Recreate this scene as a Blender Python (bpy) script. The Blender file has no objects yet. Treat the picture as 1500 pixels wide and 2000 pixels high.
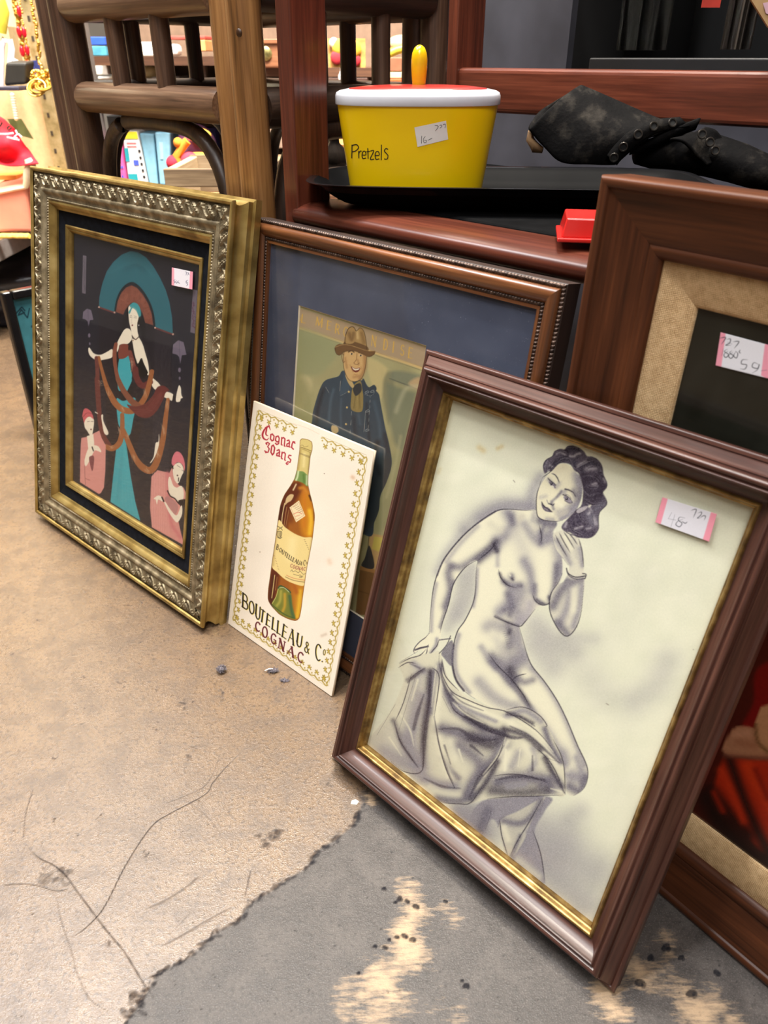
import bpy, math, random
import numpy as np
from mathutils import Vector, Matrix

# ------------------------------------------------------------------ camera
S = bpy.context.scene
COL = S.collection
FPX, CX, CY, HC = 1490.0, 750.0, 1000.0, 0.62      # focal length in px of 1500x2000, principal point, camera height
PIT = math.atan2(1000 - 110, FPX)                   # pitch down
FW = np.array([0, math.cos(PIT), -math.sin(PIT)])
UP = np.array([0, math.sin(PIT), math.cos(PIT)])
RT = np.array([1.0, 0, 0])
CAM = np.array([0, 0, HC])
cd = bpy.data.cameras.new('camera')
cam = bpy.data.objects.new('camera', cd)
COL.objects.link(cam)
cam.location = CAM
cam.rotation_euler = (math.pi / 2 - PIT, 0, 0)
cd.sensor_fit = 'VERTICAL'
cd.sensor_height = 36
cd.lens = 36 * FPX / 2000
cd.clip_start = 0.01
cd.dof.use_dof = True
cd.dof.focus_distance = 0.80
cd.dof.aperture_fstop = 10.0
S.camera = cam

# ------------------------------------------------------------------ view, world, lights
S.view_settings.view_transform = 'Standard'
S.view_settings.look = 'None'
S.view_settings.exposure = 0.10
S.view_settings.gamma = 1.0
S.view_settings.use_curve_mapping = False
W = bpy.data.worlds.new('world')
S.world = W
W.use_nodes = True
W.node_tree.nodes['Background'].inputs[0].default_value = (1.0, 0.97, 0.94, 1)
W.node_tree.nodes['Background'].inputs[1].default_value = 0.26

def area(name, loc, target, size, power, color=(1, .992, .985)):
    d = bpy.data.lights.new(name, 'AREA')
    d.shape = 'DISK'
    d.size = size
    d.energy = power
    d.color = color
    if 'back' in name: d.spread = math.radians(100)
    o = bpy.data.objects.new(name, d)
    COL.objects.link(o)
    o.location = loc
    v = Vector(target) - Vector(loc)
    o.rotation_euler = v.to_track_quat('-Z', 'Y').to_euler()
    return o
area('ceiling_spot_overhead', (-0.06, 0.50, 2.62), (0.0, 0.55, 0), 0.10, 25)
area('ceiling_spot_aisle', (0.10, -0.72, 2.62), (0.0, 0.7, 0.1), 0.20, 13)
area('added_fill_aisle', (-0.2, -1.5, 3.1), (-0.2, 0.6, 0.0), 1.8, 58)  # added soft fill behind the camera, brightens the leaning prints
area('ceiling_spot_corner', (-1.40, 1.48, 2.70), (-0.4, 0.4, 0), 0.5, 36, (.96, .97, 1))
area('added_fill_left', (-1.15, 0.75, 3.1), (-0.9, 1.8, 0), 1.3, 84)  # added fill on the left, lifts the far floor
area('added_fill_back', (0.1, 1.25, 2.9), (0.0, 2.4, 0.5), 0.8, 120, (1, .92, .8))  # added fill aimed at the fronts of the shelf goods
area('ceiling_spot_far', (-1.2, 3.2, 3.0), (-1, 3.2, 0), 1.2, 60, (1, .9, .76))

# ------------------------------------------------------------------ measuring helpers
def ray(x, y):
    return FW + RT * (x - CX) / FPX - UP * (y - CY) / FPX
def at(x, y, Y):
    r = ray(x, y); return Vector(CAM + r * Y / r[1])
def atz(x, y, z):
    r = ray(x, y); return Vector(CAM + r * (z - HC) / r[2])
def project(P):
    d = P - CAM
    zc = d @ FW
    return CX + FPX * (d @ RT) / zc, CY - FPX * (d @ UP) / zc

# ------------------------------------------------------------------ object helpers
def tag(o, label=None, cat=None, group=None, kind=None):
    if label: o['label'] = label
    if cat: o['category'] = cat
    if group: o['group'] = group
    if kind: o['kind'] = kind
    return o
def empty(name, M, label, cat, group=None):
    o = bpy.data.objects.new(name, None)
    COL.objects.link(o)
    o.empty_display_size = 0.03
    o.matrix_world = M if isinstance(M, Matrix) else Matrix.Translation(M)
    return tag(o, label, cat, group)
def link(name, me, mats, parent=None, smooth=True, angle=40, bevel=0, M=None):
    o = bpy.data.objects.new(name, me)
    COL.objects.link(o)
    for m in (mats if isinstance(mats, (list, tuple)) else [mats]):
        me.materials.append(m)
    if smooth:
        me.polygons.foreach_set('use_smooth', np.ones(len(me.polygons), bool))
        if angle < 180:
            me.set_sharp_from_angle(angle=math.radians(angle))
    if bevel:
        b = o.modifiers.new('bevel', 'BEVEL')
        b.width = bevel; b.segments = 3; b.limit_method = 'ANGLE'; b.angle_limit = 0.6
        b.harden_normals = False
    if parent: o.parent = parent
    if M is not None: o.matrix_local = M
    return o
def dup(root, M, label=None):
    r = root.copy(); COL.objects.link(r); r.matrix_world = M
    if label: r['label'] = label
    for ch in list(root.children):
        c = ch.copy(); COL.objects.link(c); c.parent = r
        for g in list(ch.children):
            d = g.copy(); COL.objects.link(d); d.parent = c
    return r

class MB:
    def __init__(s): s.v = []; s.f = []; s.m = []
    def add(s, vs, fs, m=0):
        b = len(s.v); s.v += [tuple(v) for v in vs]
        s.f += [tuple(b + i for i in f) for f in fs]; s.m += [m] * len(fs); return s
    def box(s, lo, hi, M=None, m=0):
        x0, y0, z0 = lo; x1, y1, z1 = hi
        vs = [Vector(p) for p in ((x0,y0,z0),(x1,y0,z0),(x1,y1,z0),(x0,y1,z0),(x0,y0,z1),(x1,y0,z1),(x1,y1,z1),(x0,y1,z1))]
        if M: vs = [M @ p for p in vs]
        return s.add(vs, [(3,2,1,0),(4,5,6,7),(0,1,5,4),(1,2,6,5),(2,3,7,6),(3,0,4,7)], m)
    def tube(s, pts, r, n=14, caps=True, m=0, flat=1.0, up=(0,0,1)):
        pts = [Vector(p) for p in pts]; N = len(pts)
        rs = r if isinstance(r, (list, tuple)) else [r] * N
        t0 = (pts[1] - pts[0]).normalized(); a = Vector(up)
        if abs(t0.dot(a)) > .95: a = Vector((1, 0, 0))
        vs = []
        for i, p in enumerate(pts):
            t = (pts[min(i+1, N-1)] - pts[max(i-1, 0)]).normalized()
            x = t.cross(a)
            x.normalize(); y = x.cross(t).normalized(); a = y if abs(t.dot(Vector(up))) > .95 else a
            for k in range(n):
                th = 2*math.pi*k/n
                vs.append(p + (x*math.cos(th) + y*math.sin(th)*flat)*rs[i])
        fs = [(i*n+k, i*n+(k+1) % n, (i+1)*n+(k+1) % n, (i+1)*n+k) for i in range(N-1) for k in range(n)]
        if caps: fs += [tuple(range(n-1, -1, -1)), tuple((N-1)*n+k for k in range(n))]
        return s.add(vs, fs, m)
    def lathe(s, prof, n=40, sx=1.0, sy=1.0, c=(0,0,0), m=0, e=2.0):
        N = len(prof); vs = []
        for r, z in prof:
            for k in range(n):
                th = 2*math.pi*k/n; cc, ss = math.cos(th), math.sin(th)
                vs.append((c[0] + sx*r*math.copysign(abs(cc)**(2/e), cc), c[1] + sy*r*math.copysign(abs(ss)**(2/e), ss), c[2]+z))
        fs = [(i*n+k, i*n+(k+1) % n, (i+1)*n+(k+1) % n, (i+1)*n+k) for i in range(N-1) for k in range(n)]
        return s.add(vs, fs, m)
    def sphere(s, c, r, n=12, k=8, m=0, sc=(1,1,1), M=None):
        vs = []; c = Vector(c)
        for i in range(k+1):
            ph = math.pi*i/k
            for j in range(n):
                th = 2*math.pi*j/n
                p = Vector((r*sc[0]*math.sin(ph)*math.cos(th), r*sc[1]*math.sin(ph)*math.sin(th), r*sc[2]*math.cos(ph)))
                if M: p = M @ p
                vs.append(c + p)
        fs = [(i*n+j, (i+1)*n+j, (i+1)*n+(j+1) % n, i*n+(j+1) % n) for i in range(k) for j in range(n)]
        return s.add(vs, fs, m)
    def torus(s, c, R, r, M=None, n=24, k=8, m=0):
        vs = []; c = Vector(c)
        for i in range(n):
            th = 2*math.pi*i/n
            for j in range(k):
                ph = 2*math.pi*j/k
                p = Vector(((R+r*math.cos(ph))*math.cos(th), (R+r*math.cos(ph))*math.sin(th), r*math.sin(ph)))
                if M: p = M @ p
                vs.append(c+p)
        fs = [(i*k+j, ((i+1) % n)*k+j, ((i+1) % n)*k+(j+1) % k, i*k+(j+1) % k) for i in range(n) for j in range(k)]
        return s.add(vs, fs, m)
    def build(s, name, mats, parent=None, smooth=True, angle=40, bevel=0, M=None):
        me = bpy.data.meshes.new(name)
        me.from_pydata([tuple(v) for v in s.v], [], s.f)
        if any(s.m): me.polygons.foreach_set('material_index', s.m)
        me.validate(); me.update()
        return link(name, me, mats, parent, smooth, angle, bevel, M)

def grid_mesh(name, P, col=None, wrap=False):
    """P: (nv,nu,3) points, col: (nv,nu,3) linear colours kept as a vertex colour attribute."""
    nv, nu = P.shape[:2]
    me = bpy.data.meshes.new(name)
    me.vertices.add(nv*nu)
    me.vertices.foreach_set('co', P.reshape(-1).astype(np.float32))
    idx = np.arange(nv*nu).reshape(nv, nu)
    q = np.stack([idx[:-1, :-1], idx[:-1, 1:], idx[1:, 1:], idx[1:, :-1]], -1).reshape(-1, 4)
    me.loops.add(q.size); me.loops.foreach_set('vertex_index', q.reshape(-1).astype(np.int32))
    me.polygons.add(len(q))
    me.polygons.foreach_set('loop_start', (np.arange(len(q))*4).astype(np.int32))
    me.update(calc_edges=True)
    if col is not None:
        a = me.color_attributes.new('paint', 'FLOAT_COLOR', 'POINT')
        c = np.ones((nv*nu, 4), np.float32); c[:, :3] = col.reshape(-1, 3)
        a.data.foreach_set('color', c.reshape(-1))
    me.validate()
    return me

def srgb(c):
    c = np.asarray(c, float)/255.0
    return np.where(c <= .04045, c/12.92, ((c+.055)/1.055)**2.4)
def hx(r, g, b): 
    l = srgb((r, g, b)); return (float(l[0]), float(l[1]), float(l[2]), 1)

# ------------------------------------------------------------------ materials
def mat(name, rough=.5, metal=0, spec=.5, color=(.5,.5,.5,1), coat=0):
    m = bpy.data.materials.new(name); m.use_nodes = True
    b = m.node_tree.nodes['Principled BSDF']
    b.inputs['Base Color'].default_value = color
    b.inputs['Roughness'].default_value = rough
    b.inputs['Metallic'].default_value = metal
    b.inputs['Specular IOR Level'].default_value = spec
    if coat:
        b.inputs['Coat Weight'].default_value = coat; b.inputs['Coat Roughness'].default_value = .15
    return m, m.node_tree, b
def nd(t, ty, **k):
    n = t.nodes.new(ty)
    for a, v in k.items():
        if a.startswith('i_'):
            key = a[2:]; key = int(key) if key.isdigit() else key.replace('_', ' ')
            n.inputs[key].default_value = v
        else: setattr(n, a, v)
    return n
def ramp(t, fac, stops):
    r = t.nodes.new('ShaderNodeValToRGB')
    el = r.color_ramp.elements
    while len(el) < len(stops): el.new(.5)
    for e, (p, c) in zip(el, stops): e.position = p; e.color = c
    t.links.new(fac, r.inputs[0]); return r
def bump(t, b, h, strength=.2, dist=.001):
    n = nd(t, 'ShaderNodeBump', i_Strength=strength, i_Distance=dist)
    t.links.new(h, n.inputs['Height']); t.links.new(n.outputs[0], b.inputs['Normal'])
def coords(t, scale, kind='Object', rot=(0,0,0)):
    c = nd(t, 'ShaderNodeTexCoord'); m = nd(t, 'ShaderNodeMapping')
    m.inputs['Scale'].default_value = scale; m.inputs['Rotation'].default_value = rot
    t.links.new(c.outputs[kind], m.inputs[0]); return m.outputs[0]
def plain(name, c, rough=.5, metal=0, spec=.5, var=.12, scale=60, bmp=0, coat=0):
    """one colour with a little natural variation"""
    m, t, b = mat(name, rough, metal, spec, hx(*c), coat)
    n = nd(t, 'ShaderNodeTexNoise', i_Scale=scale, i_Detail=4.0)
    t.links.new(coords(t, (1,1,1)), n.inputs[0])
    a = tuple(max(0, x*(1-var)) for x in hx(*c)[:3])+(1,); d = tuple(min(1, x*(1+var)) for x in hx(*c)[:3])+(1,)
    r = ramp(t, n.outputs[0], [(.3, a), (.7, d)])
    t.links.new(r.outputs[0], b.inputs['Base Color'])
    if bmp: bump(t, b, n.outputs[0], bmp)
    return m
def wood(name, dark, mid, light, axis=0, scale=1.0, rough=.35, bmp=.08, coat=0, spec=.5, fine=1.0):
    m, t, b = mat(name, rough, 0, spec, coat=coat)
    sc = [55*scale]*3; sc[axis] = 3.0*scale
    n = nd(t, 'ShaderNodeTexNoise', i_Scale=1.0, i_Detail=6.0, i_Roughness=.6, i_Distortion=.6)
    t.links.new(coords(t, sc), n.inputs[0])
    sc2 = [420*fine]*3; sc2[axis] = 14*fine
    n2 = nd(t, 'ShaderNodeTexNoise', i_Scale=1.0, i_Detail=3.0)
    t.links.new(coords(t, sc2), n2.inputs[0])
    mx = nd(t, 'ShaderNodeMath', operation='MULTIPLY_ADD', i_1=.35); t.links.new(n2.outputs[0], mx.inputs[0])
    ma = nd(t, 'ShaderNodeMath', operation='MULTIPLY', i_1=.65); t.links.new(n.outputs[0], ma.inputs[0]); t.links.new(ma.outputs[0], mx.inputs[2])
    r = ramp(t, mx.outputs[0], [(.33, hx(*dark)), (.5, hx(*mid)), (.68, hx(*light))])
    t.links.new(r.outputs[0], b.inputs['Base Color'])
    if bmp: bump(t, b, mx.outputs[0], bmp)
    return m
def painted(name, rough=.5, spec=.4, grain=.04, bmp=.05, scale=900, coat=0):
    """surface carrying its own printed picture (vertex colours), with paper grain"""
    m, t, b = mat(name, rough, 0, spec, coat=coat)
    a = nd(t, 'ShaderNodeAttribute', attribute_name='paint')
    n = nd(t, 'ShaderNodeTexNoise', i_Scale=scale, i_Detail=3.0); t.links.new(coords(t, (1,1,1)), n.inputs[0])
    h = nd(t, 'ShaderNodeMapRange', i_1=.3, i_2=.7, i_3=1-grain, i_4=1+grain); t.links.new(n.outputs[0], h.inputs[0])
    x = nd(t, 'ShaderNodeMix', data_type='RGBA', blend_type='MULTIPLY'); x.inputs[0].default_value = 1
    t.links.new(a.outputs['Color'], x.inputs[6]); t.links.new(h.outputs[0], x.inputs[7]); t.links.new(x.outputs[2], b.inputs['Base Color'])
    if bmp: bump(t, b, n.outputs[0], bmp, .0005)
    return m
def glass_pane(name, refl=1.0, rough=.03):
    """clear picture glass: transmits straight through, reflects by Fresnel"""
    m = bpy.data.materials.new(name); m.use_nodes = True; t = m.node_tree
    t.nodes.remove(t.nodes['Principled BSDF'])
    o = t.nodes['Material Output']
    tr = nd(t, 'ShaderNodeBsdfTransparent'); gl = nd(t, 'ShaderNodeBsdfGlossy', i_Roughness=rough)
    fr = nd(t, 'ShaderNodeFresnel', i_IOR=1.45); mu = nd(t, 'ShaderNodeMath', operation='MULTIPLY', i_1=refl)
    n = nd(t, 'ShaderNodeTexNoise', i_Scale=30.0); t.links.new(coords(t, (1,1,1)), n.inputs[0])
    rr = nd(t, 'ShaderNodeMapRange', i_3=rough*.6, i_4=rough*1.4); t.links.new(n.outputs[0], rr.inputs[0]); t.links.new(rr.outputs[0], gl.inputs['Roughness'])
    t.links.new(fr.outputs[0], mu.inputs[0])
    mi = nd(t, 'ShaderNodeMixShader'); t.links.new(mu.outputs[0], mi.inputs[0]); t.links.new(tr.outputs[0], mi.inputs[1]); t.links.new(gl.outputs[0], mi.inputs[2])
    t.links.new(mi.outputs[0], o.inputs[0]); return m

# ------------------------------------------------------------------ picture painter
def smooth_pts(p, closed=False, k=6):
    p = np.asarray(p, float); n = len(p)
    if n < 3: return p
    out = []
    rng = range(n) if closed else range(n-1)
    for i in rng:
        if closed: a, b, c, d = p[(i-1) % n], p[i], p[(i+1) % n], p[(i+2) % n]
        else: a, b, c, d = p[max(i-1, 0)], p[i], p[i+1], p[min(i+2, n-1)]
        for s in range(k):
            t = s/k
            out.append(.5*((2*b)+(-a+c)*t+(2*a-5*b+4*c-d)*t*t+(-a+3*b-3*c+d)*t**3))
    if not closed: out.append(p[-1])
    return np.array(out)
def Z(scale, ox, oy):
    return lambda *xy: [(ox+xy[i]/scale, oy+xy[i+1]/scale) for i in range(0, len(xy), 2)]
def dseg(px, py, a, b):
    d = b-a; L = d @ d
    t = np.clip(((px-a[0])*d[0]+(py-a[1])*d[1])/(L if L > 0 else 1), 0, 1)
    return np.hypot(px-a[0]-t*d[0], py-a[1]-t*d[1]), t
class Art:
    def __init__(s, X, Y, base):
        s.X, s.Y = X.ravel(), Y.ravel(); s.shape = X.shape
        s.C = np.tile(np.asarray(base, float), (X.size, 1))
        s.clip = None; s.soft = 1.0
        s.o = np.argsort(s.Y, kind='stable'); s.Ys = s.Y[s.o]
    def sel(s, x0, x1, y0, y1):
        i0, i1 = np.searchsorted(s.Ys, (y0, y1)); k = s.o[i0:i1]
        x = s.X[k]; return k[(x >= x0) & (x <= x1)]
    def put(s, k, al, col):
        if s.clip is not None: al = al*s.clip[k]
        al = al[:, None]; s.C[k] = s.C[k]*(1-al)+np.asarray(col, float)*al
    def mask(s, poly, soft=.7, smooth=True):
        P = smooth_pts(poly, True) if smooth else np.asarray(poly, float)
        k = s.sel(P[:, 0].min()-2*soft, P[:, 0].max()+2*soft, P[:, 1].min()-2*soft, P[:, 1].max()+2*soft)
        x, y = s.X[k], s.Y[k]; ins = np.zeros(len(k), bool); d = np.full(len(k), 1e9)
        for i in range(len(P)):
            a, b = P[i], P[(i+1) % len(P)]
            dd, _ = dseg(x, y, a, b); np.minimum(d, dd, out=d)
            c = (a[1] > y) != (b[1] > y)
            if c.any(): ins[c] ^= (x[c] < (b[0]-a[0])*(y[c]-a[1])/(b[1]-a[1])+a[0])
        sd = np.where(ins, d, -d)
        return k, np.clip(.5+sd/(2*soft), 0, 1)
    def fill(s, poly, col, a=1.0, soft=.7, smooth=True):
        k, m = s.mask(poly, soft, smooth); s.put(k, m*a, col)
    def setclip(s, poly=None, soft=1.0, smooth=True):
        if poly is None: s.clip = None; return
        k, m = s.mask(poly, soft, smooth); s.clip = np.zeros(len(s.X)); s.clip[k] = m
    def stroke(s, pts, w, col, a=1.0, soft=.6, smooth=True, taper=0.0, gauss=False):
        P = smooth_pts(pts) if smooth else np.asarray(pts, float)
        n = len(P); ww = np.linspace(w, w, n) if np.isscalar(w) else np.interp(np.linspace(0, 1, n), np.linspace(0, 1, len(w)), w)
        if taper:
            u = np.linspace(0, 1, n); ww = ww*np.clip(np.minimum(u, 1-u)/taper, .15, 1)
        R = (ww.max()*2.2 if gauss else ww.max()/2+2*soft)
        k = s.sel(P[:, 0].min()-R, P[:, 0].max()+R, P[:, 1].min()-R, P[:, 1].max()+R)
        if not len(k): return
        x, y = s.X[k], s.Y[k]; best = np.zeros(len(k))
        for i in range(n-1):
            d, t = dseg(x, y, P[i], P[i+1]); wl = ww[i]+(ww[i+1]-ww[i])*t
            al = np.exp(-(d/np.maximum(wl, .01))**2) if gauss else np.clip(.5+(wl/2-d)/(2*soft), 0, 1)
            np.maximum(best, al, out=best)
        s.put(k, best*a, col)
    def shade(s, pts, r, col, a=.5, smooth=True):
        s.stroke(pts, r*s.soft, col, a, gauss=True, smooth=smooth)
    def lines(s, polys, w, col, a=1.0, soft=.5, taper=.25):
        for p in polys: s.stroke(p, w, col, a, soft, taper=taper)
    def dot(s, x, y, r, col, a=1.0, soft=.6, ry=None):
        ry = ry or r; th = np.linspace(0, 2*math.pi, 18)[:-1]
        s.fill(np.stack([x+r*np.cos(th), y+ry*np.sin(th)], 1), col, a, soft, False)
    def ellipse(s, x, y, r, ry, rot, col, a=1.0, soft=.6):
        th = np.linspace(0, 2*math.pi, 26)[:-1]; c, q = math.cos(rot), math.sin(rot)
        s.fill(np.stack([x+r*np.cos(th)*c-ry*np.sin(th)*q, y+r*np.cos(th)*q+ry*np.sin(th)*c], 1), col, a, soft, False)
    def mottle(s, amp, scale, seed, tint=(1, 1, 1)):
        """broad irregular toning of old paper"""
        r = np.random.RandomState(seed); v = np.zeros(len(s.X))
        for q in range(14):
            f = r.uniform(.5, 2.2)/scale; th = r.uniform(0, 6.28); ph = r.uniform(0, 6.28)
            v += np.sin((s.X*math.cos(th)+s.Y*math.sin(th))*f*6.28+ph+1.3*np.sin(s.X*f*2.1+s.Y*f*3.3+ph*2))
        s.C += (v/14*amp*2.2)[:, None]*np.asarray(tint)
    def grain(s, amp, seed=1):
        """pencil grain: the darker the tone, the more it breaks up on the paper"""
        d = np.clip(1-s.C.mean(1)/225, 0, 1)*np.clip(s.C.mean(1)/90, .2, 1)
        s.C += (np.random.RandomState(seed).randn(len(s.C))*d*amp)[:, None]
    def linear(s):
        return srgb(np.clip(s.C, 0, 255)).reshape(s.shape+(3,))
# simple letter shapes: unit box x -.5...5, y 0..1, each stroke (points, weight, smooth)
def arc(cx, cy, rx, ry, a0, a1, n=9):
    return [(cx+rx*math.cos(math.radians(a0+(a1-a0)*i/n)), cy+ry*math.sin(math.radians(a0+(a1-a0)*i/n))) for i in range(n+1)]
GL = {
 'B': [([(-.35,0),(-.35,1)],1), ([(-.35,1),(0,1)]+arc(0,.76,.3,.24,90,-90)+[(-.35,.52)],.7), ([(-.35,.52),(.05,.52)]+arc(.05,.26,.36,.26,90,-90)+[(-.35,0)],.8)],
 'O': [(arc(0,.5,.42,.5,90,450,20),.8)],
 'U': [([(-.4,1),(-.4,.35)]+arc(0,.33,.4,.33,180,360)+[(.4,1)],.8), ([(-.4,1),(-.4,.3)],1)],
 'T': [([(-.45,.98),(.45,.98)],.55), ([(0,0),(0,1)],1)],
 'E': [([(-.35,0),(-.35,1)],1), ([(-.35,.98),(.38,.98)],.5), ([(-.35,.52),(.25,.52)],.5), ([(-.35,.02),(.42,.02)],.5)],
 'L': [([(-.35,0),(-.35,1)],1), ([(-.35,.03),(.4,.03)],.55)],
 'A': [([(-.45,0),(0,1)],.5), ([(0,1),(.45,0)],1), ([(-.27,.35),(.27,.35)],.45)],
 'C': [(arc(.05,.5,.45,.5,50,310,16),.8)],
 'G': [(arc(.05,.5,.45,.5,50,330,16),.8), ([(.1,.45),(.45,.45),(.45,.15)],.6)],
 'N': [([(-.4,0),(-.4,1)],.6), ([(-.4,1),(.4,0)],1), ([(.4,0),(.4,1)],.6)],
 'M': [([(-.45,0),(-.4,1)],.7), ([(-.4,1),(0,.1)],1), ([(0,.1),(.4,1)],.6), ([(.4,1),(.45,0)],1)],
 'R': [([(-.35,0),(-.35,1)],1), ([(-.35,1),(0,1)]+arc(0,.74,.32,.26,90,-90)+[(-.35,.48)],.7), ([(0,.48),(.42,0)],.9)],
 'D': [([(-.35,0),(-.35,1)],1), ([(-.35,1),(-.05,1)]+arc(-.05,.5,.45,.5,90,-90)+[(-.35,0)],.8)],
 'I': [([(0,0),(0,1)],1)],
 'S': [(arc(0,.74,.3,.25,30,270,10)+arc(0,.25,.33,.25,90,-150,10),.85)],
 '&': [([(.42,.05),(-.2,.75)]+arc(0,.83,.2,.17,200,-20,8)+[(-.3,.35)]+arc(-.08,.2,.27,.2,150,330,8)+[(.4,.5)],.6)],
 'o': [(arc(0,.5,.4,.5,90,450,16),.8)],
 '.': [([(0,.0),(0,.06)],1.2)],
 '3': [(arc(-.02,.76,.32,.24,150,-80,9)+arc(-.02,.27,.38,.27,80,-150,9),.8)],
 '0': [(arc(0,.5,.38,.5,90,450,18),.8)],
}
def letter(art, ch, bot, top, wid, dirv, w, col, serif=0, a=1.0, soft=.5):
    b = np.array(bot, float); t = np.array(top, float); d = np.array(dirv, float); d = d/np.hypot(*d)*wid
    mp = lambda p: [tuple(b+d*x+(t-b)*y) for x, y in p]
    for pts, wt in GL[ch]:
        art.stroke(mp(pts), w*wt, col, a, soft, smooth=False)
        if serif and len(pts) == 2 and wt >= .6:
            for (x, y) in pts: art.stroke(mp([(x-serif, y), (x+serif, y)]), w*.4, col, a, soft, smooth=False)

# ------------------------------------------------------------------ leaning pictures: where each one stands
class Pic:
    """front face rectangle: x, y of its lower left corner, yaw, width, height, lean; lift = front edge above floor"""
    def __init__(s, x, y, yaw, w, h, lean, lift):
        k = (HC-lift)/HC
        u = np.array([math.cos(yaw), math.sin(yaw), 0]); n = np.array([-math.sin(yaw), math.cos(yaw), 0])
        v = n*math.sin(lean)+np.array([0, 0, math.cos(lean)])
        s.u, s.v, s.n = u, v, np.cross(u, v)
        s.b = CAM+k*(np.array([x, y, 0])-CAM); s.w, s.h = w*k, h*k
        s.M = Matrix((( u[0], v[0], s.n[0], s.b[0]), (u[1], v[1], s.n[1], s.b[1]), (u[2], v[2], s.n[2], s.b[2]), (0, 0, 0, 1)))
    def loc(s, px, zl=0):
        b2 = s.b+s.n*zl; r = ray(*px); t = (s.n @ (b2-CAM))/(s.n @ r); p = CAM+r*t-b2
        return np.array([p @ s.u, p @ s.v])
    def grid(s, u0, u1, v0, v1, zl, nu, nv):
        U, V = np.meshgrid(np.linspace(u0, u1, nu), np.linspace(v0, v1, nv))
        return s.finish(U, V, zl)
    def quad(s, c, zl, nu, nv):
        a = [s.loc(p, zl) for p in c]          # TL TR BR BL in the picture
        A, B = np.meshgrid(np.linspace(0, 1, nu), np.linspace(0, 1, nv)); A = A[..., None]; B = B[..., None]
        L = a[3]*(1-A)*(1-B)+a[2]*A*(1-B)+a[1]*A*B+a[0]*(1-A)*B
        return s.finish(L[..., 0], L[..., 1], zl)
    def finish(s, U, V, zl):
        L = np.stack([U, V, np.full_like(U, zl)], -1)
        P = s.b+U[..., None]*s.u+V[..., None]*s.v+zl*s.n
        return L, project(P)

GOLD = Pic(-0.5534, 1.0369, -0.7250, 0.4318, 0.5066, 0.2254, 0.009)
WALN = Pic(-0.1895, 0.8150, -0.7946, 0.3950, 0.4775, 0.1479, 0.003)
CARD = Pic(-0.1992, 0.7608, -0.7470, 0.1905, 0.2910, 0.2532, 0.001)
NUDE = Pic(-0.0529, 0.5451, -0.7865, 0.3086, 0.4068, 0.3083, 0.021)
LINE = Pic(0.1232, 0.5390, -0.9025, 0.4000, 0.5521, 0.0515, 0.0015)

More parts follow.
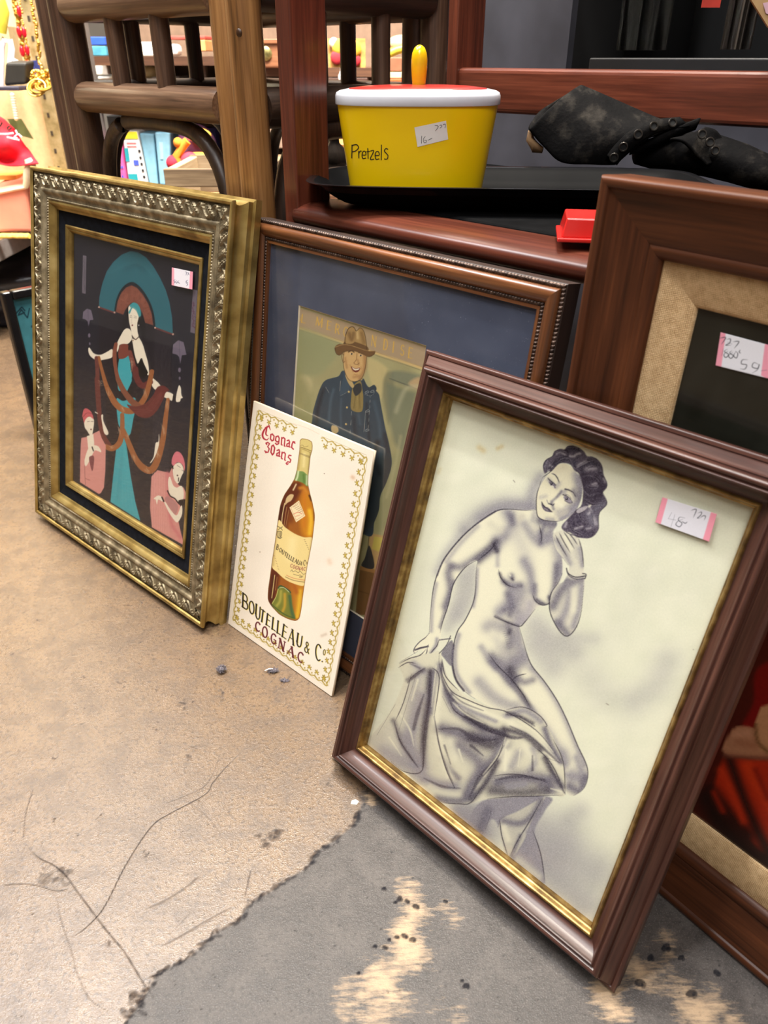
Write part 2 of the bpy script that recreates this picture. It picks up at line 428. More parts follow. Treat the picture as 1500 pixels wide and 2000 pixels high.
# ------------------------------------------------------------------ the room
def floor_paint(X, Y):
    A = Art(X, Y, (0, 0, 0))
    F = lambda *xy: [(xy[i], xy[i+1]) for i in range(0, len(xy), 2)]
    rs = np.random.RandomState(4)
    # red: worn through to bare grey concrete
    edge = F(715,1552, 700,1590, 690,1612, 655,1640, 628,1655, 612,1672, 600,1695, 560,1718, 528,1742, 500,1756, 478,1776, 466,1800, 440,1812, 415,1826, 395,1848, 372,1868, 340,1884, 310,1900, 296,1922, 280,1950, 262,1975, 235,2010)
    A.fill(edge+F(235,2300, 2600,2300, 2600,1700, 1500,1640, 1000,1640, 760,1560), (255,0,0), 1, 2.5, False)
    # blue: pale wear on top of the bare concrete / chalky patches
    for x, y, r, q in ((790,1850,60,.9),(740,1930,70,.8),(800,1760,55,.75),(690,1990,80,.7),(880,1990,70,.5),(870,1790,40,.5),(1180,1960,60,.9),(1240,1900,45,.7),(1330,1960,80,.75),(1290,1840,50,.5),(1420,1990,60,.6),(720,1560,22,.8),(600,1640,18,.4)):
        A.shade([(x, y-r*.3), (x+r*.35, y+r*.3)], r*.75, (255,0,255) if x > 600 else (0,0,255), q*.95, False)
    C = A.C[:, 2].copy()
    # green: dark grime, scuffs and cracks
    D = Art(X, Y, (0, 0, 0))
    w = (0,255,0)
    crack = lambda p, wd, a=.8: D.stroke(p, wd*1.05, w, min(1, a*1.05), .6, taper=.12)
    crack(F(470,1470, 440,1500, 415,1530, 400,1552, 330,1590, 300,1610, 270,1650, 240,1700, 210,1760, 190,1790, 160,1818, 140,1830), 1.8)
    crack(F(430,1475, 405,1530, 360,1555, 320,1570), 1.4, .5)
    crack(F(65,1540, 50,1590, 45,1640), 1.6, .6)
    crack(F(0,1730, 40,1726, 75,1730, 110,1740, 135,1735), 2, .6)
    crack(F(50,1650, 75,1675, 105,1690, 130,1712, 150,1740, 180,1780, 210,1820, 240,1855, 262,1890, 280,1920, 300,1948), 2.6, .75)
    crack(F(110,1750, 120,1800, 140,1860, 150,1900, 175,1950, 210,1975), 1.5, .55)
    crack(F(390,1710, 360,1735, 320,1760, 285,1775), 4, .35); crack(F(455,1770, 400,1800, 350,1830, 310,1850), 3.5, .35)
    crack(F(490,1700, 484,1725, 478,1752), 3, .5); crack(F(515,1705, 505,1735), 2.5, .3)
    crack(F(360,1560, 400,1590, 430,1625), 3, .25)
    for i in range(len(edge)-1):
        a, b = np.array(edge[i]), np.array(edge[i+1])
        for q in range(9):
            p = a+(b-a)*rs.rand()+rs.randn(2)*4.0
            D.ellipse(p[0], p[1], rs.uniform(2, 10), rs.uniform(1.2, 4.5), rs.uniform(-1.3, 0), w, rs.uniform(.15, .6), 1.6)
    for x, y, r, a in ((240,1332,7,.7),(162,1322,4,.5),(430,1348,6,.6),(434,1355,7,.6),(305,1345,5,.4),(360,1372,12,.4),(368,1478,9,.5),(380,1460,7,.5),(105,1482,6,.5),(106,1600,5,.6),(288,1668,8,.6),(530,1632,22,.5),(510,1636,12,.5),(120,1710,20,.4),(100,1715,24,.35),(215,1840,10,.35),(270,1950,26,.45),(255,1975,20,.45),(390,1320,5,.3),(300,1288,6,.4),(565,1380,6,.3),(640,1530,8,.3)):
        for q in range(9): D.ellipse(x+rs.randn()*r*.6, y+rs.randn()*r*.4, r*rs.uniform(.1, .55), r*rs.uniform(.08, .3), rs.uniform(-1, .3), w, a*.8, .9)
    for x, y, r in ((780,1755,8),(795,1760,7),(812,1770,9),(772,1762,5),(790,1828,9),(775,1830,7),(760,1835,5),(805,1835,9),(732,1848,6),(752,1850,7),(870,1760,6),(910,1925,9),(902,1915,5),(750,1735,6),(700,1900,5),(1330,1870,9),(1300,1850,12),(1250,1920,14),(1270,1870,10),(1350,1940,14),(1400,1900,10)):
        D.ellipse(x, y, r*.8, r*.55, rs.uniform(-1, 1), w, .85, .9); D.ellipse(x+r*.5, y+r*.3, r*.4, r*.5, .4, w, .7, .8)
    for q in range(950):
        x, y = rs.uniform(-50, 1500), rs.uniform(1000, 2000)
        D.ellipse(x, y, rs.uniform(.8, 3.2), rs.uniform(.5, 1.5), rs.uniform(-1, 1), w, rs.uniform(.2, .75), .7)
    for q in range(70):
        x, y = rs.uniform(0, 660), rs.uniform(1250, 1950); l = rs.uniform(15, 60)
        D.stroke([(x, y), (x+l*.8, y-l*rs.uniform(.3, .9))], rs.uniform(.6, 1.4), w, rs.uniform(.15, .4), .6, False)
    out = A.C.copy(); out[:, 1] = D.C[:, 1]; out[:, 2] = C
    return np.clip(out/255.0, 0, 1).reshape(X.shape+(3,))
def make_floor():
    xs = np.concatenate([np.linspace(-6, -1.3, 12), np.arange(-1.28, -.62, .006), np.arange(-.62, .46, .00098), np.arange(.465, .6, .01), np.linspace(.65, 4, 8)])
    ys = np.concatenate([np.linspace(-3, .1, 8), np.arange(.12, .21, .01), np.arange(.212, .82, .00098), np.arange(.824, 1.9, .006), np.linspace(2, 7, 14)])
    X, Y = np.meshgrid(xs, ys); P = np.stack([X, Y, np.zeros_like(X)], -1)
    d = P-CAM; zc = np.maximum(d @ FW, .05)
    col = floor_paint(CX+FPX*(d @ RT)/zc, CY-FPX*(d @ UP)/zc)
    near = (X > -1.3) & (X < .6) & (Y > .1) & (Y < 1.95)
    col[~near] = 0
    m, t, b = mat('painted_concrete', .42, 0, .95)
    a = nd(t, 'ShaderNodeAttribute', attribute_name='paint'); sep = nd(t, 'ShaderNodeSeparateColor'); t.links.new(a.outputs['Color'], sep.inputs[0])
    co = coords(t, (1, 1, 1))
    def noise(s, d=5., r=.6):
        n = nd(t, 'ShaderNodeTexNoise', i_Scale=s, i_Detail=d, i_Roughness=r); t.links.new(co, n.inputs[0]); return n.outputs[0]
    big, medn, fine, grit = noise(5), noise(38), noise(260, 4), noise(900, 2)
    def mix(fac, c1, c2):
        x = nd(t, 'ShaderNodeMix', data_type='RGBA')
        for s_, i in ((fac, 0), (c1, 6), (c2, 7)):
            if isinstance(s_, (tuple, float)): x.inputs[i].default_value = s_
            else: t.links.new(s_, x.inputs[i])
        return x.outputs[2]
    def rng(v, a0, a1, b0, b1):
        r = nd(t, 'ShaderNodeMapRange', i_1=a0, i_2=a1, i_3=b0, i_4=b1); t.links.new(v, r.inputs[0]); return r.outputs[0]
    def math2(op, x, y):
        n = nd(t, 'ShaderNodeMath', operation=op)
        for i, v in enumerate((x, y)):
            if isinstance(v, float): n.inputs[i].default_value = v
            else: t.links.new(v, n.inputs[i])
        return n.outputs[0]
    beige = mix(rng(big, .35, .65, 0, 1), hx(119,96,72), hx(104,85,67))
    beige = mix(rng(medn, .42, .66, 0, .8), beige, hx(86,69,54))
    beige = mix(rng(fine, .5, .66, 0, .8), beige, hx(70,57,47))
    beige = mix(rng(grit, .6, .72, 0, .55), beige, hx(176,154,130))
    grey = mix(rng(medn, .4, .65, 0, 1), hx(72,67,64), hx(90,84,80))
    grey = mix(rng(fine, .5, .66, 0, .6), grey, hx(58,55,53))
    st = nd(t, 'ShaderNodeMapping'); st.inputs['Scale'].default_value = (60, 330, 1); st.inputs['Rotation'].default_value = (0, 0, -.5); t.links.new(co, st.inputs[0])
    sn = nd(t, 'ShaderNodeTexNoise', i_Scale=1.0, i_Detail=6.0, i_Roughness=.7); t.links.new(st.outputs[0], sn.inputs[0])
    wear = rng(math2('ADD', math2('MULTIPLY', sep.outputs[2], .42), math2('ADD', math2('MULTIPLY', sn.outputs[0], .55), math2('MULTIPLY', medn, .45))), .70, .88, 0, 1)
    grey = mix(rng(grit, .56, .68, 0, .5), grey, hx(126,121,116))
    grey = mix(wear, grey, hx(178,152,122))
    base = mix(sep.outputs[0], beige, grey)
    base = mix(math2('MULTIPLY', sep.outputs[1], rng(fine, .25, .5, .7, 1)), base, hx(30,31,37))
    t.links.new(base, b.inputs['Base Color'])
    t.links.new(math2('MULTIPLY', rng(sep.outputs[0], 0, 1, .8, .36), rng(sep.outputs[1], 0, .8, 1, .1)), b.inputs['Specular IOR Level'])
    t.links.new(math2('ADD', rng(medn, .3, .7, .2, .34), math2('ADD', math2('MULTIPLY', sep.outputs[0], .14), math2('MULTIPLY', sep.outputs[1], .4))), b.inputs['Roughness'])
    h = math2('ADD', math2('MULTIPLY', fine, .6), math2('MULTIPLY', grit, .5))
    h = math2('SUBTRACT', h, math2('MULTIPLY', sep.outputs[1], .28))
    bump(t, b, h, .5, .0011)
    o = link('floor', grid_mesh('floor', P, col), m, angle=180)
    tag(o, kind='structure')
make_floor()
wallm = plain('cream_plaster', (186,180,172), .8, var=.05, scale=8)
ceilm = plain('white_ceiling', (225,220,210), .9, var=.03, scale=8)
for nm, lo, hi, m in (('wall_back', (-6,7,0), (4,7.1,3.2), wallm), ('wall_left', (-6.1,-3,0), (-6,7.1,3.2), wallm), ('wall_right', (4,-3,0), (4.1,7.1,3.2), wallm), ('wall_front', (-6,-3.1,0), (4,-3,3.2), wallm), ('ceiling', (-6,-3,3.2), (4,7,3.3), ceilm)):
    tag(MB().box(lo, hi).build(nm, m, smooth=False), kind='structure')

# ------------------------------------------------------------------ frame mouldings
def moulding(name, pic, prof, mats, parent, mi=None, smooth=True):
    """prof: (outward offset, depth towards the viewer) swept round the rectangle with mitred corners; mats = (rails, stiles)"""
    w, h = pic.w, pic.h; mb = MB()
    for side in range(4):
        vs = []
        for o, z in prof:
            c = [(-o, -o), (w+o, -o), (w+o, h+o), (-o, h+o)]
            a, b = c[side], c[(side+1) % 4]
            vs += [(a[0], a[1], z), (b[0], b[1], z)]
        mb.add(vs, [(2*i, 2*i+1, 2*i+3, 2*i+2) for i in range(len(prof)-1)], side % 2)
    o = mb.build(name, mats, parent, angle=35)
    return o
def rprof(pts, k=5):
    return [tuple(p) for p in smooth_pts(pts, False, k)]
def relief(name, pic, o0, o1, z, fn, step, nv, mats, parent):
    """carved band running round the frame between offsets o0 (outer) and o1: fn(s along, t across 0..1, length) gives height"""
    mb_v, mb_f, mm, base = [], [], [], 0
    w, h = pic.w, pic.h
    for side in range(4):
        L = (w if side % 2 == 0 else h)
        ns = int((L+2*o0)/step)
        T = np.linspace(0, 1, nv)[:, None]; Sg = np.linspace(0, 1, ns)[None, :]
        o = o0+(o1-o0)*T
        along = (-o)+(L+2*o)*Sg; out = np.broadcast_to(-o, along.shape)
        H = z+fn(along, np.broadcast_to(T, along.shape), L)
        if side == 0: x, y = along, out
        elif side == 1: x, y = w-out, along
        elif side == 2: x, y = w-along, h-out
        else: x, y = out, h-along
        mb_v.append(np.stack([x, y, H], -1).reshape(-1, 3))
        idx = base+np.arange(nv*ns).reshape(nv, ns)
        q = np.stack([idx[:-1, :-1], idx[:-1, 1:], idx[1:, 1:], idx[1:, :-1]], -1).reshape(-1, 4)
        mb_f.append(q); base += nv*ns
    V = np.concatenate(mb_v); Fq = np.concatenate(mb_f)
    me = bpy.data.meshes.new(name)
    me.vertices.add(len(V)); me.vertices.foreach_set('co', V.reshape(-1).astype(np.float32))
    me.loops.add(Fq.size); me.loops.foreach_set('vertex_index', Fq.reshape(-1).astype(np.int32))
    me.polygons.add(len(Fq)); me.polygons.foreach_set('loop_start', (np.arange(len(Fq))*4).astype(np.int32))
    me.update(calc_edges=True)
    return link(name, me, mats, parent, angle=180)
def beads(pitch, r):
    def f(s, t, L):
        a = (np.mod(s, pitch)/pitch-.5)*2*.95; b = (t-.5)*2
        return r*np.sqrt(np.clip(1-a*a-b*b*.9, 0, 1))
    return f
def sheet(name, pic, inset, z, m, parent, thick=.002):
    return MB().box((inset, inset, z-thick), (pic.w-inset, pic.h-inset, z)).build(name, m, parent, smooth=False)
def ring(name, pic, o0, o1, z0, z1, mats, parent):
    return moulding(name, pic, [(o0, z0), (o1, z1)], mats, parent)
def picture(name, pic, rect, zl, nu, nv, paint, m, parent):
    L, (X, Y) = pic.grid(*rect, zl, nu, nv)
    return link(name, grid_mesh(name, L, paint(X, Y)), m, parent, angle=180)
def sticker(pic, c, zl, paint, parent, m, name='price_tag', label=None, n=(150, 80), rnd=True):
    L, (X, Y) = pic.quad(c, zl, *n)
    o = link(name, grid_mesh(name, L, paint(X, Y)), m, parent, angle=180)
    so = o.modifiers.new('thickness', 'SOLIDIFY'); so.thickness = .0002; so.offset = -1
    if label: o['label'] = label
    return o

# shared materials
M_PRINT = painted('printed_paper', .8, .08)
M_TAG = painted('tag_paper', .6, .3, .015, .02)
M_BACK = plain('backing_board', (92,72,52), .8)
M_GLASS = glass_pane('picture_glass', .16)
gold_dark = None
def metalgold(name, dark, mid, light, rough, scale=90, metal=.85, lo=.3, hi=.72, bmp=.1):
    m, t, b = mat(name, rough, metal, .5)
    n = nd(t, 'ShaderNodeTexNoise', i_Scale=scale, i_Detail=5.0); t.links.new(coords(t, (1, 1, 1)), n.inputs[0])
    r = ramp(t, n.outputs[0], [(lo, hx(*dark)), (.5, hx(*mid)), (hi, hx(*light))]); t.links.new(r.outputs[0], b.inputs['Base Color'])
    bump(t, b, n.outputs[0], bmp); return m
M_GOLD = metalgold('warm_gilt', (130,105,56), (180,152,88), (212,187,122), .36, 30, .75)
M_ANTIQUE = metalgold('antique_gilt', (92,81,62), (140,126,98), (188,172,142), .46, 70, .6)
M_VELVET = plain('black_velvet', (14,16,22), .95, spec=.15, var=.5, scale=160, bmp=.15)

# ------------------------------------------------------------------ picture 1: gilt frame with the lady in the fan headdress
def paint_deco(X, Y):
    A = Art(X, Y, (34,33,41))
    g = Z(5.556, 140, 440); k = Z(5.556, 140, 740)
    teal, rust, skin, aqua, pink = (44,98,108), (120,68,54), (232,220,196), (62,158,166), (208,142,132)
    wine, bronze, lav, blk = (98,44,42), (150,92,54), (108,98,112), (20,18,22)
    # robe shadow panels with fine pleats behind the figure
    A.fill(g(300,900, 470,960, 600,980, 800,1050, 1090,1190, 1080,1790, 900,1700, 700,2400, 420,2900, 350,1700, 290,1300), (32,28,34), 1, 1, False)
    for i in range(12):
        x = 905+i*15
        A.stroke(g(x,1120+i*5, x-4,1500, x-12,1900, x-25,2700), .45, (84,76,84), .75, .4)
    for i in range(7): A.stroke(g(310+i*22,930, 305+i*20,1250), .4, (56,50,58), .6, .4)
    # the great fan
    A.fill(g(296,890, 300,780, 330,640, 380,500, 450,400, 540,320, 640,278, 720,290, 810,350, 890,450, 960,570, 1020,700, 1060,830, 1090,1000, 1098,1185, 900,1110, 890,1000, 860,880, 800,760, 730,670, 660,625, 590,650, 530,720, 490,820, 468,950), teal, 1, .6, False)
    A.shade(g(600,470, 700,430, 780,480), 7, (36,84,94), .55); A.shade(g(400,520, 700,400, 900,560), 3, (60,112,120), .35)
    A.stroke(g(468,950, 490,820, 530,720, 590,650, 660,625, 730,670, 800,760, 860,880, 890,1000, 900,1110), 3.2, (22,30,36), 1, .6)
    A.fill(g(480,940, 500,820, 540,730, 590,675, 650,652, 710,680, 770,750, 830,850, 868,960, 885,1085, 790,1055, 770,960, 720,880, 670,845, 630,860, 580,920, 560,970), rust, 1, .6, False)
    for (cx, cy) in ((560,760), (690,720), (800,830), (830,960), (540,860), (620,800), (740,790)):
        for r in (18, 32, 46):
            A.setclip(g(490,930, 505,820, 545,735, 650,660, 770,755, 865,960, 880,1075, 795,1050, 770,960, 670,850, 590,910, 560,965))
            A.stroke(g(*[q for th in range(0, 361, 30) for q in (cx+r*math.cos(math.radians(th)), cy+r*1.15*math.sin(math.radians(th)))]), .5, (168,104,82), .8, .4); A.setclip()
    A.stroke(g(296,890, 468,950), 3, (104,52,50), 1, .6, False); A.stroke(g(905,1112, 1100,1185), 3, (104,52,50), 1, .6, False)
    for x, y in ((296,888), (465,946), (905,1112), (1100,1182)): A.dot(*g(x, y)[0], 1.8, (196,160,140))
    A.fill(g(580,960, 620,870, 670,840, 730,890, 780,1000, 800,1100, 780,1250, 740,1100, 620,1050, 600,1150, 520,1220), (22,20,24), 1, .8)
    # shield ornaments with drops
    for (x, y, q) in ((176,960,1.0), (1168,1320,1.3)):
        A.fill(g(x-58*q,y+55*q, x-52*q,y-20*q, x-10*q,y-56*q, x+35*q,y-40*q, x+60*q,y+65*q, x+22*q,y+70*q, x+8*q,y+140*q, x-4*q,y+80*q, x-25*q,y+62*q), lav, 1, .6, False)
        A.stroke(g(x, y-50*q, x+6*q, y+120*q), .5, (60,52,66), .7, .4, False)
    for x, y, r in ((190,1195,3), (196,1285,2), (1170,1570,3.4), (1172,1660,2.3)): A.dot(*g(x, y)[0], r*.8, lav, 1, .6, r*1.4)
    # seals down the sides
    A.fill(g(122,325, 160,335, 152,745, 112,735), (104,96,104), 1, .6, False); A.fill(g(1316,695, 1368,708, 1336,1176, 1286,1160), (104,94,104), 1, .6, False)
    rs = np.random.RandomState(2)
    for i in range(26):
        y = 350+i*14; A.stroke(g(124+rs.rand()*20, y, 132+rs.rand()*20, y+12), 1.0, (70,64,72), .7, .4, False)
        y = 830+i*11; A.stroke(g(1300+rs.rand()*30, y, 1312+rs.rand()*34, y+14), 1.1, (84,40,62), .8, .4, False)
    # lady: back robe, dress
    A.fill(g(480,1290, 440,1480, 470,1700, 520,1850, 560,1900, 650,1820, 680,1650, 820,1650, 760,1420, 660,1240, 560,1260), (24,22,26), 1, .8)
    A.fill(g(515,1450, 600,1400, 630,1420, 640,1560, 655,1640, 610,1770, 560,1800, 500,1760), aqua, 1, .5)
    A.fill(k(505,0, 560,130, 600,140, 650,30, 655,0), aqua, 1, .5, False)
    A.fill(k(490,210, 560,240, 685,205, 690,330, 670,430, 630,610, 560,560, 510,500, 488,330), aqua, 1, .5)
    A.fill(k(540,560, 570,560, 600,760, 640,1050, 690,1330, 745,1540, 420,1335, 450,1050, 480,780), aqua, 1, .6, False)
    for i in range(7): A.stroke(k(552,620, 470+i*40, 1300+i*30), .5, (96,186,190), .5, .5, False)
    A.shade(k(560,640, 520,1100, 500,1300), 4, (44,132,142), .3)
    # skin: face, neck, shoulders, arms
    A.fill(g(615,930, 620,880, 660,850, 710,870, 735,940, 725,1010, 712,1070, 715,1150, 725,1210, 690,1235, 655,1190, 640,1120, 622,1040), skin, 1, .5)
    A.fill(g(640,900, 630,870, 670,838, 720,860, 750,930, 748,1000, 725,985, 700,930, 660,900, 630,960, 618,940), (60,146,150), 1, .5)
    A.stroke(g(640,890, 690,905, 725,985), .7, (190,180,150), .8, .4); A.stroke(g(745,990, 720,1060, 718,1120), 1.6, (34,26,24), .9, .5)
    A.stroke(g(632,1000, 655,996), .8, (90,70,60), .9, .4); A.stroke(g(675,1000, 706,1010), .8, (90,70,60), .9, .4)
    A.stroke(g(630,985, 655,978), .5, (60,44,40), .9, .4); A.stroke(g(672,984, 704,994), .5, (60,44,40), .9, .4)
    A.dot(*g(658,1085)[0], 1.5, (96,20,24)); A.stroke(g(652,1010, 645,1058, 655,1062), .5, (180,160,140), .9, .4); A.dot(*g(728,1085)[0], 1.0, (236,230,220))
    A.fill(g(645,1150, 610,1118, 570,1135, 530,1200, 500,1260, 490,1300, 492,1375, 510,1340, 520,1300, 560,1290, 600,1290, 640,1260, 655,1220), skin, 1, .5)
    A.fill(g(440,1345, 380,1375, 310,1405, 240,1390, 195,1330, 180,1345, 190,1400, 225,1440, 275,1465, 340,1460, 440,1430), skin, 1, .5)
    A.fill(g(655,1230, 690,1240, 725,1215, 770,1290, 800,1390, 830,1500, 840,1610, 820,1620, 790,1540, 760,1440, 720,1500, 700,1460, 680,1390, 665,1300), skin, 1, .5)
    A.fill(g(880,1660, 950,1730, 1010,1770, 960,1790, 890,1770), skin, 1, .5); A.fill(k(870,40, 900,10, 960,70, 930,110, 880,90), skin, 1, .5)
    A.fill(k(1000,190, 1030,140, 1110,175, 1095,235, 1060,225), skin, 1, .5); A.fill(k(1130,220, 1145,130, 1165,70, 1185,100, 1190,170, 1205,205, 1185,215, 1175,245, 1140,250), skin, 1, .5)
    A.stroke(k(1110,175, 1100,238), 3.5, (24,22,24), 1, .5, False)
    A.stroke(g(655,1200, 690,1240, 722,1215), 1.6, (70,44,34), 1, .5); A.dot(*g(665,1250)[0], 1.2, (150,96,60))
    # bodice, wraps
    A.fill(g(525,1300, 600,1290, 625,1330, 620,1400, 580,1440, 520,1450, 505,1400), (122,64,52), 1, .5)
    A.fill(g(620,1300, 650,1250, 665,1330, 655,1370, 615,1350), (36,26,26), 1, .6); A.fill(g(690,1610, 745,1450, 770,1470, 830,1600, 780,1660), (14,14,16), 1, .5, False)
    A.stroke(g(480,1290, 465,1380, 470,1500, 490,1620, 520,1720, 560,1800), [7, 8, 7, 8, 9], (128,72,54), 1, .5)
    A.stroke(g(630,1380, 660,1480, 680,1560, 690,1620), 9, (118,62,54), 1, .5)
    A.stroke(g(690,1560, 700,1640, 740,1720, 790,1740, 850,1700), 12, wine, 1, .6)
    # long swags
    A.stroke(g(270,1440, 280,1600, 275,1780), 8, (104,56,50), 1, .5)
    A.stroke(k(275,0, 290,250, 310,480, 345,620, 410,720), [10, 10, 9, 9, 8], (100,50,46), 1, .5)
    A.stroke(g(295,1430, 330,1580, 370,1720)+k(400,130, 470,260, 560,335, 680,340, 790,210, 840,60, 870,-80), [5, 7, 9, 12, 12, 11, 10, 9], bronze, 1, .5)
    A.stroke(k(500,0, 560,120, 640,230, 720,300), [9, 10, 12, 14], (124,74,54), 1, .5)
    A.fill(k(600,280, 690,300, 790,270, 880,180, 930,90, 1000,75, 1060,125, 1020,150, 990,230, 930,340, 850,415, 760,420, 690,380), wine, 1, .6)
    for i in range(4): A.stroke(k(660+i*20,330+i*22, 800,330+i*18, 900,220+i*30, 980,130+i*14), .7, (140,74,68), .7, .5)
    A.stroke(k(360,730, 440,755, 520,690, 548,540, 548,390), [9, 11, 11, 9, 8], bronze, 1, .5)
    A.stroke(k(560,560, 620,700, 690,860, 770,960, 860,990, 930,880, 990,650, 1020,420, 1045,225), [9, 10, 11, 13, 14, 13, 11, 9, 7], bronze, 1, .5)
    for p in (k(300,30, 330,60), k(390,130, 400,180), k(540,300, 570,350), k(790,120, 800,180), k(510,540, 530,590), k(420,740, 450,750), k(600,600, 610,650), k(660,830, 680,870), k(800,980, 830,1010), k(930,800, 940,850), k(990,520, 1010,600), k(1035,250, 1045,320)):
        for q in range(9): A.stroke([(p[0][0]+rs.randn()*2.2, p[0][1]+rs.randn()*3), (p[1][0]+rs.randn()*2.2, p[1][1]+rs.randn()*3)], .6, (196,160,126), .5, .4, False)
    for q in range(14): A.stroke(g(650+rs.randn()*12, 1420+rs.rand()*190, 660+rs.randn()*12, 1430+rs.rand()*190), .6, (206,176,140), .5, .4, False)
    # left attendant
    A.fill(k(105,640, 160,630, 300,560, 325,640, 370,720, 365,1000, 350,1180, 315,1240, 295,1250, 90,1120, 92,900, 98,720), pink, 1, .6, False)
    A.fill(k(165,620, 235,600, 245,700, 240,740, 180,760), skin, 1, .5, False)
    A.fill(k(140,440, 190,410, 235,430, 242,480, 232,560, 220,610, 200,615, 165,560, 140,520), skin, 1, .5)
    A.fill(k(115,400, 130,335, 160,320, 205,350, 230,400, 235,435, 190,408, 150,440, 135,480, 125,440), (196,92,96), 1, .5)
    A.stroke(k(120,420, 165,370, 225,380), .8, (110,40,44), 1, .4)
    A.fill(k(180,760, 225,720, 290,735, 320,795, 260,775, 235,800, 170,930, 145,940, 140,880, 165,790), skin, 1, .5)
    A.stroke(k(222,740, 235,780), 2.4, (40,32,34), 1, .5, False); A.dot(*k(210,548)[0], 1.4, (90,26,34)); A.stroke(k(170,465, 195,460), .6, (80,60,60)); A.stroke(k(210,462, 235,464), .6, (80,60,60))
    A.fill(k(190,850, 240,840, 238,940, 222,1000, 200,930), (122,66,70), 1, .5); A.stroke(k(142,940, 145,1080, 150,1150), .8, (130,80,76), .9, .4); A.stroke(k(150,1080, 195,1100), .9, (130,70,70), .9, .4)
    A.fill(k(320,400, 340,390, 345,460, 398,580, 380,610, 350,580, 330,480), skin, 1, .5); A.stroke(k(255,360, 280,375), 1.6, skin)
    # right attendant
    A.fill(k(865,1060, 930,990, 1060,1020, 1090,960, 1110,1060, 1160,1150, 1215,1180, 1250,1260, 1240,1330, 1190,1390, 1150,1500, 1190,1690, 1225,1810, 870,1610, 850,1400, 858,1200), pink, 1, .6, False)
    for i in range(10): A.stroke(k(880+i*18,1010+i*3, 875+i*20, 1600+i*10), .5, (232,176,166), .8, .4, False)
    A.shade(k(1040,1020, 1050,1300, 1080,1560, 1180,1720), 4, (196,110,112), .7)
    A.fill(k(1085,930, 1090,860, 1125,795, 1170,795, 1210,850, 1228,930, 1222,1000, 1200,930, 1150,905, 1110,940), (212,116,124), 1, .5)
    A.fill(k(1100,960, 1150,910, 1195,930, 1215,1000, 1190,1060, 1160,1130, 1130,1120, 1105,1060), skin, 1, .5)
    A.fill(k(1045,1120, 1065,1060, 1100,1150, 1140,1180, 1190,1160, 1215,1220, 1210,1300, 1160,1340, 1100,1290, 1060,1240), skin, 1, .5)
    A.stroke(k(1040,1215, 1070,1270, 1120,1300, 1160,1350, 1210,1385), 2.4, (30,24,28), 1, .5); A.fill(k(1160,1320, 1250,1310, 1215,1390, 1180,1380), (28,22,26), 1, .5)
    A.fill(k(1010,1300, 1060,1280, 1150,1370, 1140,1450, 1110,1470, 1060,1400), (172,122,118), .8, .5)
    A.fill(k(1000,1330, 1020,1340, 1080,1430, 1140,1480, 1185,1380, 1200,1395, 1195,1480, 1150,1555, 1110,1530, 1050,1440), skin, 1, .5)
    A.fill(k(985,1290, 940,1265, 890,1300, 910,1310, 925,1360, 940,1310, 985,1330), skin, 1, .5); A.stroke(k(980,1285, 1000,1330), 2.8, (36,28,30), 1, .5, False)
    A.stroke(k(1085,930, 1100,970), 2.2, (36,24,28)); A.dot(*k(1148,1048)[0], 1.5, (60,20,26)); A.stroke(k(1145,940, 1180,960), .7, (90,70,70)); A.stroke(k(1195,990, 1212,1000), .7, (90,70,70)); A.stroke(k(1160,1075, 1158,1110), 1.8, (40,28,30))
    A.fill(k(850,910, 890,840, 910,700, 940,680, 945,600, 952,640, 945,720, 915,820, 870,900), skin, 1, .5)
    A.stroke(k(700,505, 730,480, 745,495, 780,480), .5, (90,84,86), .8, .4)
    return A.linear()
def tag_base(A, c, ends=True, white=(226,222,226), pink=(236,150,166)):
    """white sticker with a pink band at each end; c = TL TR BR BL"""
    c = [np.array(p, float) for p in c]
    if ends:
        f = .13
        for a, b, d, e in ((c[0], c[0]+(c[1]-c[0])*f, c[3]+(c[2]-c[3])*f, c[3]), (c[1]+(c[0]-c[1])*f, c[1], c[2], c[2]+(c[3]-c[2])*f)):
            A.fill([a, b, d, e], pink, 1, .5, False)
def tag_gold(c):
    def f(X, Y):
        A = Art(X, Y, (228,222,226)); g = Z(5.556, 140, 440)
        A.fill(g(1080,455, 1112,458, 1112,670, 1080,650), (236,158,170), 1, .5, False); A.fill(g(1285,495, 1315,500, 1312,700, 1275,700), (236,150,166), 1, .5, False)
        A.fill(g(1112,655, 1112,690, 1290,700, 1290,690), (236,170,180), 1, .4, False)
        ink = (62,58,84)
        A.lines([g(1232,505, 1246,512, 1240,545), g(1255,515, 1268,520, 1258,545), g(1270,525, 1285,545), g(1260,595, 1240,610, 1262,625), g(1235,620, 1258,640, 1245,660), g(1165,600, 1150,615, 1172,630, 1155,620), g(1140,600, 1128,612, 1138,628, 1150,612), g(1125,590, 1108,600, 1120,618, 1106,630)], .9, ink, .95, .4)
        return A.linear()
    return f

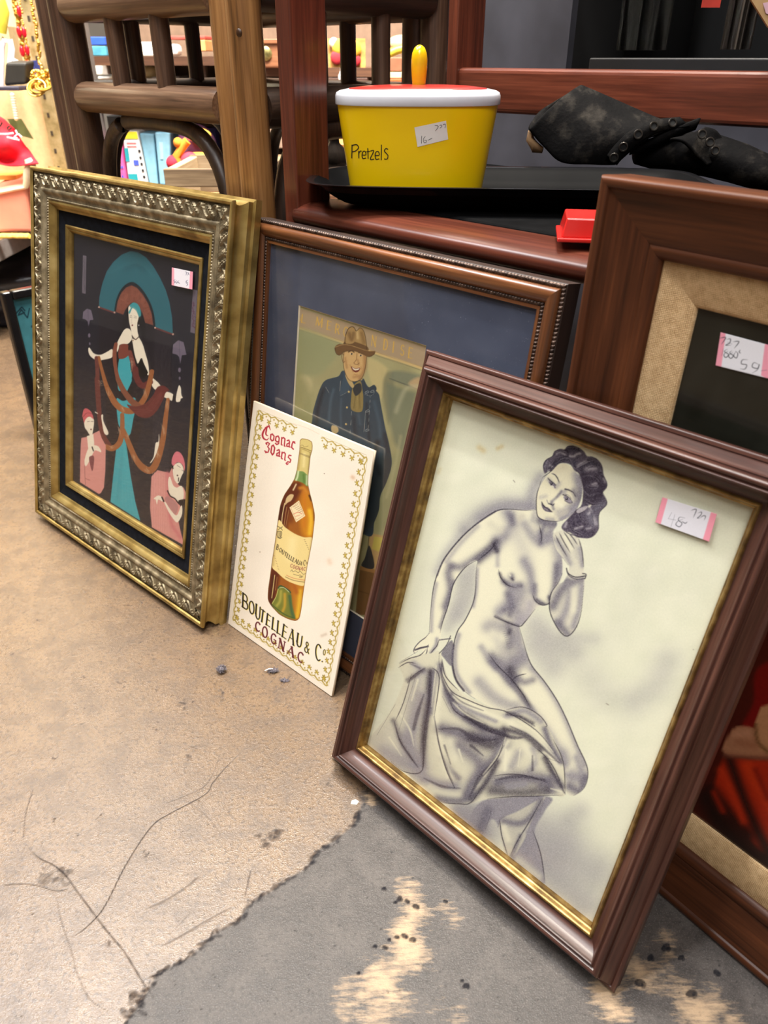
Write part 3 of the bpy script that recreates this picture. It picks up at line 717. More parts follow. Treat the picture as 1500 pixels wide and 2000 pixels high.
def make_gold():
    P = GOLD
    R = empty('gilt_picture_frame', P.M, 'ornate gilt frame with black velvet mat holding the art deco lady in a fan headdress', 'picture frame')
    # outer moulding with scooped sides
    side = [(-.006, -.036), (.0035, -.036), (.0035, -.028), (.0005, -.0265), (.0005, -.021), (-.001, -.0195), (-.0035, -.016), (-.0045, -.0125), (-.004, -.009), (-.0015, -.006), (-.0002, -.0045), (0, -.0025), (-.0008, -.0006), (-.0025, 0), (-.0045, -.0008), (-.0055, -.0026)]
    moulding('outer_moulding', P, side, [M_GOLD, M_GOLD], R)
    def carve(s, t, L):
        n = max(1, round(L/.0268)); p = L/n; a = np.mod(s, p)/p-.5; b = t-.5
        base = -.0012+.001*np.cos(b*math.pi)
        c1, s1 = math.cos(.75), math.sin(.75)
        x = a*p*1000; y = b*17.5
        xr = x*c1-y*s1; yr = x*s1+y*c1
        leaf = np.clip(1-(xr/9.5)**2-(yr/3.4)**2, 0, 1)**.6*.0030
        vein = np.exp(-(yr/.8)**2)*.0012*(leaf > 0)+.0005*np.sin(xr*2.0+np.abs(yr)*1.5)*(leaf > .0005)
        curl = 0
        for q in (-1, 0, 1):
            yy = y-6.4*np.sin((x+q*0)/p/1000*2*math.pi+.6)
            curl = np.maximum(curl, np.exp(-(yy/1.1)**2)*.0022) if q == 0 else curl
        xf = np.mod(x/(p*1000)+1.0, 1.0)*p*1000-p*500; yf = y+3.6
        rr = np.hypot(xf, yf); th = np.arctan2(yf, xf)
        flower = np.where(rr < 4.6, np.clip(1-(rr/(4.6*(.72+.28*np.cos(5*th))))**2, 0, 1)**.7*.0032, 0)-np.exp(-(rr/.9)**2)*.0008
        return base+np.maximum(np.maximum(leaf-vein, curl), flower)+.00025*np.sin(x*1.9+2*np.sin(y))*np.cos(y*1.7)
    relief('carved_scrollwork', P, -.0055, -.0235, -.0035, carve, .0007, 26, M_ANTIQUE, R)
    moulding('inner_cove', P, rprof([(-.0235, -.0045), (-.0252, -.0032), (-.028, -.0035), (-.030, -.0056), (-.0325, -.0066), (-.0345, -.0064)], 3), [M_ANTIQUE]*2, R)
    relief('beaded_trim', P, -.0345, -.0378, -.0075, beads(.0034, .0017), .0005, 8, M_ANTIQUE, R)
    moulding('inner_lip', P, [(-.0378, -.0078), (-.0385, -.0066), (-.0405, -.0062), (-.0425, -.0075), (-.0448, -.0108), (-.047, -.0125), (-.0482, -.0128), (-.0485, -.0175)], [M_GOLD]*2, R)
    ring('velvet_mat', P, -.0482, -.0665, -.0155, -.018, [M_VELVET]*2, R)
    moulding('gilt_fillet', P, [(-.0648, -.0185), (-.0648, -.0162), (-.0662, -.0152), (-.068, -.0158), (-.0692, -.0172), (-.0705, -.0168), (-.0722, -.018), (-.074, -.0205), (-.0742, -.024)], [M_GOLD]*2, R)
    picture('art_print', P, (.073, P.w-.073, .073, P.h-.073), -.023, 330, 430, paint_deco, M_PRINT, R)
    MB().box((.066, .066, -.0212), (P.w-.066, P.h-.066, -.0198)).build('glass_pane', M_GLASS, R, smooth=False)
    sheet('backing_board', P, .004, -.029, M_BACK, R, .006)
    g = Z(5.556, 140, 440)
    c = g(1088,458, 1315,505, 1308,698, 1084,650)
    sticker(P, c, -.0194, tag_gold(c), R, M_TAG, label='white price tag with pink edges, stuck on upside down', n=(90, 80))
make_gold()

# ------------------------------------------------------------------ picture 2: walnut frame, man in a denim jacket
def walnut_mats(n):
    d, m_, l = (62,36,21), (108,65,37), (148,96,57)
    return [wood(n+'_rail', d, m_, l, 0, 1.0, .3, .05, coat=.3), wood(n+'_stile', d, m_, l, 1, 1.0, .3, .05, coat=.3)]
def paint_denim(X, Y):
    A = Art(X, Y, (168,162,116)); w = Z(3.279, 560, 590)
    A.mottle(10, 120, 3, (1, 1, .8))
    A.fill(w(50,30, 900,290, 870,420, 60,150), (172,150,118), 1, .6, False)
    A.fill(w(55,148, 870,415, 868,432, 55,165), (206,178,120), 1, .6, False); A.stroke(w(55,170, 866,438), 1, (120,100,70), .6, .5, False); A.stroke(w(58,152, 870,418), .6, (140,112,76), .7, .5, False)
    A.fill(w(50,170, 340,265, 330,330, 200,470, 40,420), (150,154,112), .8, 6); A.fill(w(60,490, 140,480, 160,560, 90,700, 60,660), (202,188,140), .8, 4)
    A.fill(w(600,440, 690,450, 690,700, 650,780, 610,600), (120,120,92), .7, 4, False); A.fill(w(520,360, 640,420, 620,500, 600,620, 540,520), (196,180,126), .9, 3)
    A.fill(w(690,440, 880,480, 850,560, 680,500), (120,126,104), .8, 4); A.stroke(w(660,490, 860,565), 2, (88,92,80), .8, .7, False); A.fill(w(780,520, 850,480, 840,560), (204,168,122), .8, 3)
    A.fill(w(640,520, 830,580, 740,980, 690,900, 650,740), (112,120,98), .75, 5, False); A.fill(w(30,420, 150,560, 160,760, 20,700), (140,142,96), .6, 8)
    A.fill(w(600,1080, 760,960, 700,1300, 640,1440, 560,1460), (146,146,104), .8, 6); A.shade(w(700,700, 760,560, 840,540), 5, (190,186,150), .5)
    A.shade(w(640,1250, 700,1020, 730,860), 4, (182,176,132), .5)
    # crates at the foot
    A.fill(w(530,1480, 640,1500, 600,1720, 520,1700), (196,160,104), 1, .6, False); A.fill(w(560,1500, 620,1510, 590,1600, 545,1580), (206,190,90), .9, .8, False)
    A.stroke(w(530,1480, 520,1600, 545,1705), 1, (84,56,30), .9, .5); A.fill(w(470,1700, 620,1730, 560,2010, 440,2000), (128,92,52), 1, .8, False); A.fill(w(470,1690, 620,1725, 618,1750, 468,1715), (170,124,72), 1, .6, False); A.stroke(w(460,1850, 600,1890), 1, (80,56,32), .8, .5, False)
    A.fill(w(500,1640, 530,1560, 560,1700, 480,1690), (40,44,50), .9, .8)
    # coat
    blue, dk, lt = (46,66,80), (26,36,46), (74,98,112)
    A.fill(w(365,440, 330,475, 250,500, 215,550, 185,640, 165,720, 155,800, 60,1250, 250,1320, 520,1500, 560,1410, 590,1330, 600,1240, 640,1150, 672,1040, 660,930, 630,800, 600,640, 590,590, 560,560, 520,540, 490,490, 470,500), blue, 1, .6)
    A.setclip(w(365,440, 330,475, 250,500, 215,550, 185,640, 165,720, 155,800, 60,1250, 250,1320, 520,1500, 560,1410, 590,1330, 600,1240, 640,1150, 672,1040, 660,930, 630,800, 600,640, 590,590, 560,560, 520,540, 490,490, 470,500))
    A.fill(w(540,1000, 680,1000, 640,1400, 540,1450, 300,1500, 150,1300, 330,1000, 420,920), (38,46,50), .75, 8)
    for p, r, c, a in ((w(300,560, 280,640, 270,760), 3, lt, .7), (w(350,620, 345,720, 350,800), 2.5, lt, .5), (w(235,560, 200,680, 190,780), 4, dk, .7), (w(430,740, 440,860), 4, dk, .5), (w(560,640, 590,760, 600,860), 4, lt, .5), (w(510,650, 520,760, 530,900), 3, dk, .6), (w(630,850, 650,960), 5, dk, .7), (w(460,720, 470,780), 3, lt, .5), (w(580,900, 570,1000, 590,1100), 5, (20,26,32), .7), (w(600,1010, 630,1060), 4, (58,66,66), .6)):
        A.shade(p, r, c, a)
    A.setclip()
    A.fill(w(365,440, 360,500, 340,570, 345,600, 385,570, 410,530, 380,470), (54,78,94), 1, .5); A.fill(w(490,490, 520,545, 560,530, 575,560, 545,595, 500,590, 480,560), (40,58,72), 1, .5)
    st = (206,202,184)
    for p in (w(345,600, 380,580, 400,560), w(500,590, 540,600, 565,575), w(535,600, 530,700, 520,820), w(250,545, 270,580), w(420,580, 415,700, 405,860), w(505,700, 495,830), w(345,505, 340,570)):
        q = smooth_pts(p)
        for i in range(0, len(q)-1, 2): A.stroke([q[i], q[i+1]], .55, st, .8, .4, False)
    A.fill(w(425,540, 470,505, 485,560, 490,620, 480,700, 415,690, 412,620), (140,122,72), 1, .5); A.fill(w(425,545, 470,520, 478,570, 440,600), (40,48,54), 1, .6); A.stroke(w(440,600, 430,680), 1, (100,84,50), .9, .5); A.stroke(w(465,590, 470,680), 1, (100,84,50), .9, .5); A.stroke(w(452,600, 450,690), .8, (176,154,96), .9, .5)
    A.fill(w(375,470, 395,520, 420,550, 430,530, 390,470), (190,164,110), 1, .5)
    for x, y in ((398,575), (386,675), (380,782)): A.dot(*w(x, y)[0], 2.0, (196,166,96)); A.dot(*w(x-2, y-3)[0], .8, (232,214,160))
    A.fill(w(290,790, 325,800, 330,830, 305,845, 285,820), (196,170,120), 1, .8)
    for x, y in ((510,575), (545,570), (515,695), (512,818)): A.stroke(w(x-10,y+4, x+8,y-6, x+14,y+4, x-6,y+10), .9, (170,178,176), .9, .5)
    # trousers hand etc. below are hidden; face and hat
    skin, sk2, ln = (208,170,112), (156,112,70), (58,40,28)
    A.fill(w(365,310, 360,370, 368,430, 380,470, 410,505, 450,505, 480,480, 500,430, 508,380, 515,330, 500,290, 440,275, 385,285), skin, 1, .5)
    A.shade(w(500,330, 500,420, 470,490), 4, sk2, .7); A.shade(w(380,300, 450,300, 510,320), 4, (110,76,48), .8); A.shade(w(375,360, 385,420), 2.5, sk2, .5); A.shade(w(455,370, 460,400), 2, sk2, .5); A.shade(w(430,480, 460,475), 3, sk2, .5)
    A.stroke(w(395,320, 415,312, 432,322), 1.6, ln, .95, .5); A.stroke(w(462,325, 480,322, 497,334), 1.6, ln, .95, .5)
    A.ellipse(*w(415,332)[0], 3.0, 1.6, .2, (230,214,180)); A.ellipse(*w(474,342)[0], 3.0, 1.6, .2, (230,214,180)); A.dot(*w(416,332)[0], 1.7, (40,34,32)); A.dot(*w(474,342)[0], 1.7, (40,34,32))
    A.stroke(w(450,330, 445,370, 430,390, 450,400, 465,390), 1.0, (110,74,46), .9, .5)
    A.fill(w(412,412, 440,425, 470,420, 462,442, 440,450, 420,435), (110,44,34), 1, .5); A.fill(w(418,416, 440,428, 466,424, 458,434, 438,438, 424,428), (236,226,200), 1, .5)
    A.stroke(w(405,402, 412,420, 425,450), .8, sk2, .8, .4); A.stroke(w(475,410, 478,430), .8, sk2, .8, .4); A.stroke(w(430,462, 450,466), 1, sk2, .8, .5)
    A.stroke(w(366,340, 358,330, 352,350, 362,385, 372,380), 1.2, (120,80,50), .9, .5); A.stroke(w(368,320, 362,380, 370,440, 400,498, 450,508, 485,480, 503,420, 512,350), .9, ln, .8, .5)
    hat = (170,138,86)
    A.fill(w(372,270, 375,220, 395,170, 425,158, 445,185, 470,165, 495,190, 508,250, 512,300, 440,290), hat, 1, .5); A.shade(w(400,200, 420,240, 430,190), 4, (110,82,50), .7); A.shade(w(480,200, 495,260), 4, (120,90,54), .6); A.shade(w(450,190, 455,230), 3, (214,184,126), .7)
    A.fill(w(370,255, 420,250, 515,285, 514,318, 440,290, 368,278), (108,80,50), 1, .5)
    A.fill(w(308,290, 330,270, 370,272, 440,286, 520,312, 565,312, 560,335, 530,350, 490,335, 430,312, 370,318, 335,340, 312,320), (112,82,50), 1, .5); A.stroke(w(312,288, 370,272, 440,287, 520,312, 566,312), 1.0, (196,160,104), .8, .5)
    A.stroke(w(372,270, 375,220, 395,170, 425,158, 445,185, 470,165, 495,190, 508,250, 512,305), .9, ln, .9, .5); A.stroke(w(308,295, 318,330, 340,340, 370,318, 430,312, 490,335, 530,350, 562,330), 1, ln, .8, .5)
    # shop lettering behind the hat
    col = (214,170,74); d = (265, 78)
    for ch, x, y, hh in (('A',72,92,44), ('L',105,108,50), ('M',205,128,54), ('E',268,150,56), ('R',322,172,58), ('C',375,190,60), ('N',555,250,66), ('D',630,272,66), ('I',680,288,66), ('S',738,308,66), ('E',790,326,66)):
        b = w(x, y+hh*.5)[0]; t = w(x+6, y-hh*.5)[0]; letter(A, ch, b, t, 9.5 if ch != 'M' else 13, (1, .3), 2.3, col, a=.85)
    # redraw hat front over lettering
    A.fill(w(376,262, 378,220, 397,173, 425,162, 440,190, 430,260), hat, 1, .6); A.shade(w(400,200, 415,240, 428,200), 4, (112,84,52), .7)
    A.stroke(w(374,265, 376,220, 395,171, 425,159, 445,186), .9, ln, .9, .5)
    return A.linear()
def make_walnut():
    P = WALN; R = empty('walnut_picture_frame', P.M, 'walnut frame with beaded edges and navy mat round a man in denim jacket', 'picture frame')
    wm = walnut_mats('walnut')
    M_BEAD = metalgold('dark_bronze_bead', (44,34,30), (74,58,50), (110,90,78), .35, 200, .6)
    M_SIDE = plain('dark_frame_side', (44,28,20), .5)
    moulding('outer_moulding', P, [(-.006, -.021), (0, -.021), (0, -.0035), (-.0008, -.0028)], [M_SIDE]*2, R)
    relief('outer_beading', P, -.0005, -.004, -.0022, beads(.0033, .0018), .0005, 8, M_BEAD, R)
    moulding('walnut_band', P, rprof([(-.004, -.0024), (-.0048, .0002), (-.0075, .0022), (-.011, .0022), (-.0145, .0004), (-.0172, -.0028)], 4), wm, R)
    relief('inner_beading', P, -.0172, -.0205, -.003, beads(.0031, .0017), .0005, 8, M_BEAD, R)
    moulding('sight_edge', P, [(-.0205, -.0026), (-.0232, -.0026), (-.0236, -.006)], wm, R)
    navy, t, b = mat('navy_mat_board', .8, 0, .3)
    n = nd(t, 'ShaderNodeTexNoise', i_Scale=14.0, i_Detail=4.0); n2 = nd(t, 'ShaderNodeTexNoise', i_Scale=800.0, i_Detail=1.0)
    cc = coords(t, (1, 1, 1)); t.links.new(cc, n.inputs[0]); t.links.new(cc, n2.inputs[0])
    r = ramp(t, n.outputs[0], [(.35, hx(62,68,86)), (.7, hx(80,86,104))]); r2 = ramp(t, n2.outputs[0], [(.72, (0,0,0,1)), (.8, (.16,.16,.18,1))])
    mx = nd(t, 'ShaderNodeMix', data_type='RGBA', blend_type='ADD'); mx.inputs[0].default_value = 1; t.links.new(r.outputs[0], mx.inputs[6]); t.links.new(r2.outputs[0], mx.inputs[7]); t.links.new(mx.outputs[2], b.inputs['Base Color'])
    u0, u1, v0, v1 = .0755, .2585, .081, P.h-.0782
    ov = .001
    mb = MB(); a, q = .0232, .0058
    O = [(a, a), (P.w-a, a), (P.w-a, P.h-a), (a, P.h-a)]; I = [(u0, v0), (u1, v0), (u1, v1), (u0, v1)]
    mb.add([(x, y, -q) for x, y in O]+[(x, y, -q) for x, y in I], [(i, (i+1) % 4, 4+(i+1) % 4, 4+i) for i in range(4)])
    mb.build('mat_board', navy, R, smooth=False)
    mb = MB(); e = .0011
    J = [(u0+e, v0+e), (u1-e, v0+e), (u1-e, v1-e), (u0+e, v1-e)]
    mb.add([(x, y, -q) for x, y in I]+[(x, y, -.0072) for x, y in J], [(i, (i+1) % 4, 4+(i+1) % 4, 4+i) for i in range(4)])
    mb.build('mat_bevel', plain('cream_mat_core', (226,216,190), .8), R, smooth=False)
    picture('art_print', P, (u0, u1, v0, v1), -.0073, 300, 500, paint_denim, M_PRINT, R)
    MB().box((.0215, .0215, -.0052), (P.w-.0215, P.h-.0215, -.004)).build('glass_pane', glass_pane('dusty_glass', .16, .12), R, smooth=False)
    sheet('backing_board', P, .003, -.013, M_BACK, R, .006)
make_walnut()

# ------------------------------------------------------------------ loose card with the bottle
def paint_card(X, Y):
    A = Art(X, Y, (238,226,207)); c = Z(3.333, 430, 770); q = Z(6.383, 445, 1120); f = Z(6, 490, 790); b = Z(5.405, 510, 850)
    A.mottle(4, 160, 8)
    A.shade(c(855,540, 860,545), 4, (212,172,134), .7, False); A.shade(c(700,1085, 705,1100), 5, (222,190,158), .5, False); A.dot(*c(672,518)[0], .8, (80,60,40)); A.dot(*c(255,1028)[0], .8, (110,80,50))
    A.shade(c(655,1575, 680,1565), 3, (200,180,156), .6, False)
    # gilt ivy border
    gd, ol = (206,176,66), (138,118,42)
    P = CARD
    def loc(u, v):
        r = project(np.array([P.b+u*P.u+v*P.v])); return (float(r[0][0]), float(r[1][0]))
    w, h = P.w, P.h; ins = .0095
    def leaf(u, v, du, dv, s=1.0):
        """little stem with a five lobed ivy leaf growing inwards"""
        p0 = loc(u, v); e = .0068*s; c0 = loc(u+du*e+dv*.0012, v+dv*e-du*.0012)
        A.stroke([p0, loc(u+du*e*.5-dv*.001, v+dv*e*.5+du*.001), c0], 1.0, ol, .85, .5)
        tu, tv = -dv, du
        for a in (-2.1, -1.05, 0, 1.05, 2.1):
            r = .0030*s; x = math.cos(a)*r; y = math.sin(a)*r
            A.stroke([c0, loc(u+du*(e+x)+tu*y+dv*.0012, v+dv*(e+x)+tv*y-du*.0012)], 2.1, ol, .9, .5, False)
        for a in (-2.1, -1.05, 0, 1.05, 2.1):
            r = .0021*s; x = math.cos(a)*r; y = math.sin(a)*r
            A.stroke([c0, loc(u+du*(e+x)+tu*y+dv*.0012, v+dv*(e+x)+tv*y-du*.0012)], .9, gd, 1, .4, False)
    def run(u0, v0, u1, v1, du, dv):
        L = math.hypot(u1-u0, v1-v0); n = int(L/.0118)
        pts = []
        for i in range(n*4+1):
            t = i/(n*4); k = .0011*math.sin(i*math.pi/2*1.0)
            pts.append(loc(u0+(u1-u0)*t+du*k, v0+(v1-v0)*t+dv*k))
        A.stroke(pts, 2.0, ol, .9, .5); A.stroke(pts, 1.0, gd, .9, .4)
        A.stroke([loc(u0-du*.002, v0-dv*.002), loc(u1-du*.002, v1-dv*.002)], .5, ol, .55, .4, False)
        for i in range(n):
            t = (i+.35)/n; x, y = u0+(u1-u0)*t, v0+(v1-v0)*t
            leaf(x, y, du, dv)
            t = (i+.85)/n; x, y = u0+(u1-u0)*t, v0+(v1-v0)*t; c0 = loc(x+du*.0022, y+dv*.0022)
            A.dot(c0[0], c0[1], 1.5, ol, .8); A.dot(c0[0], c0[1], .9, gd)
    run(ins, ins, w-ins, ins, 0, 1); run(ins, h-ins, ins, ins, 1, 0); run(w-ins, ins, w-ins, h-ins, -1, 0)
    run(w-ins, h-ins, w-ins-.066, h-ins, 0, -1); run(ins+.066, h-ins, ins, h-ins, 0, -1)
    A.stroke(c(470,190, 560,220, 640,260), .7, (214,184,150), .7, .5)
    # heading in red black-letter
    red = (172,40,54)
    S1 = lambda pts, wd=2.4, a=1: A.stroke(f(*pts), wd, red, a, .45, smooth=False)
    A.stroke(f(200,262, 165,280, 140,320, 130,360, 145,400, 180,415, 200,395), [1, 2.6, 3.6, 3.6, 3, 2.2, 1], red, 1, .45); A.stroke(f(185,255, 175,300, 170,350, 195,370), [2, 3, 2.6, 1], red, 1, .45); A.stroke(f(205,250, 222,300), [3, 1], red, 1, .45); A.stroke(f(160,270, 205,255), 1.2, red, 1, .45)
    for pts in ((228,355, 222,405, 240,425), (246,350, 265,372, 258,418, 240,428), (228,352, 246,346)): S1(pts)
    for pts in ((288,380, 280,420, 300,440), (312,372, 325,395, 318,460, 295,470, 280,455), (288,378, 312,370), (300,440, 320,432)): S1(pts)
    for pts in ((355,388, 350,470, 358,476), (355,400, 375,388, 392,405, 384,485, 392,490)): S1(pts)
    for pts in ((418,425, 438,418, 446,440, 440,495, 450,500), (442,450, 415,465, 412,490, 438,495)): S1(pts)
    for pts in ((505,440, 485,440, 474,470, 470,505, 490,525), (488,436, 508,455)): S1(pts)
    for pts in ((170,460, 190,445, 212,460, 190,495, 208,520, 195,560, 165,565), (172,450, 180,470), (155,545, 180,560)): S1(pts, 2.2)
    for pts in ((238,490, 228,560, 245,590), (255,478, 272,510, 262,570, 245,592), (240,488, 256,478)): S1(pts, 2.6)
    for pts in ((300,540, 322,530, 330,555, 322,605, 332,610), (326,562, 298,575, 295,600, 320,606)): S1(pts)
    for pts in ((358,560, 350,630, 360,638), (358,572, 382,562, 396,580, 388,650, 396,655)): S1(pts)
    for pts in ((462,600, 440,595, 430,620, 460,650, 450,680, 425,672), (425,672, 405,690, 415,705, 428,695)): S1(pts, 2.2)
    # bottle silhouette
    out = b(405,60, 425,38, 480,45, 525,70, 533,110, 530,160, 512,220, 500,320, 488,420, 485,520, 505,620, 530,720, 550,830, 550,900, 530,1080, 500,1250, 470,1400, 450,1540, 430,1680, 410,1850, 390,1935, 350,1962, 270,1940, 180,1890, 100,1800, 66,1730, 70,1620, 90,1480, 110,1330, 140,1130, 165,950, 178,850, 200,730, 240,630, 300,540, 345,460, 370,370, 385,260, 400,150)
    A.fill(out, (150,86,26), 1, .5); A.setclip(out)
    A.fill(b(60,1790, 190,640, 330,500, 420,540, 330,760, 280,900, 250,1100, 130,1800), (92,40,18), 1, 4)
    A.shade(b(205,760, 190,860, 175,960), 4, (64,26,16), .9); A.shade(b(270,650, 240,760, 200,930), 3, (70,30,18), .7); A.shade(b(340,760, 300,900), 7, (112,56,22), .8)
    A.fill(b(420,640, 500,620, 545,800, 545,920, 520,1090, 430,1060, 400,900), (190,120,24), 1, 5); A.shade(b(500,800, 515,900, 500,1040), 5, (226,174,44), .95); A.shade(b(440,600, 450,760, 440,960), 3.5, (190,110,28), .7); A.shade(b(400,560, 440,560, 470,600), 4, (200,130,40), .8)
    A.shade(b(500,640, 520,690), 2, (60,30,16), .9); A.shade(b(545,780, 548,900), 1.6, (110,60,16), .8)
    A.fill(b(300,1480, 460,1560, 420,1960, 330,1900), (182,116,30), 1, 6, False); A.shade(b(400,1650, 390,1780, 370,1920), 4.5, (218,170,44), .95); A.shade(b(120,1500, 95,1700, 120,1800), 5, (72,32,18), .9); A.shade(b(330,1560, 360,1660), 5, (160,84,26), .8)
    # punt in the base
    A.fill(b(105,1790, 150,1700, 170,1620, 200,1590, 280,1640, 310,1700, 320,1800, 350,1920, 345,1945, 270,1930, 180,1880), (112,116,44), 1, .8)
    A.shade(b(200,1650, 190,1750, 160,1800), 3, (170,160,70), .8); A.shade(b(240,1680, 240,1800, 220,1860), 3, (196,150,50), .8); A.shade(b(290,1700, 310,1850, 330,1920), 3, (60,90,60), .85); A.stroke(b(170,1620, 200,1592, 280,1640, 300,1665), 2.4, (48,74,46), .9, .6); A.stroke(b(185,1615, 230,1612, 285,1660), 1.0, (206,214,170), .9, .5); A.stroke(b(105,1790, 150,1830, 250,1900, 345,1935), 1.8, (60,76,40), .8, .6); A.stroke(b(110,1780, 150,1705, 172,1625), 1.2, (196,190,110), .9, .5)
    # highlights on glass
    A.stroke(b(240,720, 215,850, 208,950), 1.6, (226,206,150), .9, .5); A.stroke(b(262,760, 245,860, 232,960), 1.0, (206,170,110), .7, .5); A.stroke(b(285,790, 262,900, 250,970), .9, (200,170,110), .6, .5); A.fill(b(245,715, 260,660, 300,625, 335,635, 310,690, 270,715, 245,740), (206,178,128), .95, .8)
    A.shade(b(330,580, 360,520), 1.6, (226,206,160), .9); A.stroke(b(135,1480, 115,1640, 105,1720), 1.6, (220,200,130), .85, .5); A.stroke(b(160,1500, 142,1640), .9, (190,150,80), .7, .5)
    # shoulder of empty green glass, capsule
    A.fill(b(375,370, 430,380, 488,420, 484,540, 430,505, 340,470, 350,440), (112,138,74), 1, .6); A.shade(b(385,380, 375,440, 360,475), 2, (214,222,176), .85); A.shade(b(440,420, 445,500), 2.5, (84,116,50), .8); A.shade(b(475,430, 472,520), 2, (190,200,160), .8)
    A.fill(b(398,60, 425,36, 480,42, 530,68, 538,115, 530,165, 512,225, 500,330, 490,420, 435,385, 372,368, 385,270, 402,150), (206,186,116), 1, .6); A.shade(b(410,160, 395,260, 385,360), 2, (166,142,80), .7); A.shade(b(515,190, 500,300, 490,410), 2.4, (150,132,76), .8); A.shade(b(450,200, 440,330), 3, (228,212,150), .7)
    A.stroke(b(400,125, 450,140, 528,170), 1.2, (110,90,46), .9, .5); A.stroke(b(402,140, 450,155, 525,188), 1.6, (150,126,70), .7, .6); A.stroke(b(410,110, 430,105, 450,125, 490,115), .7, (110,84,50), .8, .4)
    for i in range(9): A.stroke(b(405+i*12,188+i*4, 412+i*12,204+i*5), .8, (90,70,44), .8, .4, False)
    # neck tag, body label
    A.fill(b(390,690, 455,855, 358,922, 290,765), (230,212,168), 1, .5, False)
    A.stroke(b(388,710, 440,848, 360,900, 305,770, 388,710), .5, (170,90,60), .8, .4, False)
    for i in range(5): A.stroke(b(330+i*16,760+i*14, 375+i*14,735+i*16), .9, (150,110,84), .8, .4, False)
    A.stroke(b(335,835, 380,815, 420,835), 1.2, (206,96,70), .8, .4); A.stroke(b(350,860, 400,845), 1, (206,110,84), .8, .4)
    A.fill(b(172,905, 240,970, 340,1040, 440,1080, 528,1090, 510,1220, 480,1370, 455,1510, 440,1590, 360,1580, 250,1530, 160,1450, 105,1380, 130,1190), (228,204,136), 1, .6); A.shade(b(150,1000, 125,1200, 110,1370), 3.5, (176,146,84), .7); A.shade(b(525,1100, 490,1340, 455,1560), 2.6, (196,168,104), .7); A.shade(b(320,1120, 300,1300), 9, (238,220,160), .6)
    A.setclip()
    A.stroke(out+[out[0]], .8, (92,60,26), .75, .5, smooth=False)
    ink = (60,46,30)
    A.lines([b(160,960, 200,985, 215,1005), b(215,970, 170,1000), b(165,1015, 160,1060, 185,1085, 205,1060, 205,1020, 165,1015), b(180,1025, 180,1070), b(195,1025, 193,1070), b(165,1080, 190,1092, 210,1080)], 1.2, (84,72,50), .9, .4, 0)
    for ch, x, y, hh, ww in (('B',165,1185,52,6), ('O',195,1215,40,6), ('U',222,1238,40,6), ('T',248,1258,40,5.5), ('E',270,1277,40,5), ('L',292,1293,40,5), ('L',312,1307,40,5), ('E',332,1320,40,5), ('A',357,1333,42,6.5), ('U',386,1347,42,6.5), ('&',413,1356,34,5), ('C',446,1350,52,6)):
        letter(A, ch, b(x-5, y+hh*.5)[0], b(x+5, y-hh*.5)[0], ww*.78, (1, .62), 1.3, ink)
    letter(A, 'o', b(466,1365)[0], b(470,1342)[0], 3, (1, .5), .8, ink)
    for ch, x, y in (('C',310,1380), ('O',336,1392), ('G',362,1402), ('N',390,1410), ('A',418,1412), ('C',446,1414)):
        letter(A, ch, b(x-4, y+17)[0], b(x+4, y-17)[0], 4.0, (1, .3), 1.2, (140,66,66))
    A.stroke(b(300,1440, 315,1425, 325,1445, 350,1435, 380,1455, 400,1440, 430,1470, 455,1465), .8, (90,74,50), .9, .4); A.stroke(b(330,1470, 380,1485, 400,1478, 420,1505, 390,1500, 430,1490), .8, (90,74,50), .9, .4)
    A.stroke(b(255,1480, 330,1512, 450,1535), .9, (190,84,60), .8, .4); A.stroke(b(245,1498, 330,1535, 445,1555), 1.4, (130,100,64), .8, .4)
    for i in range(6):
        A.stroke(b(440+i*9,1105+i*20, 452+i*8,1108+i*20), .9, (120,90,60), .8, .4, False); A.stroke(b(125+i*9,1270+i*28, 138+i*8,1280+i*28), .9, (150,110,70), .7, .4, False)
    # big lettering along the foot: black with a yellow drop edge
    big = (('B',206,440,212,268,11.5), ('O',287,503,292,352,10), ('U',362,570,372,405,8.5), ('T',415,602,432,462,7.5), ('E',490,655,507,520,8), ('L',562,710,575,568,7.5), ('L',625,757,636,610,7.5), ('E',690,805,710,655,8.5), ('A',775,872,795,705,10.5), ('U',872,915,890,770,9), ('&',968,990,980,862,9.5), ('C',1110,1085,1120,890,11))
    for dx, dy, col in ((.9, .9, (232,210,90)), (0, 0, (32,26,20))):
        for ch, bx, by, tx, ty, ww in big:
            p, t = q(bx, by)[0], q(tx, ty)[0]
            letter(A, ch, (p[0]+dx, p[1]+dy), (t[0]+dx, t[1]+dy), ww*1.36, (.8, .6), 2.9, col, serif=.16)
        p, t = q(1185,1020)[0], q(1195,955)[0]; letter(A, 'o', (p[0]+dx, p[1]+dy), (t[0]+dx, t[1]+dy), 5.5, (.8, .55), 1.4, col)
        p = q(1165,1102)[0]; A.dot(p[0]+dx, p[1]+dy, 1.3, col)
    for ch, bx, by, tx, ty, ww in (('C',362,718,372,612,9), ('O',450,797,460,672,9.5), ('G',555,874,568,758,9.5), ('N',655,950,672,836,10), ('A',770,1026,788,920,11), ('C',890,1104,906,990,10)):
        letter(A, ch, q(bx, by)[0], q(tx, ty)[0], ww*1.36, (.8, .55), 3.3, (96,30,36), serif=.16)
    A.stroke(q(1010,1370, 1080,1420, 1200,1500), .5, (150,130,110), .5, .4)
    return A.linear()
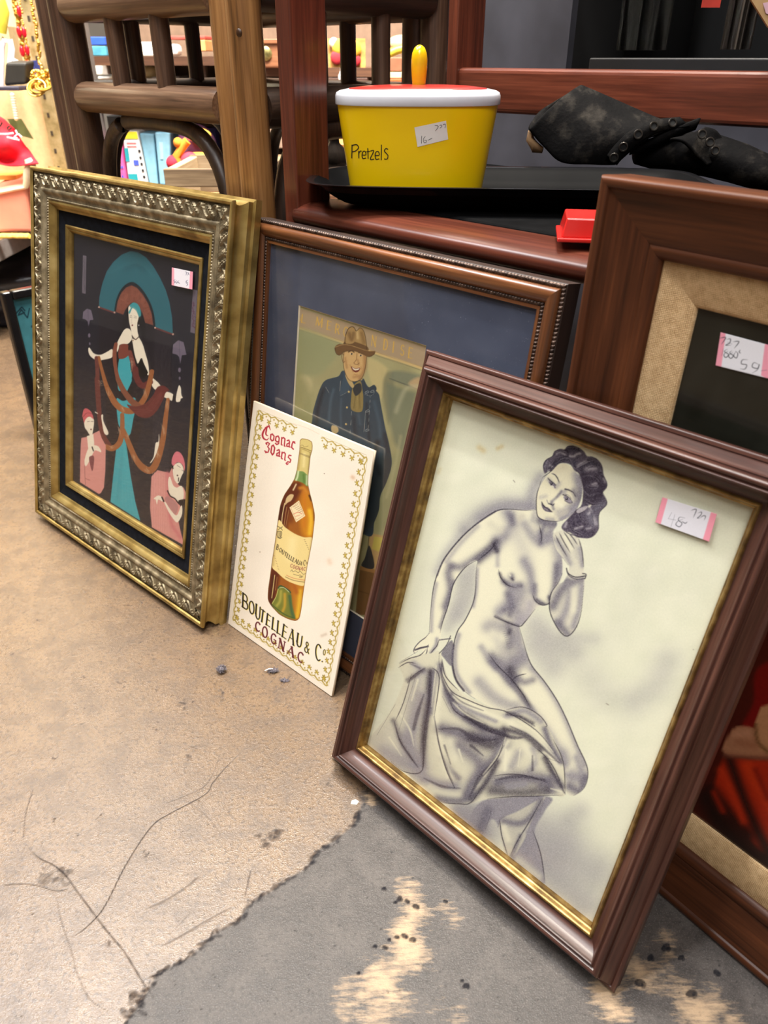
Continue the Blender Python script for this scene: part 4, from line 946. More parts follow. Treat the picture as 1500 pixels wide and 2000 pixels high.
def make_card():
    P = CARD; R = empty('cardboard_sign', P.M, 'cream cardboard sign with a printed bottle and ivy border, leaning on the walnut frame', 'sign')
    L, (X, Y) = P.grid(.0004, P.w-.0004, .0004, P.h-.0004, .0002, 440, 660)
    bow = lambda U, V: -.0022*np.sin(np.pi*V/P.h)*(U/P.w-.15)-.0008
    L2 = L.copy(); L2[..., 2] += bow(L[..., 0], L[..., 1])
    link('printed_face', grid_mesh('printed_face', L2, paint_card(X, Y)), painted('printed_card', .5, .4, .03, .05), R, angle=180)
    # board body: same bow, 2.6 mm thick with pale cut edges
    n = 20; Uu, Vv = np.meshgrid(np.linspace(0, P.w, n), np.linspace(0, P.h, n))
    G = np.stack([Uu, Vv, bow(Uu, Vv)-.0001], -1)
    o = link('board', grid_mesh('board', G), plain('card_edge', (226,206,178), .8), R, angle=60)
    so = o.modifiers.new('thickness', 'SOLIDIFY'); so.thickness = .0028; so.offset = -1
make_card()

# ------------------------------------------------------------------ picture 4: figure study in a mahogany and gilt frame
def paint_study(X, Y):
    A = Art(X, Y, (230,230,205)); A.soft = .72; N = Z(2.5, 800, 800); M = Z(2.5, 640, 1200); H = Z(8.333, 1020, 860); K = Z(7.5, 700, 1200)
    A.mottle(5, 260, 5, (1, 1, .7)); A.mottle(3, 90, 9, (1, .8, 1))
    sh, md, dk, ln, lt = (152,148,154), (114,110,122), (66,61,73), (56,51,62), (238,234,206)
    # stains, soft toning of the ground
    for p, r, a in ((N(340,185, 360,200), 8, .5), (N(430,190, 450,180), 6, .5), (N(150,290, 140,310), 5, .25)): A.shade(p, r, (206,180,120), a)
    for p, r, a in ((N(610,500, 480,470, 380,500, 280,580), 30, .55), (N(600,480, 560,470, 440,480, 350,530), 18, .75), (N(640,330, 600,400, 590,480), 18, .65), (N(270,590, 190,690, 140,790), 16, .45), (N(300,780, 290,900, 240,1000), 26, .45), (N(260,820, 230,960, 190,1060), 20, .35),
                    (N(620,1050, 700,1130, 800,1180), 34, .4), (N(620,1150, 700,1250), 40, .4), (N(760,1110, 900,1120), 22, .25), (N(1260,1230, 1200,1350, 1100,1420), 40, .28), (N(880,1310, 960,1400), 50, .2),
                    (M(900,1000, 1050,1050, 1150,1100), 60, .5), (M(700,980, 760,1060), 40, .8), (M(1100,1180, 1300,1250), 60, .5), (M(980,1120, 1100,1280, 1250,1420), 50, .55), (M(640,960, 700,1020), 30, .8), (M(1180,1000, 1230,960), 30, .35)):
        A.shade(p, r, sh, a)
    # ---- legs in shadow below the cloth
    A.fill(M(780,900, 1080,890, 1060,960, 1010,1060, 1040,1180, 1060,1290, 1050,1310, 960,1240, 880,1180, 840,1050, 800,1000, 740,1080, 690,1010), (150,146,152), 1, 2)
    A.fill(M(850,1000, 930,960, 1040,900, 1060,900, 990,1020, 960,1100, 900,1190, 870,1170, 840,1060), (196,192,176), 1, 1.5)
    A.shade(M(1040,910, 1000,980, 940,1020, 860,1010), 10, md, .8); A.shade(M(940,1080, 900,1180), 6, md, .7); A.shade(M(860,1040, 880,1100), 10, lt, .7); A.shade(M(930,1200, 980,1240, 1030,1280), 12, (206,204,188), .8); A.shade(M(780,960, 740,1060), 14, md, .9); A.shade(M(980,1060, 1020,1150), 10, sh, .8)
    A.lines([M(840,1000, 850,1080, 880,1180), M(1050,895, 980,1020, 930,1100, 890,1180), M(1000,1050, 1040,1170, 1060,1300), M(800,960, 770,1050), M(840,1010, 830,1040)], 2.0, ln, .8)
    # ---- body
    body = N(620,490, 560,492, 480,490, 420,500, 330,560, 250,630, 170,730, 130,820, 112,900, 100,1000, 95,1100, 60,1140, 25,1175, 60,1172, 70,1214, 100,1195, 145,1140, 160,1040, 190,950, 215,850, 270,770, 330,735, 325,800, 320,880, 308,950, 270,1030, 235,1080, 215,1150, 210,1230, 225,1310, 265,1370, 320,1410, 400,1450, 480,1480, 560,1500, 640,1500, 760,1560, 840,1650, 870,1760, 850,1850, 810,1880, 760,1860, 900,1860)
    body = N(620,490, 560,492, 480,490, 420,500, 330,560, 250,630, 170,730, 130,820, 112,900, 100,1000, 95,1100, 60,1140, 25,1175, 60,1172, 70,1214, 100,1195, 145,1140, 160,1040, 190,950, 215,850, 270,770, 330,735, 325,800, 320,880, 308,950, 270,1030, 235,1080, 215,1150, 210,1230, 225,1310, 265,1370, 320,1410, 420,1462, 520,1490, 620,1530, 700,1640, 740,1740, 760,1860, 800,1885, 850,1850, 870,1790, 862,1730, 820,1640, 770,1520, 720,1420, 660,1330, 600,1255, 575,1200, 550,1120, 535,1060, 560,1040, 612,975, 640,955, 690,945, 715,880, 745,800, 742,700, 735,640, 700,600, 720,560, 700,520)
    A.fill(body, lt, 1, .8); A.setclip(body, 1.5)
    G = lambda p, r, c=sh, a=.7: A.shade(p, r, c, a)
    # left arm and shoulder
    G(N(480,500, 500,560, 470,610, 430,640), 18, sh, .9); G(N(495,520, 505,560), 9, md, .8); G(N(330,735, 380,690, 420,650), 11, dk, .75); G(N(270,765, 340,720, 420,670), 14, md, .7); G(N(205,770, 190,800, 200,880, 175,960), 12, md, .75); G(N(200,760, 240,770), 10, md, .6); G(N(215,840, 180,960, 150,1060), 6, md, .6); G(N(130,850, 112,950, 105,1080), 6, sh, .6); G(N(340,590, 270,660), 12, lt, .6); G(N(330,570, 250,650, 180,740), 8, sh, .5)
    G(N(395,560, 440,590), 12, (214,210,188), .6)
    # chest and torso
    G(N(560,560, 600,620, 640,650), 14, sh, .7); G(N(520,600, 560,700, 570,760), 22, (206,202,188), .7); G(N(640,600, 640,650), 9, md, .6); G(N(650,620, 720,640, 740,720, 740,800), 22, sh, .9); G(N(560,740, 590,800, 600,880), 14, sh, .85); G(N(540,860, 500,860, 460,840), 10, md, .85); G(N(440,800, 460,840, 500,868, 545,862), 4.5, dk, .6); G(N(430,660, 430,760), 7, sh, .5); G(N(415,660, 425,690), 7, dk, .8)
    G(N(470,740, 490,780), 14, lt, .7); G(N(497,812, 500,820), 8, md, .8); G(N(500,826, 505,832), 3.5, dk, .8); G(N(488,806, 492,810), 3, lt, .8)
    G(N(660,730, 650,800, 650,860), 16, lt, .75); G(N(610,860, 612,920, 650,950), 8, md, .7); G(N(720,760, 710,860, 690,930), 10, md, .8); G(N(620,930, 660,952, 690,945), 4, dk, .6); G(N(682,915, 686,925), 5, dk, .75)
    G(N(500,880, 490,940, 440,990), 18, sh, .9); G(N(540,890, 520,960, 540,1020), 24, sh, .8); G(N(480,900, 500,960, 490,1000), 10, md, .7); G(N(590,950, 580,1000, 540,1040), 18, (176,170,174), .8); G(N(460,980, 500,960), 7, md, .6); G(N(330,780, 325,880, 310,960), 6, sh, .7); G(N(420,860, 380,940, 380,1000), 18, lt, .6); G(N(420,1010, 480,1040, 530,1054), 4, dk, .6)
    G(N(480,1060, 500,1120, 480,1160), 16, md, .75); G(N(490,1080, 486,1090), 6, dk, .75); G(N(380,1060, 400,1050, 440,1060), 18, sh, .6); G(N(540,1080, 530,1140, 560,1200), 20, sh, .8); G(N(420,1130, 460,1180), 16, (200,196,184), .7); G(N(380,1150, 400,1140), 14, lt, .6)
    for i in range(9): A.stroke(N(455+i*3,1085+i*10, 475+i*4,1080+i*10), 1.0, md, .45, .5, False)
    G(N(400,1210, 450,1250, 500,1310), 16, md, .85); G(N(520,1240, 510,1290, 500,1315), 24, md, .9); G(N(470,1240, 560,1220), 26, sh, .7); G(N(490,1270, 505,1310), 12, dk, .75); G(N(340,1180, 300,1240, 320,1320), 20, lt, .8); G(N(240,1100, 222,1180, 230,1290, 290,1380), 7, sh, .7); G(N(350,1160, 370,1190, 420,1260), 10, sh, .6)
    # thighs
    G(N(400,1230, 480,1320, 560,1420, 600,1480), 9, md, .8); G(N(340,1330, 420,1410, 520,1450), 18, sh, .65); G(N(420,1310, 500,1400), 14, lt, .6); G(N(500,1320, 560,1400, 600,1470), 6, dk, .5); G(N(560,1290, 620,1380, 680,1500, 740,1650), 20, lt, .8); G(N(600,1260, 680,1350, 750,1470, 810,1610, 855,1730), 12, sh, .8); G(N(590,1470, 660,1560, 720,1660, 750,1760), 14, sh, .75); G(N(740,1690, 780,1780, 850,1800), 22, sh, .9); G(N(770,1760, 810,1720), 10, lt, .6); G(N(780,1840, 830,1860, 860,1800), 14, md, .85); G(N(815,1700, 840,1770), 10, sh, .7); G(N(600,1320, 560,1330, 520,1310), 10, md, .6)
    # neck
    G(N(640,540, 700,560, 740,550), 16, md, .9); G(N(610,500, 600,540), 8, sh, .4); G(N(660,560, 640,610, 640,650), 5, md, .6); G(N(550,520, 540,530), 8, (206,200,180), .7); G(N(690,590, 670,640), 8, sh, .8)
    A.setclip()
    # right arm with hand at the hair
    arm = N(700,615, 712,600, 745,590, 790,600, 825,625, 842,690, 850,770, 852,850, 846,920, 835,990, 815,1060, 775,1104, 740,1090, 702,1030, 684,970, 690,910, 715,860, 752,840, 772,800, 778,760, 745,720, 715,680)
    A.fill(arm, (222,218,196), 1, .8); A.setclip(arm, 1.5)
    G(N(790,860, 770,960, 730,1050), 12, sh, .8); G(N(700,960, 730,900, 760,860), 14, md, .8); G(N(840,860, 830,960, 800,1060), 10, sh, .8); G(N(720,1040, 770,1095), 12, md, .75); G(N(800,880, 800,980), 10, lt, .7); G(N(760,830, 800,840, 850,830), 9, md, .7); G(N(830,680, 845,760), 8, sh, .8); G(N(720,640, 760,700, 780,750), 9, sh, .7); G(N(800,640, 820,720), 8, (200,196,182), .6); G(N(760,620, 790,680), 6, lt, .7)
    A.setclip()
    A.lines([N(712,612, 735,660, 770,720), N(730,600, 750,640, 785,700), N(752,596, 775,630, 805,680), N(775,600, 800,630, 820,660), N(705,620, 708,640), N(745,720, 775,760)], 2.2, ln, .7)
    A.stroke(N(766,775, 775,800, 810,818, 858,812), 2.2, ln, .9, .5); A.stroke(N(768,790, 780,812, 815,828, 858,824), 1.8, dk, .8, .5); A.stroke(N(845,800, 862,806, 855,826), 2, ln, .9, .5)
    # hand on the cloth
    A.fill(K(1020,290, 1100,300, 1160,340, 1180,380, 1140,480, 1060,540, 1010,620, 970,650, 955,620, 1000,540, 1010,470, 900,510, 815,560, 810,510, 860,440, 900,390), lt, 1, .6)
    A.shade(K(1150,360, 1130,460, 1060,560), 5, sh, .8); A.lines([K(1040,270, 980,340, 900,400, 830,480, 810,540, 830,575), K(830,530, 900,490, 1000,470, 1030,440), K(1010,480, 1000,560, 960,620, 975,655), K(1180,370, 1150,460, 1090,530, 1010,640), K(900,400, 870,430), K(860,520, 1000,480)], 1.8, dk, .9)
    A.stroke(K(830,520, 920,490, 1020,470), 3.2, dk, .75, .8)
    # body contour lines
    A.lines([N(620,490, 560,492, 480,486, 420,497, 330,556, 250,628, 170,728, 130,820, 112,900, 102,1000, 95,1095), N(330,735, 270,772, 215,850, 190,950, 160,1040, 148,1090), N(332,735, 325,800, 322,880, 308,950, 270,1030, 235,1080, 215,1150, 208,1230, 225,1315, 265,1372, 320,1412), N(420,640, 400,680, 330,738), N(434,780, 445,820, 475,855, 520,870), N(600,900, 615,935, 650,955, 690,945), N(745,800, 722,850, 690,900, 683,970, 702,1030, 740,1090, 775,1105, 815,1060, 838,985, 850,860), N(850,770, 842,690, 825,630), N(612,975, 560,1040, 535,1058, 480,1040, 410,1010), N(535,1060, 552,1120, 575,1200, 600,1255, 660,1330, 720,1420, 770,1520, 820,1640, 862,1730, 870,1790, 850,1850, 800,1885), N(385,1190, 430,1250, 500,1320, 560,1400, 590,1460), N(500,1320, 530,1300, 570,1290), N(640,650, 645,620, 632,560)], 2.0, ln, .85)
    A.stroke(N(420,497, 330,556, 250,628, 170,728, 135,810), 3.2, dk, .55, 1.0); A.stroke(N(215,1150, 208,1230, 225,1315, 265,1372), 4.2, dk, .8, 1.0)
    # ---- draped cloth
    cloth = M(350,240, 430,200, 500,190, 545,180, 560,230, 590,310, 640,370, 720,420, 860,470, 950,452, 1030,490, 1070,540, 1110,620, 1150,720, 1160,880, 1090,880, 1000,888, 880,895, 760,905, 690,925, 560,920, 470,860, 380,770, 250,700, 180,640, 240,560, 300,480, 370,330)
    A.fill(cloth, (222,218,192), 1, 1.2); A.setclip(cloth, 1.5)
    for p, r, c, a in (
        (M(500,280, 490,420, 470,560, 460,740), 11, dk, .85), (M(520,280, 510,380, 500,480), 8, md, .8), (M(440,300, 420,420, 400,560), 20, sh, .5), (M(400,620, 430,500, 460,400), 16, sh, .8), (M(320,520, 370,640, 440,740), 8, dk, .7), (M(380,600, 420,680, 450,760), 22, sh, .9), (M(260,660, 320,700, 420,740), 30, sh, .8), (M(220,640, 300,560), 24, (206,202,184), .7),
        (M(550,250, 560,350, 600,420), 10, md, .8), (M(600,400, 620,460, 680,510, 760,560), 12, md, .9), (M(640,440, 720,480, 820,520), 7, sh, .8), (M(680,500, 780,560, 860,580), 10, dk, .85), (M(560,560, 640,580, 700,600, 820,600), 18, md, .9), (M(700,600, 800,640, 850,610), 18, dk, .75), (M(640,640, 720,700, 760,760), 20, md, .75), (M(560,700, 600,760, 640,800), 8, md, .7), (M(540,600, 560,700, 590,790), 12, lt, .9), (M(600,620, 620,700), 12, lt, .6),
        (M(860,640, 800,720, 720,800, 680,880), 16, md, .9), (M(880,620, 830,700, 770,790), 7, lt, .8), (M(830,720, 760,840, 700,900), 9, dk, .8), (M(470,800, 540,830, 620,840), 16, sh, .9), (M(540,900, 640,910, 700,880), 14, md, .85), (M(500,840, 560,870, 640,880), 10, lt, .6),
        (M(870,500, 960,470, 1040,520), 10, sh, .8), (M(880,480, 940,500, 1000,530), 6, dk, .6), (M(900,540, 1000,600, 1080,680, 1130,730), 12, lt, .9), (M(860,560, 960,590, 1040,660), 9, dk, .75), (M(1060,560, 1090,640, 1140,720), 9, md, .85), (M(880,680, 870,760), 16, lt, .9), (M(930,680, 900,740), 12, sh, .6), (M(1000,660, 1010,720, 990,760), 10, sh, .7), (M(1060,700, 1100,780, 1150,850), 9, dk, .7), (M(960,640, 1000,700), 10, lt, .7), (M(1100,860, 1150,860), 9, lt, .8),
        (M(830,820, 930,800, 1060,810, 1090,850), 20, md, .9), (M(800,860, 940,870, 1060,860), 16, dk, .65), (M(880,840, 960,830), 10, sh, .9), (M(700,440, 800,490, 900,530), 7, lt, .9), (M(620,400, 680,440, 760,470), 6, lt, .8), (M(560,300, 540,420, 530,520), 9, lt, .8), (M(420,240, 470,280), 9, sh, .8), (M(390,320, 470,270), 6, dk, .5), (M(1040,840, 1100,800, 1140,840), 10, md, .6)):
        A.shade(p, r, c, a)
    # crisp fold shadows and lights laid over the cloth
    for p, w in ((M(505,270, 500,360, 490,480, 476,600, 464,745), [3, 12, 16, 14, 6]), (M(560,210, 556,300, 590,390, 640,440), [3, 9, 14, 2]), (M(640,450, 700,510, 790,560, 900,600, 960,600), [3, 14, 20, 18, 4]), (M(545,560, 640,560, 720,610, 830,610), [2, 12, 24, 6]), (M(325,525, 355,620, 400,690, 440,745), [2, 8, 11, 3]), (M(860,640, 810,720, 740,800, 690,900), [4, 16, 20, 5]), (M(520,500, 545,640, 580,750, 620,845), [2, 6, 9, 2]), (M(890,545, 980,590, 1060,660, 1130,725), [3, 9, 12, 3]), (M(1060,690, 1100,770, 1155,870), [2, 10, 4]), (M(420,560, 440,480, 470,390), [14, 18, 3]), (M(470,800, 560,840, 650,850), [3, 12, 3]), (M(820,810, 930,790, 1060,810), [4, 16, 8]), (M(870,490, 940,500, 1010,545), [2, 9, 3]), (M(1000,690, 1000,760), [4, 10]), (M(600,380, 660,430, 760,470), [2, 6, 2]), (M(700,640, 760,690), [16, 4]), (M(570,640, 600,730), [8, 2]), (M(400,240, 450,262), [2, 7]), (M(390,335, 430,300, 475,262), [2, 7, 2])):
        A.stroke(p, [x*.42 for x in w], dk, .62, 1.6)
    for p, w in ((M(530,250, 520,340, 508,450), [3, 7, 2]), (M(600,300, 660,390, 780,460), [2, 6, 2]), (M(610,430, 680,490, 760,530), [2, 8, 2]), (M(870,600, 830,690, 760,780), [3, 8, 2]), (M(930,520, 1020,580, 1100,670), [3, 10, 3]), (M(870,660, 865,760), [8, 12]), (M(940,660, 930,740), [6, 3]), (M(540,640, 560,720, 585,800), [2, 7, 2]), (M(350,480, 400,560, 420,640), [3, 9, 2]), (M(640,660, 660,720), [10, 3]), (M(1090,850, 1140,865), [5, 7]), (M(440,320, 410,420), [10, 6]), (M(300,600, 360,690), [8, 3])):
        A.stroke(p, [x*.45 for x in w], (238,234,206), .75, 1.5)
    A.setclip()
    A.lines([M(350,240, 400,215, 450,200, 480,170), M(345,260, 390,235, 430,240), M(390,330, 430,290, 470,265), M(545,190, 548,260, 600,370, 690,420, 780,455, 870,475, 990,545, 1060,610, 1140,720), M(860,470, 950,452, 1030,490, 1070,540, 1060,550), M(560,220, 575,300, 640,372), M(590,400, 620,470, 700,520, 790,570, 900,605), M(500,270, 495,420, 468,600, 462,760, 380,770, 310,720), M(325,520, 350,610, 400,690, 440,745), M(525,520, 545,640, 580,760, 620,850), M(860,620, 830,700, 760,790), M(1000,640, 1060,690, 1110,760, 1160,880), M(800,790, 900,780, 1000,795, 1090,830), M(560,920, 640,925, 700,918, 760,830), M(780,900, 900,890, 1000,888, 1150,882), M(870,490, 920,480), M(1100,610, 1150,720, 1160,880), M(410,290, 370,430, 330,520), M(430,300, 350,560), M(240,590, 330,440), M(510,260, 545,310, 520,500), M(560,400, 600,480), M(1070,700, 1150,730), M(440,180, 350,235)], 1.8, ln, .8)
    A.stroke(M(500,290, 495,420, 478,540), 4.0, dk, .7, 1.0, taper=.3); A.stroke(M(700,520, 790,570, 900,600), 4, dk, .7, 1.0, taper=.3); A.stroke(M(545,190, 580,150, 600,105), 1.6, ln, .8, .5); A.stroke(M(545,125, 600,118), 2.2, dk, .7, .6); A.fill(M(555,190, 580,150, 610,130, 615,230, 600,250, 570,215), md, .8, 1)
    # ---- head
    face = H(420,560, 470,500, 560,410, 680,375, 790,430, 870,520, 950,600, 980,800, 950,980, 870,1140, 740,1260, 600,1310, 400,1300, 290,1260, 240,1190, 228,1020, 250,860, 320,690)
    A.fill(face, (230,224,194), 1, .6); A.setclip(face, 1)
    for p, r, c, a in ((H(940,620, 960,800, 930,980, 840,1120), 15, md, .85), (H(880,560, 930,720), 12, sh, .7), (H(640,1280, 780,1200, 880,1090), 9, sh, .9), (H(600,1180, 700,1120, 800,1080), 12, sh, .5), (H(640,830, 560,930, 480,1000), 4, md, .85), (H(560,760, 600,700), 6, sh, .5), (H(430,640, 480,700), 6, sh, .6), (H(840,820, 880,900), 8, md, .6), (H(300,930, 380,910), 6, sh, .35), (H(560,1000, 640,1060), 9, lt, .8), (H(660,860, 700,830), 6, sh, .6), (H(400,1280, 500,1290), 6, sh, .6), (H(480,1020, 500,1090, 510,1120), 4, md, .6), (H(470,1180, 490,1200), 4, lt, .8), (H(560,480, 680,440), 10, (214,204,176), .5)):
        A.shade(p, r, c, a)
    A.setclip()
    A.stroke(H(480,540, 530,560, 570,610, 600,680), [1, 2, 2.2, 1.4], dk, .95, .5); A.stroke(H(700,795, 760,810, 830,850, 870,920), [3, 2.6, 2, 1.4], dk, .95, .6)
    A.stroke(H(415,610, 450,650, 500,690, 550,730), [1, 2.6, 2.6, 1.6], dk, .95, .5); A.fill(H(430,670, 470,680, 530,720, 545,780, 510,770, 460,730), (120,112,124), 1, .5); A.dot(*H(475,705)[0], 2.6, (46,40,52)); A.dot(*H(470,698)[0], .8, (214,210,200)); A.fill(H(470,740, 500,735, 520,770, 490,765), (222,216,200), 1, .4)
    A.stroke(H(660,885, 710,900, 770,950, 815,1010), [1.6, 3, 3, 1.6], dk, .95, .5); A.fill(H(670,920, 720,910, 780,960, 810,1010, 760,1020, 700,980), (150,142,150), 1, .5); A.dot(*H(722,950)[0], 2.9, (46,40,52)); A.dot(*H(718,942)[0], .9, (214,210,200)); A.stroke(H(690,980, 760,1022, 815,1015), 1.2, dk, .8, .5); A.stroke(H(690,872, 760,900, 800,950), .9, md, .9, .4)
    A.stroke(H(400,970, 410,1000, 430,1030), 1.2, md, .9, .5); A.stroke(H(425,1030, 470,1040, 500,1055, 520,1030), [1.6, 3, 2.6, 1], dk, .9, .6)
    A.fill(H(315,1010, 350,1060, 380,1080, 430,1100, 485,1165, 420,1165, 360,1140, 320,1080), (104,96,108), 1, .5); A.stroke(H(315,1000, 350,1065, 400,1105, 490,1168), [1.2, 2.6, 2.4, 1], (50,44,54), .95, .5); A.shade(H(370,1110, 410,1130), 2, (168,160,164), .7)
    A.lines([H(330,600, 280,740, 240,880, 228,1020, 238,1190, 280,1270, 380,1305, 560,1318, 660,1300)], 1.7, ln, .9)
    # hair: dark waves with lights
    hair = H(480,500, 430,500, 370,540, 345,480, 345,390, 400,310, 490,260, 530,180, 620,140, 690,150, 740,100, 830,92, 930,130, 1010,190, 1060,260, 1150,270, 1240,330, 1300,430, 1320,560, 1375,690, 1370,770, 1310,850, 1365,960, 1370,1050, 1260,1170, 1240,1300, 1240,1440, 1180,1540, 1090,1590, 980,1590, 880,1570, 780,1500, 690,1480, 640,1400, 740,1280, 840,1180, 870,1140, 960,1060, 990,900, 990,780, 960,640, 920,540, 850,490, 790,400, 690,370, 590,385)
    A.fill(hair, (96,88,100), 1, .9); A.setclip(hair, 1.2)
    for p, r, c, a in ((H(560,380, 640,320, 760,300, 860,400, 960,420), 10, dk, .9), (H(700,170, 820,120, 920,170, 880,230), 11, (58,52,64), .9), (H(1000,460, 1100,360, 1220,420, 1280,560), 9, dk, .85), (H(1000,560, 1100,640, 1220,620, 1300,740), 16, (64,56,68), .95), (H(1010,700, 1080,840, 1180,900, 1280,820), 18, (60,52,64), .95), (H(1000,860, 1080,960, 1200,1020), 16, (70,62,74), .9), (H(880,1160, 900,1300, 980,1420), 18, (70,62,76), .95), (H(800,1280, 860,1400, 960,1500, 1100,1540), 16, (78,70,84), .9), (H(420,520, 460,440, 560,360), 8, dk, .85), (H(360,430, 400,350), 6, md, .8), (H(1100,1200, 1160,1340), 14, md, .9), (H(1200,1100, 1300,1040), 9, md, .8)):
        A.shade(p, r, c, a)
    for p, r, a in ((H(780,260, 840,260, 880,230, 940,210), 4, .8), (H(560,220, 620,200, 700,230), 3, .7), (H(450,410, 480,420), 3.5, .75), (H(900,420, 960,380, 1040,345), 4, .75), (H(1040,470, 1100,460, 1190,460), 6, .65), (H(1140,720, 1200,700), 4, .6), (H(1180,740, 1230,750), 3, .4), (H(1090,1080, 1110,1150, 1080,1200), 4, .7), (H(860,1440, 980,1400), 3.5, .75), (H(720,1340, 700,1400), 4, .7), (H(1170,1270, 1200,1360), 6, .6), (H(1320,620, 1350,680), 3, .5), (H(440,480, 420,500), 2.5, .7), (H(1050,1440, 1110,1430), 4, .6)):
        A.shade(p, r, (190,184,186), a)
    rs = np.random.RandomState(6)
    for p in (H(690,150, 760,110, 860,110, 960,160, 1010,200), H(500,260, 560,200, 680,180, 720,230), H(570,360, 660,290, 780,300, 840,430, 920,480), H(840,460, 940,400, 1060,340, 1180,300), H(1000,480, 1120,420, 1230,440, 1300,540), H(980,580, 1100,560, 1220,600, 1310,700), H(1010,700, 1120,760, 1230,740), H(1010,820, 1120,900, 1280,860), H(980,960, 1120,1040, 1300,1020), H(900,1160, 960,1300, 1100,1400), H(840,1220, 880,1360, 1000,1450), H(1060,1060, 1130,1200, 1160,1400), H(760,1300, 820,1440, 960,1520), H(700,1480, 800,1540, 960,1570), H(360,500, 350,420, 400,330), H(430,500, 440,430, 520,350)):
        for q in range(5):
            o = rs.randn(2)*1.6; A.stroke([(x+o[0]+rs.randn()*.5, y+o[1]+rs.randn()*.5) for x, y in p], rs.uniform(.5, 1.2), (44,38,50) if q % 3 else (170,164,170), .5, .5, taper=.3)
    A.setclip()
    A.lines([H(330,600, 380,570, 470,500, 560,400), H(345,480, 345,390, 400,310, 490,260, 530,180, 610,140), H(690,150, 740,100, 830,92, 930,130, 1010,190), H(1060,260, 1150,270, 1240,330, 1300,430, 1320,560, 1375,690, 1370,770, 1310,850), H(1310,850, 1365,960, 1370,1050, 1260,1170, 1240,1300, 1240,1440, 1180,1540), H(700,1480, 760,1520, 880,1560)], 1.4, ln, .85)
    A.fill(H(880,1160, 920,1110, 1040,1070, 1060,1090, 1000,1150, 910,1190), (186,178,178), .9, .6); A.stroke(H(850,1160, 920,1190, 1020,1150), 1.2, ln, .8, .5)
    A.shade(H(1085,1080, 1110,1060), 2.5, lt, .9)
    for x, y, u, v in ((507,345,514,355),(960,1435,972,1442),(1385,1170,1387,1172)): A.stroke(N(x,y,u,v), 1.2, (110,96,80), .8, .5, False)
    # browned, dusty margins of the sheet
    A.shade(N(190,0, 60,500, -100,1250), 14, (206,196,150), .35, False)
    A.grain(26, 3)
    return A.linear()
def tag_study(X, Y):
    A = Art(X, Y, (224,222,228)); n = Z(2.5, 800, 800)
    A.fill(n(1225,420, 1262,430, 1226,560, 1190,552), (236,152,168), 1, .5, False); A.fill(n(1472,500, 1510,510, 1470,655, 1430,640), (236,152,168), 1, .5, False)
    A.lines([n(1280,502, 1263,533), n(1263,533, 1301,540), n(1296,512, 1276,572), n(1345,530, 1320,525, 1312,540, 1330,555, 1318,572, 1300,562, 1310,545, 1335,535), n(1330,545, 1345,555, 1356,548), n(1375,492, 1400,488, 1385,528), n(1408,505, 1425,500, 1422,515, 1405,530, 1420,528), n(1420,528, 1435,518, 1445,522, 1438,540)], 1.3, (52,54,62), .95, .45)
    return A.linear()
def make_study():
    P = NUDE; R = empty('mahogany_picture_frame', P.M, 'worn mahogany frame with gilt inner edge holding a pencil figure study, nearest the camera', 'picture frame')
    d, m_, l = (40,23,19), (70,41,33), (102,66,54)
    wm = [wood('mahogany_rail', d, m_, l, 0, 1, .4, .06, coat=.15), wood('mahogany_stile', d, m_, l, 1, 1, .4, .06, coat=.15)]
    prof = [(.004, -.025), (.0135, -.025), (.0130, -.0215), (.0118, -.0195)]+rprof([(.0118, -.0190), (.0138, -.0170), (.0134, -.0145), (.0105, -.0142)], 4)+rprof([(.0098, -.0150), (.0078, -.0120), (.0052, -.0082), (.0036, -.0060), (.0030, -.0042), (.0022, -.0048)], 4)+rprof([(.0018, -.0040), (.0010, -.0012), (-.0008, 0), (-.0028, -.0010)], 4)
    moulding('outer_moulding', P, prof, wm, R)
    moulding('cove', P, rprof([(-.0028, -.0012), (-.0036, -.0026), (-.0042, -.0024), (-.0052, -.0014), (-.0062, -.0020), (-.0070, -.0046), (-.0092, -.0092), (-.0120, -.0124), (-.0150, -.0140)], 4), wm, R)
    gl = metalgold('worn_gilt', (104,82,50), (146,116,66), (190,160,100), .34, 90, .75, .3, .72, .15)
    moulding('gilt_slip', P, [(-.0148, -.0150)]+rprof([(-.0150, -.0140), (-.0162, -.0126), (-.0178, -.0136), (-.0186, -.0168), (-.0192, -.0180), (-.0204, -.0188)], 3)+[(-.0206, -.024)], [gl, gl], R)
    picture('art_print', P, (.0195, P.w-.0195, .0195, P.h-.0195), -.0232, 520, 720, paint_study, M_PRINT, R)
    MB().box((.0192, .0192, -.0222), (P.w-.0192, P.h-.0192, -.0208)).build('glass_pane', glass_pane('old_glass', .2), R, smooth=False)
    sheet('backing_board', P, -.004, -.0255, M_BACK, R, .003)
    n = Z(2.5, 800, 800)
    sticker(P, n(1235,428, 1500,510, 1462,645, 1200,550), -.0205, tag_study, R, M_TAG, label='white price tag with pink ends reading 48')
make_study()

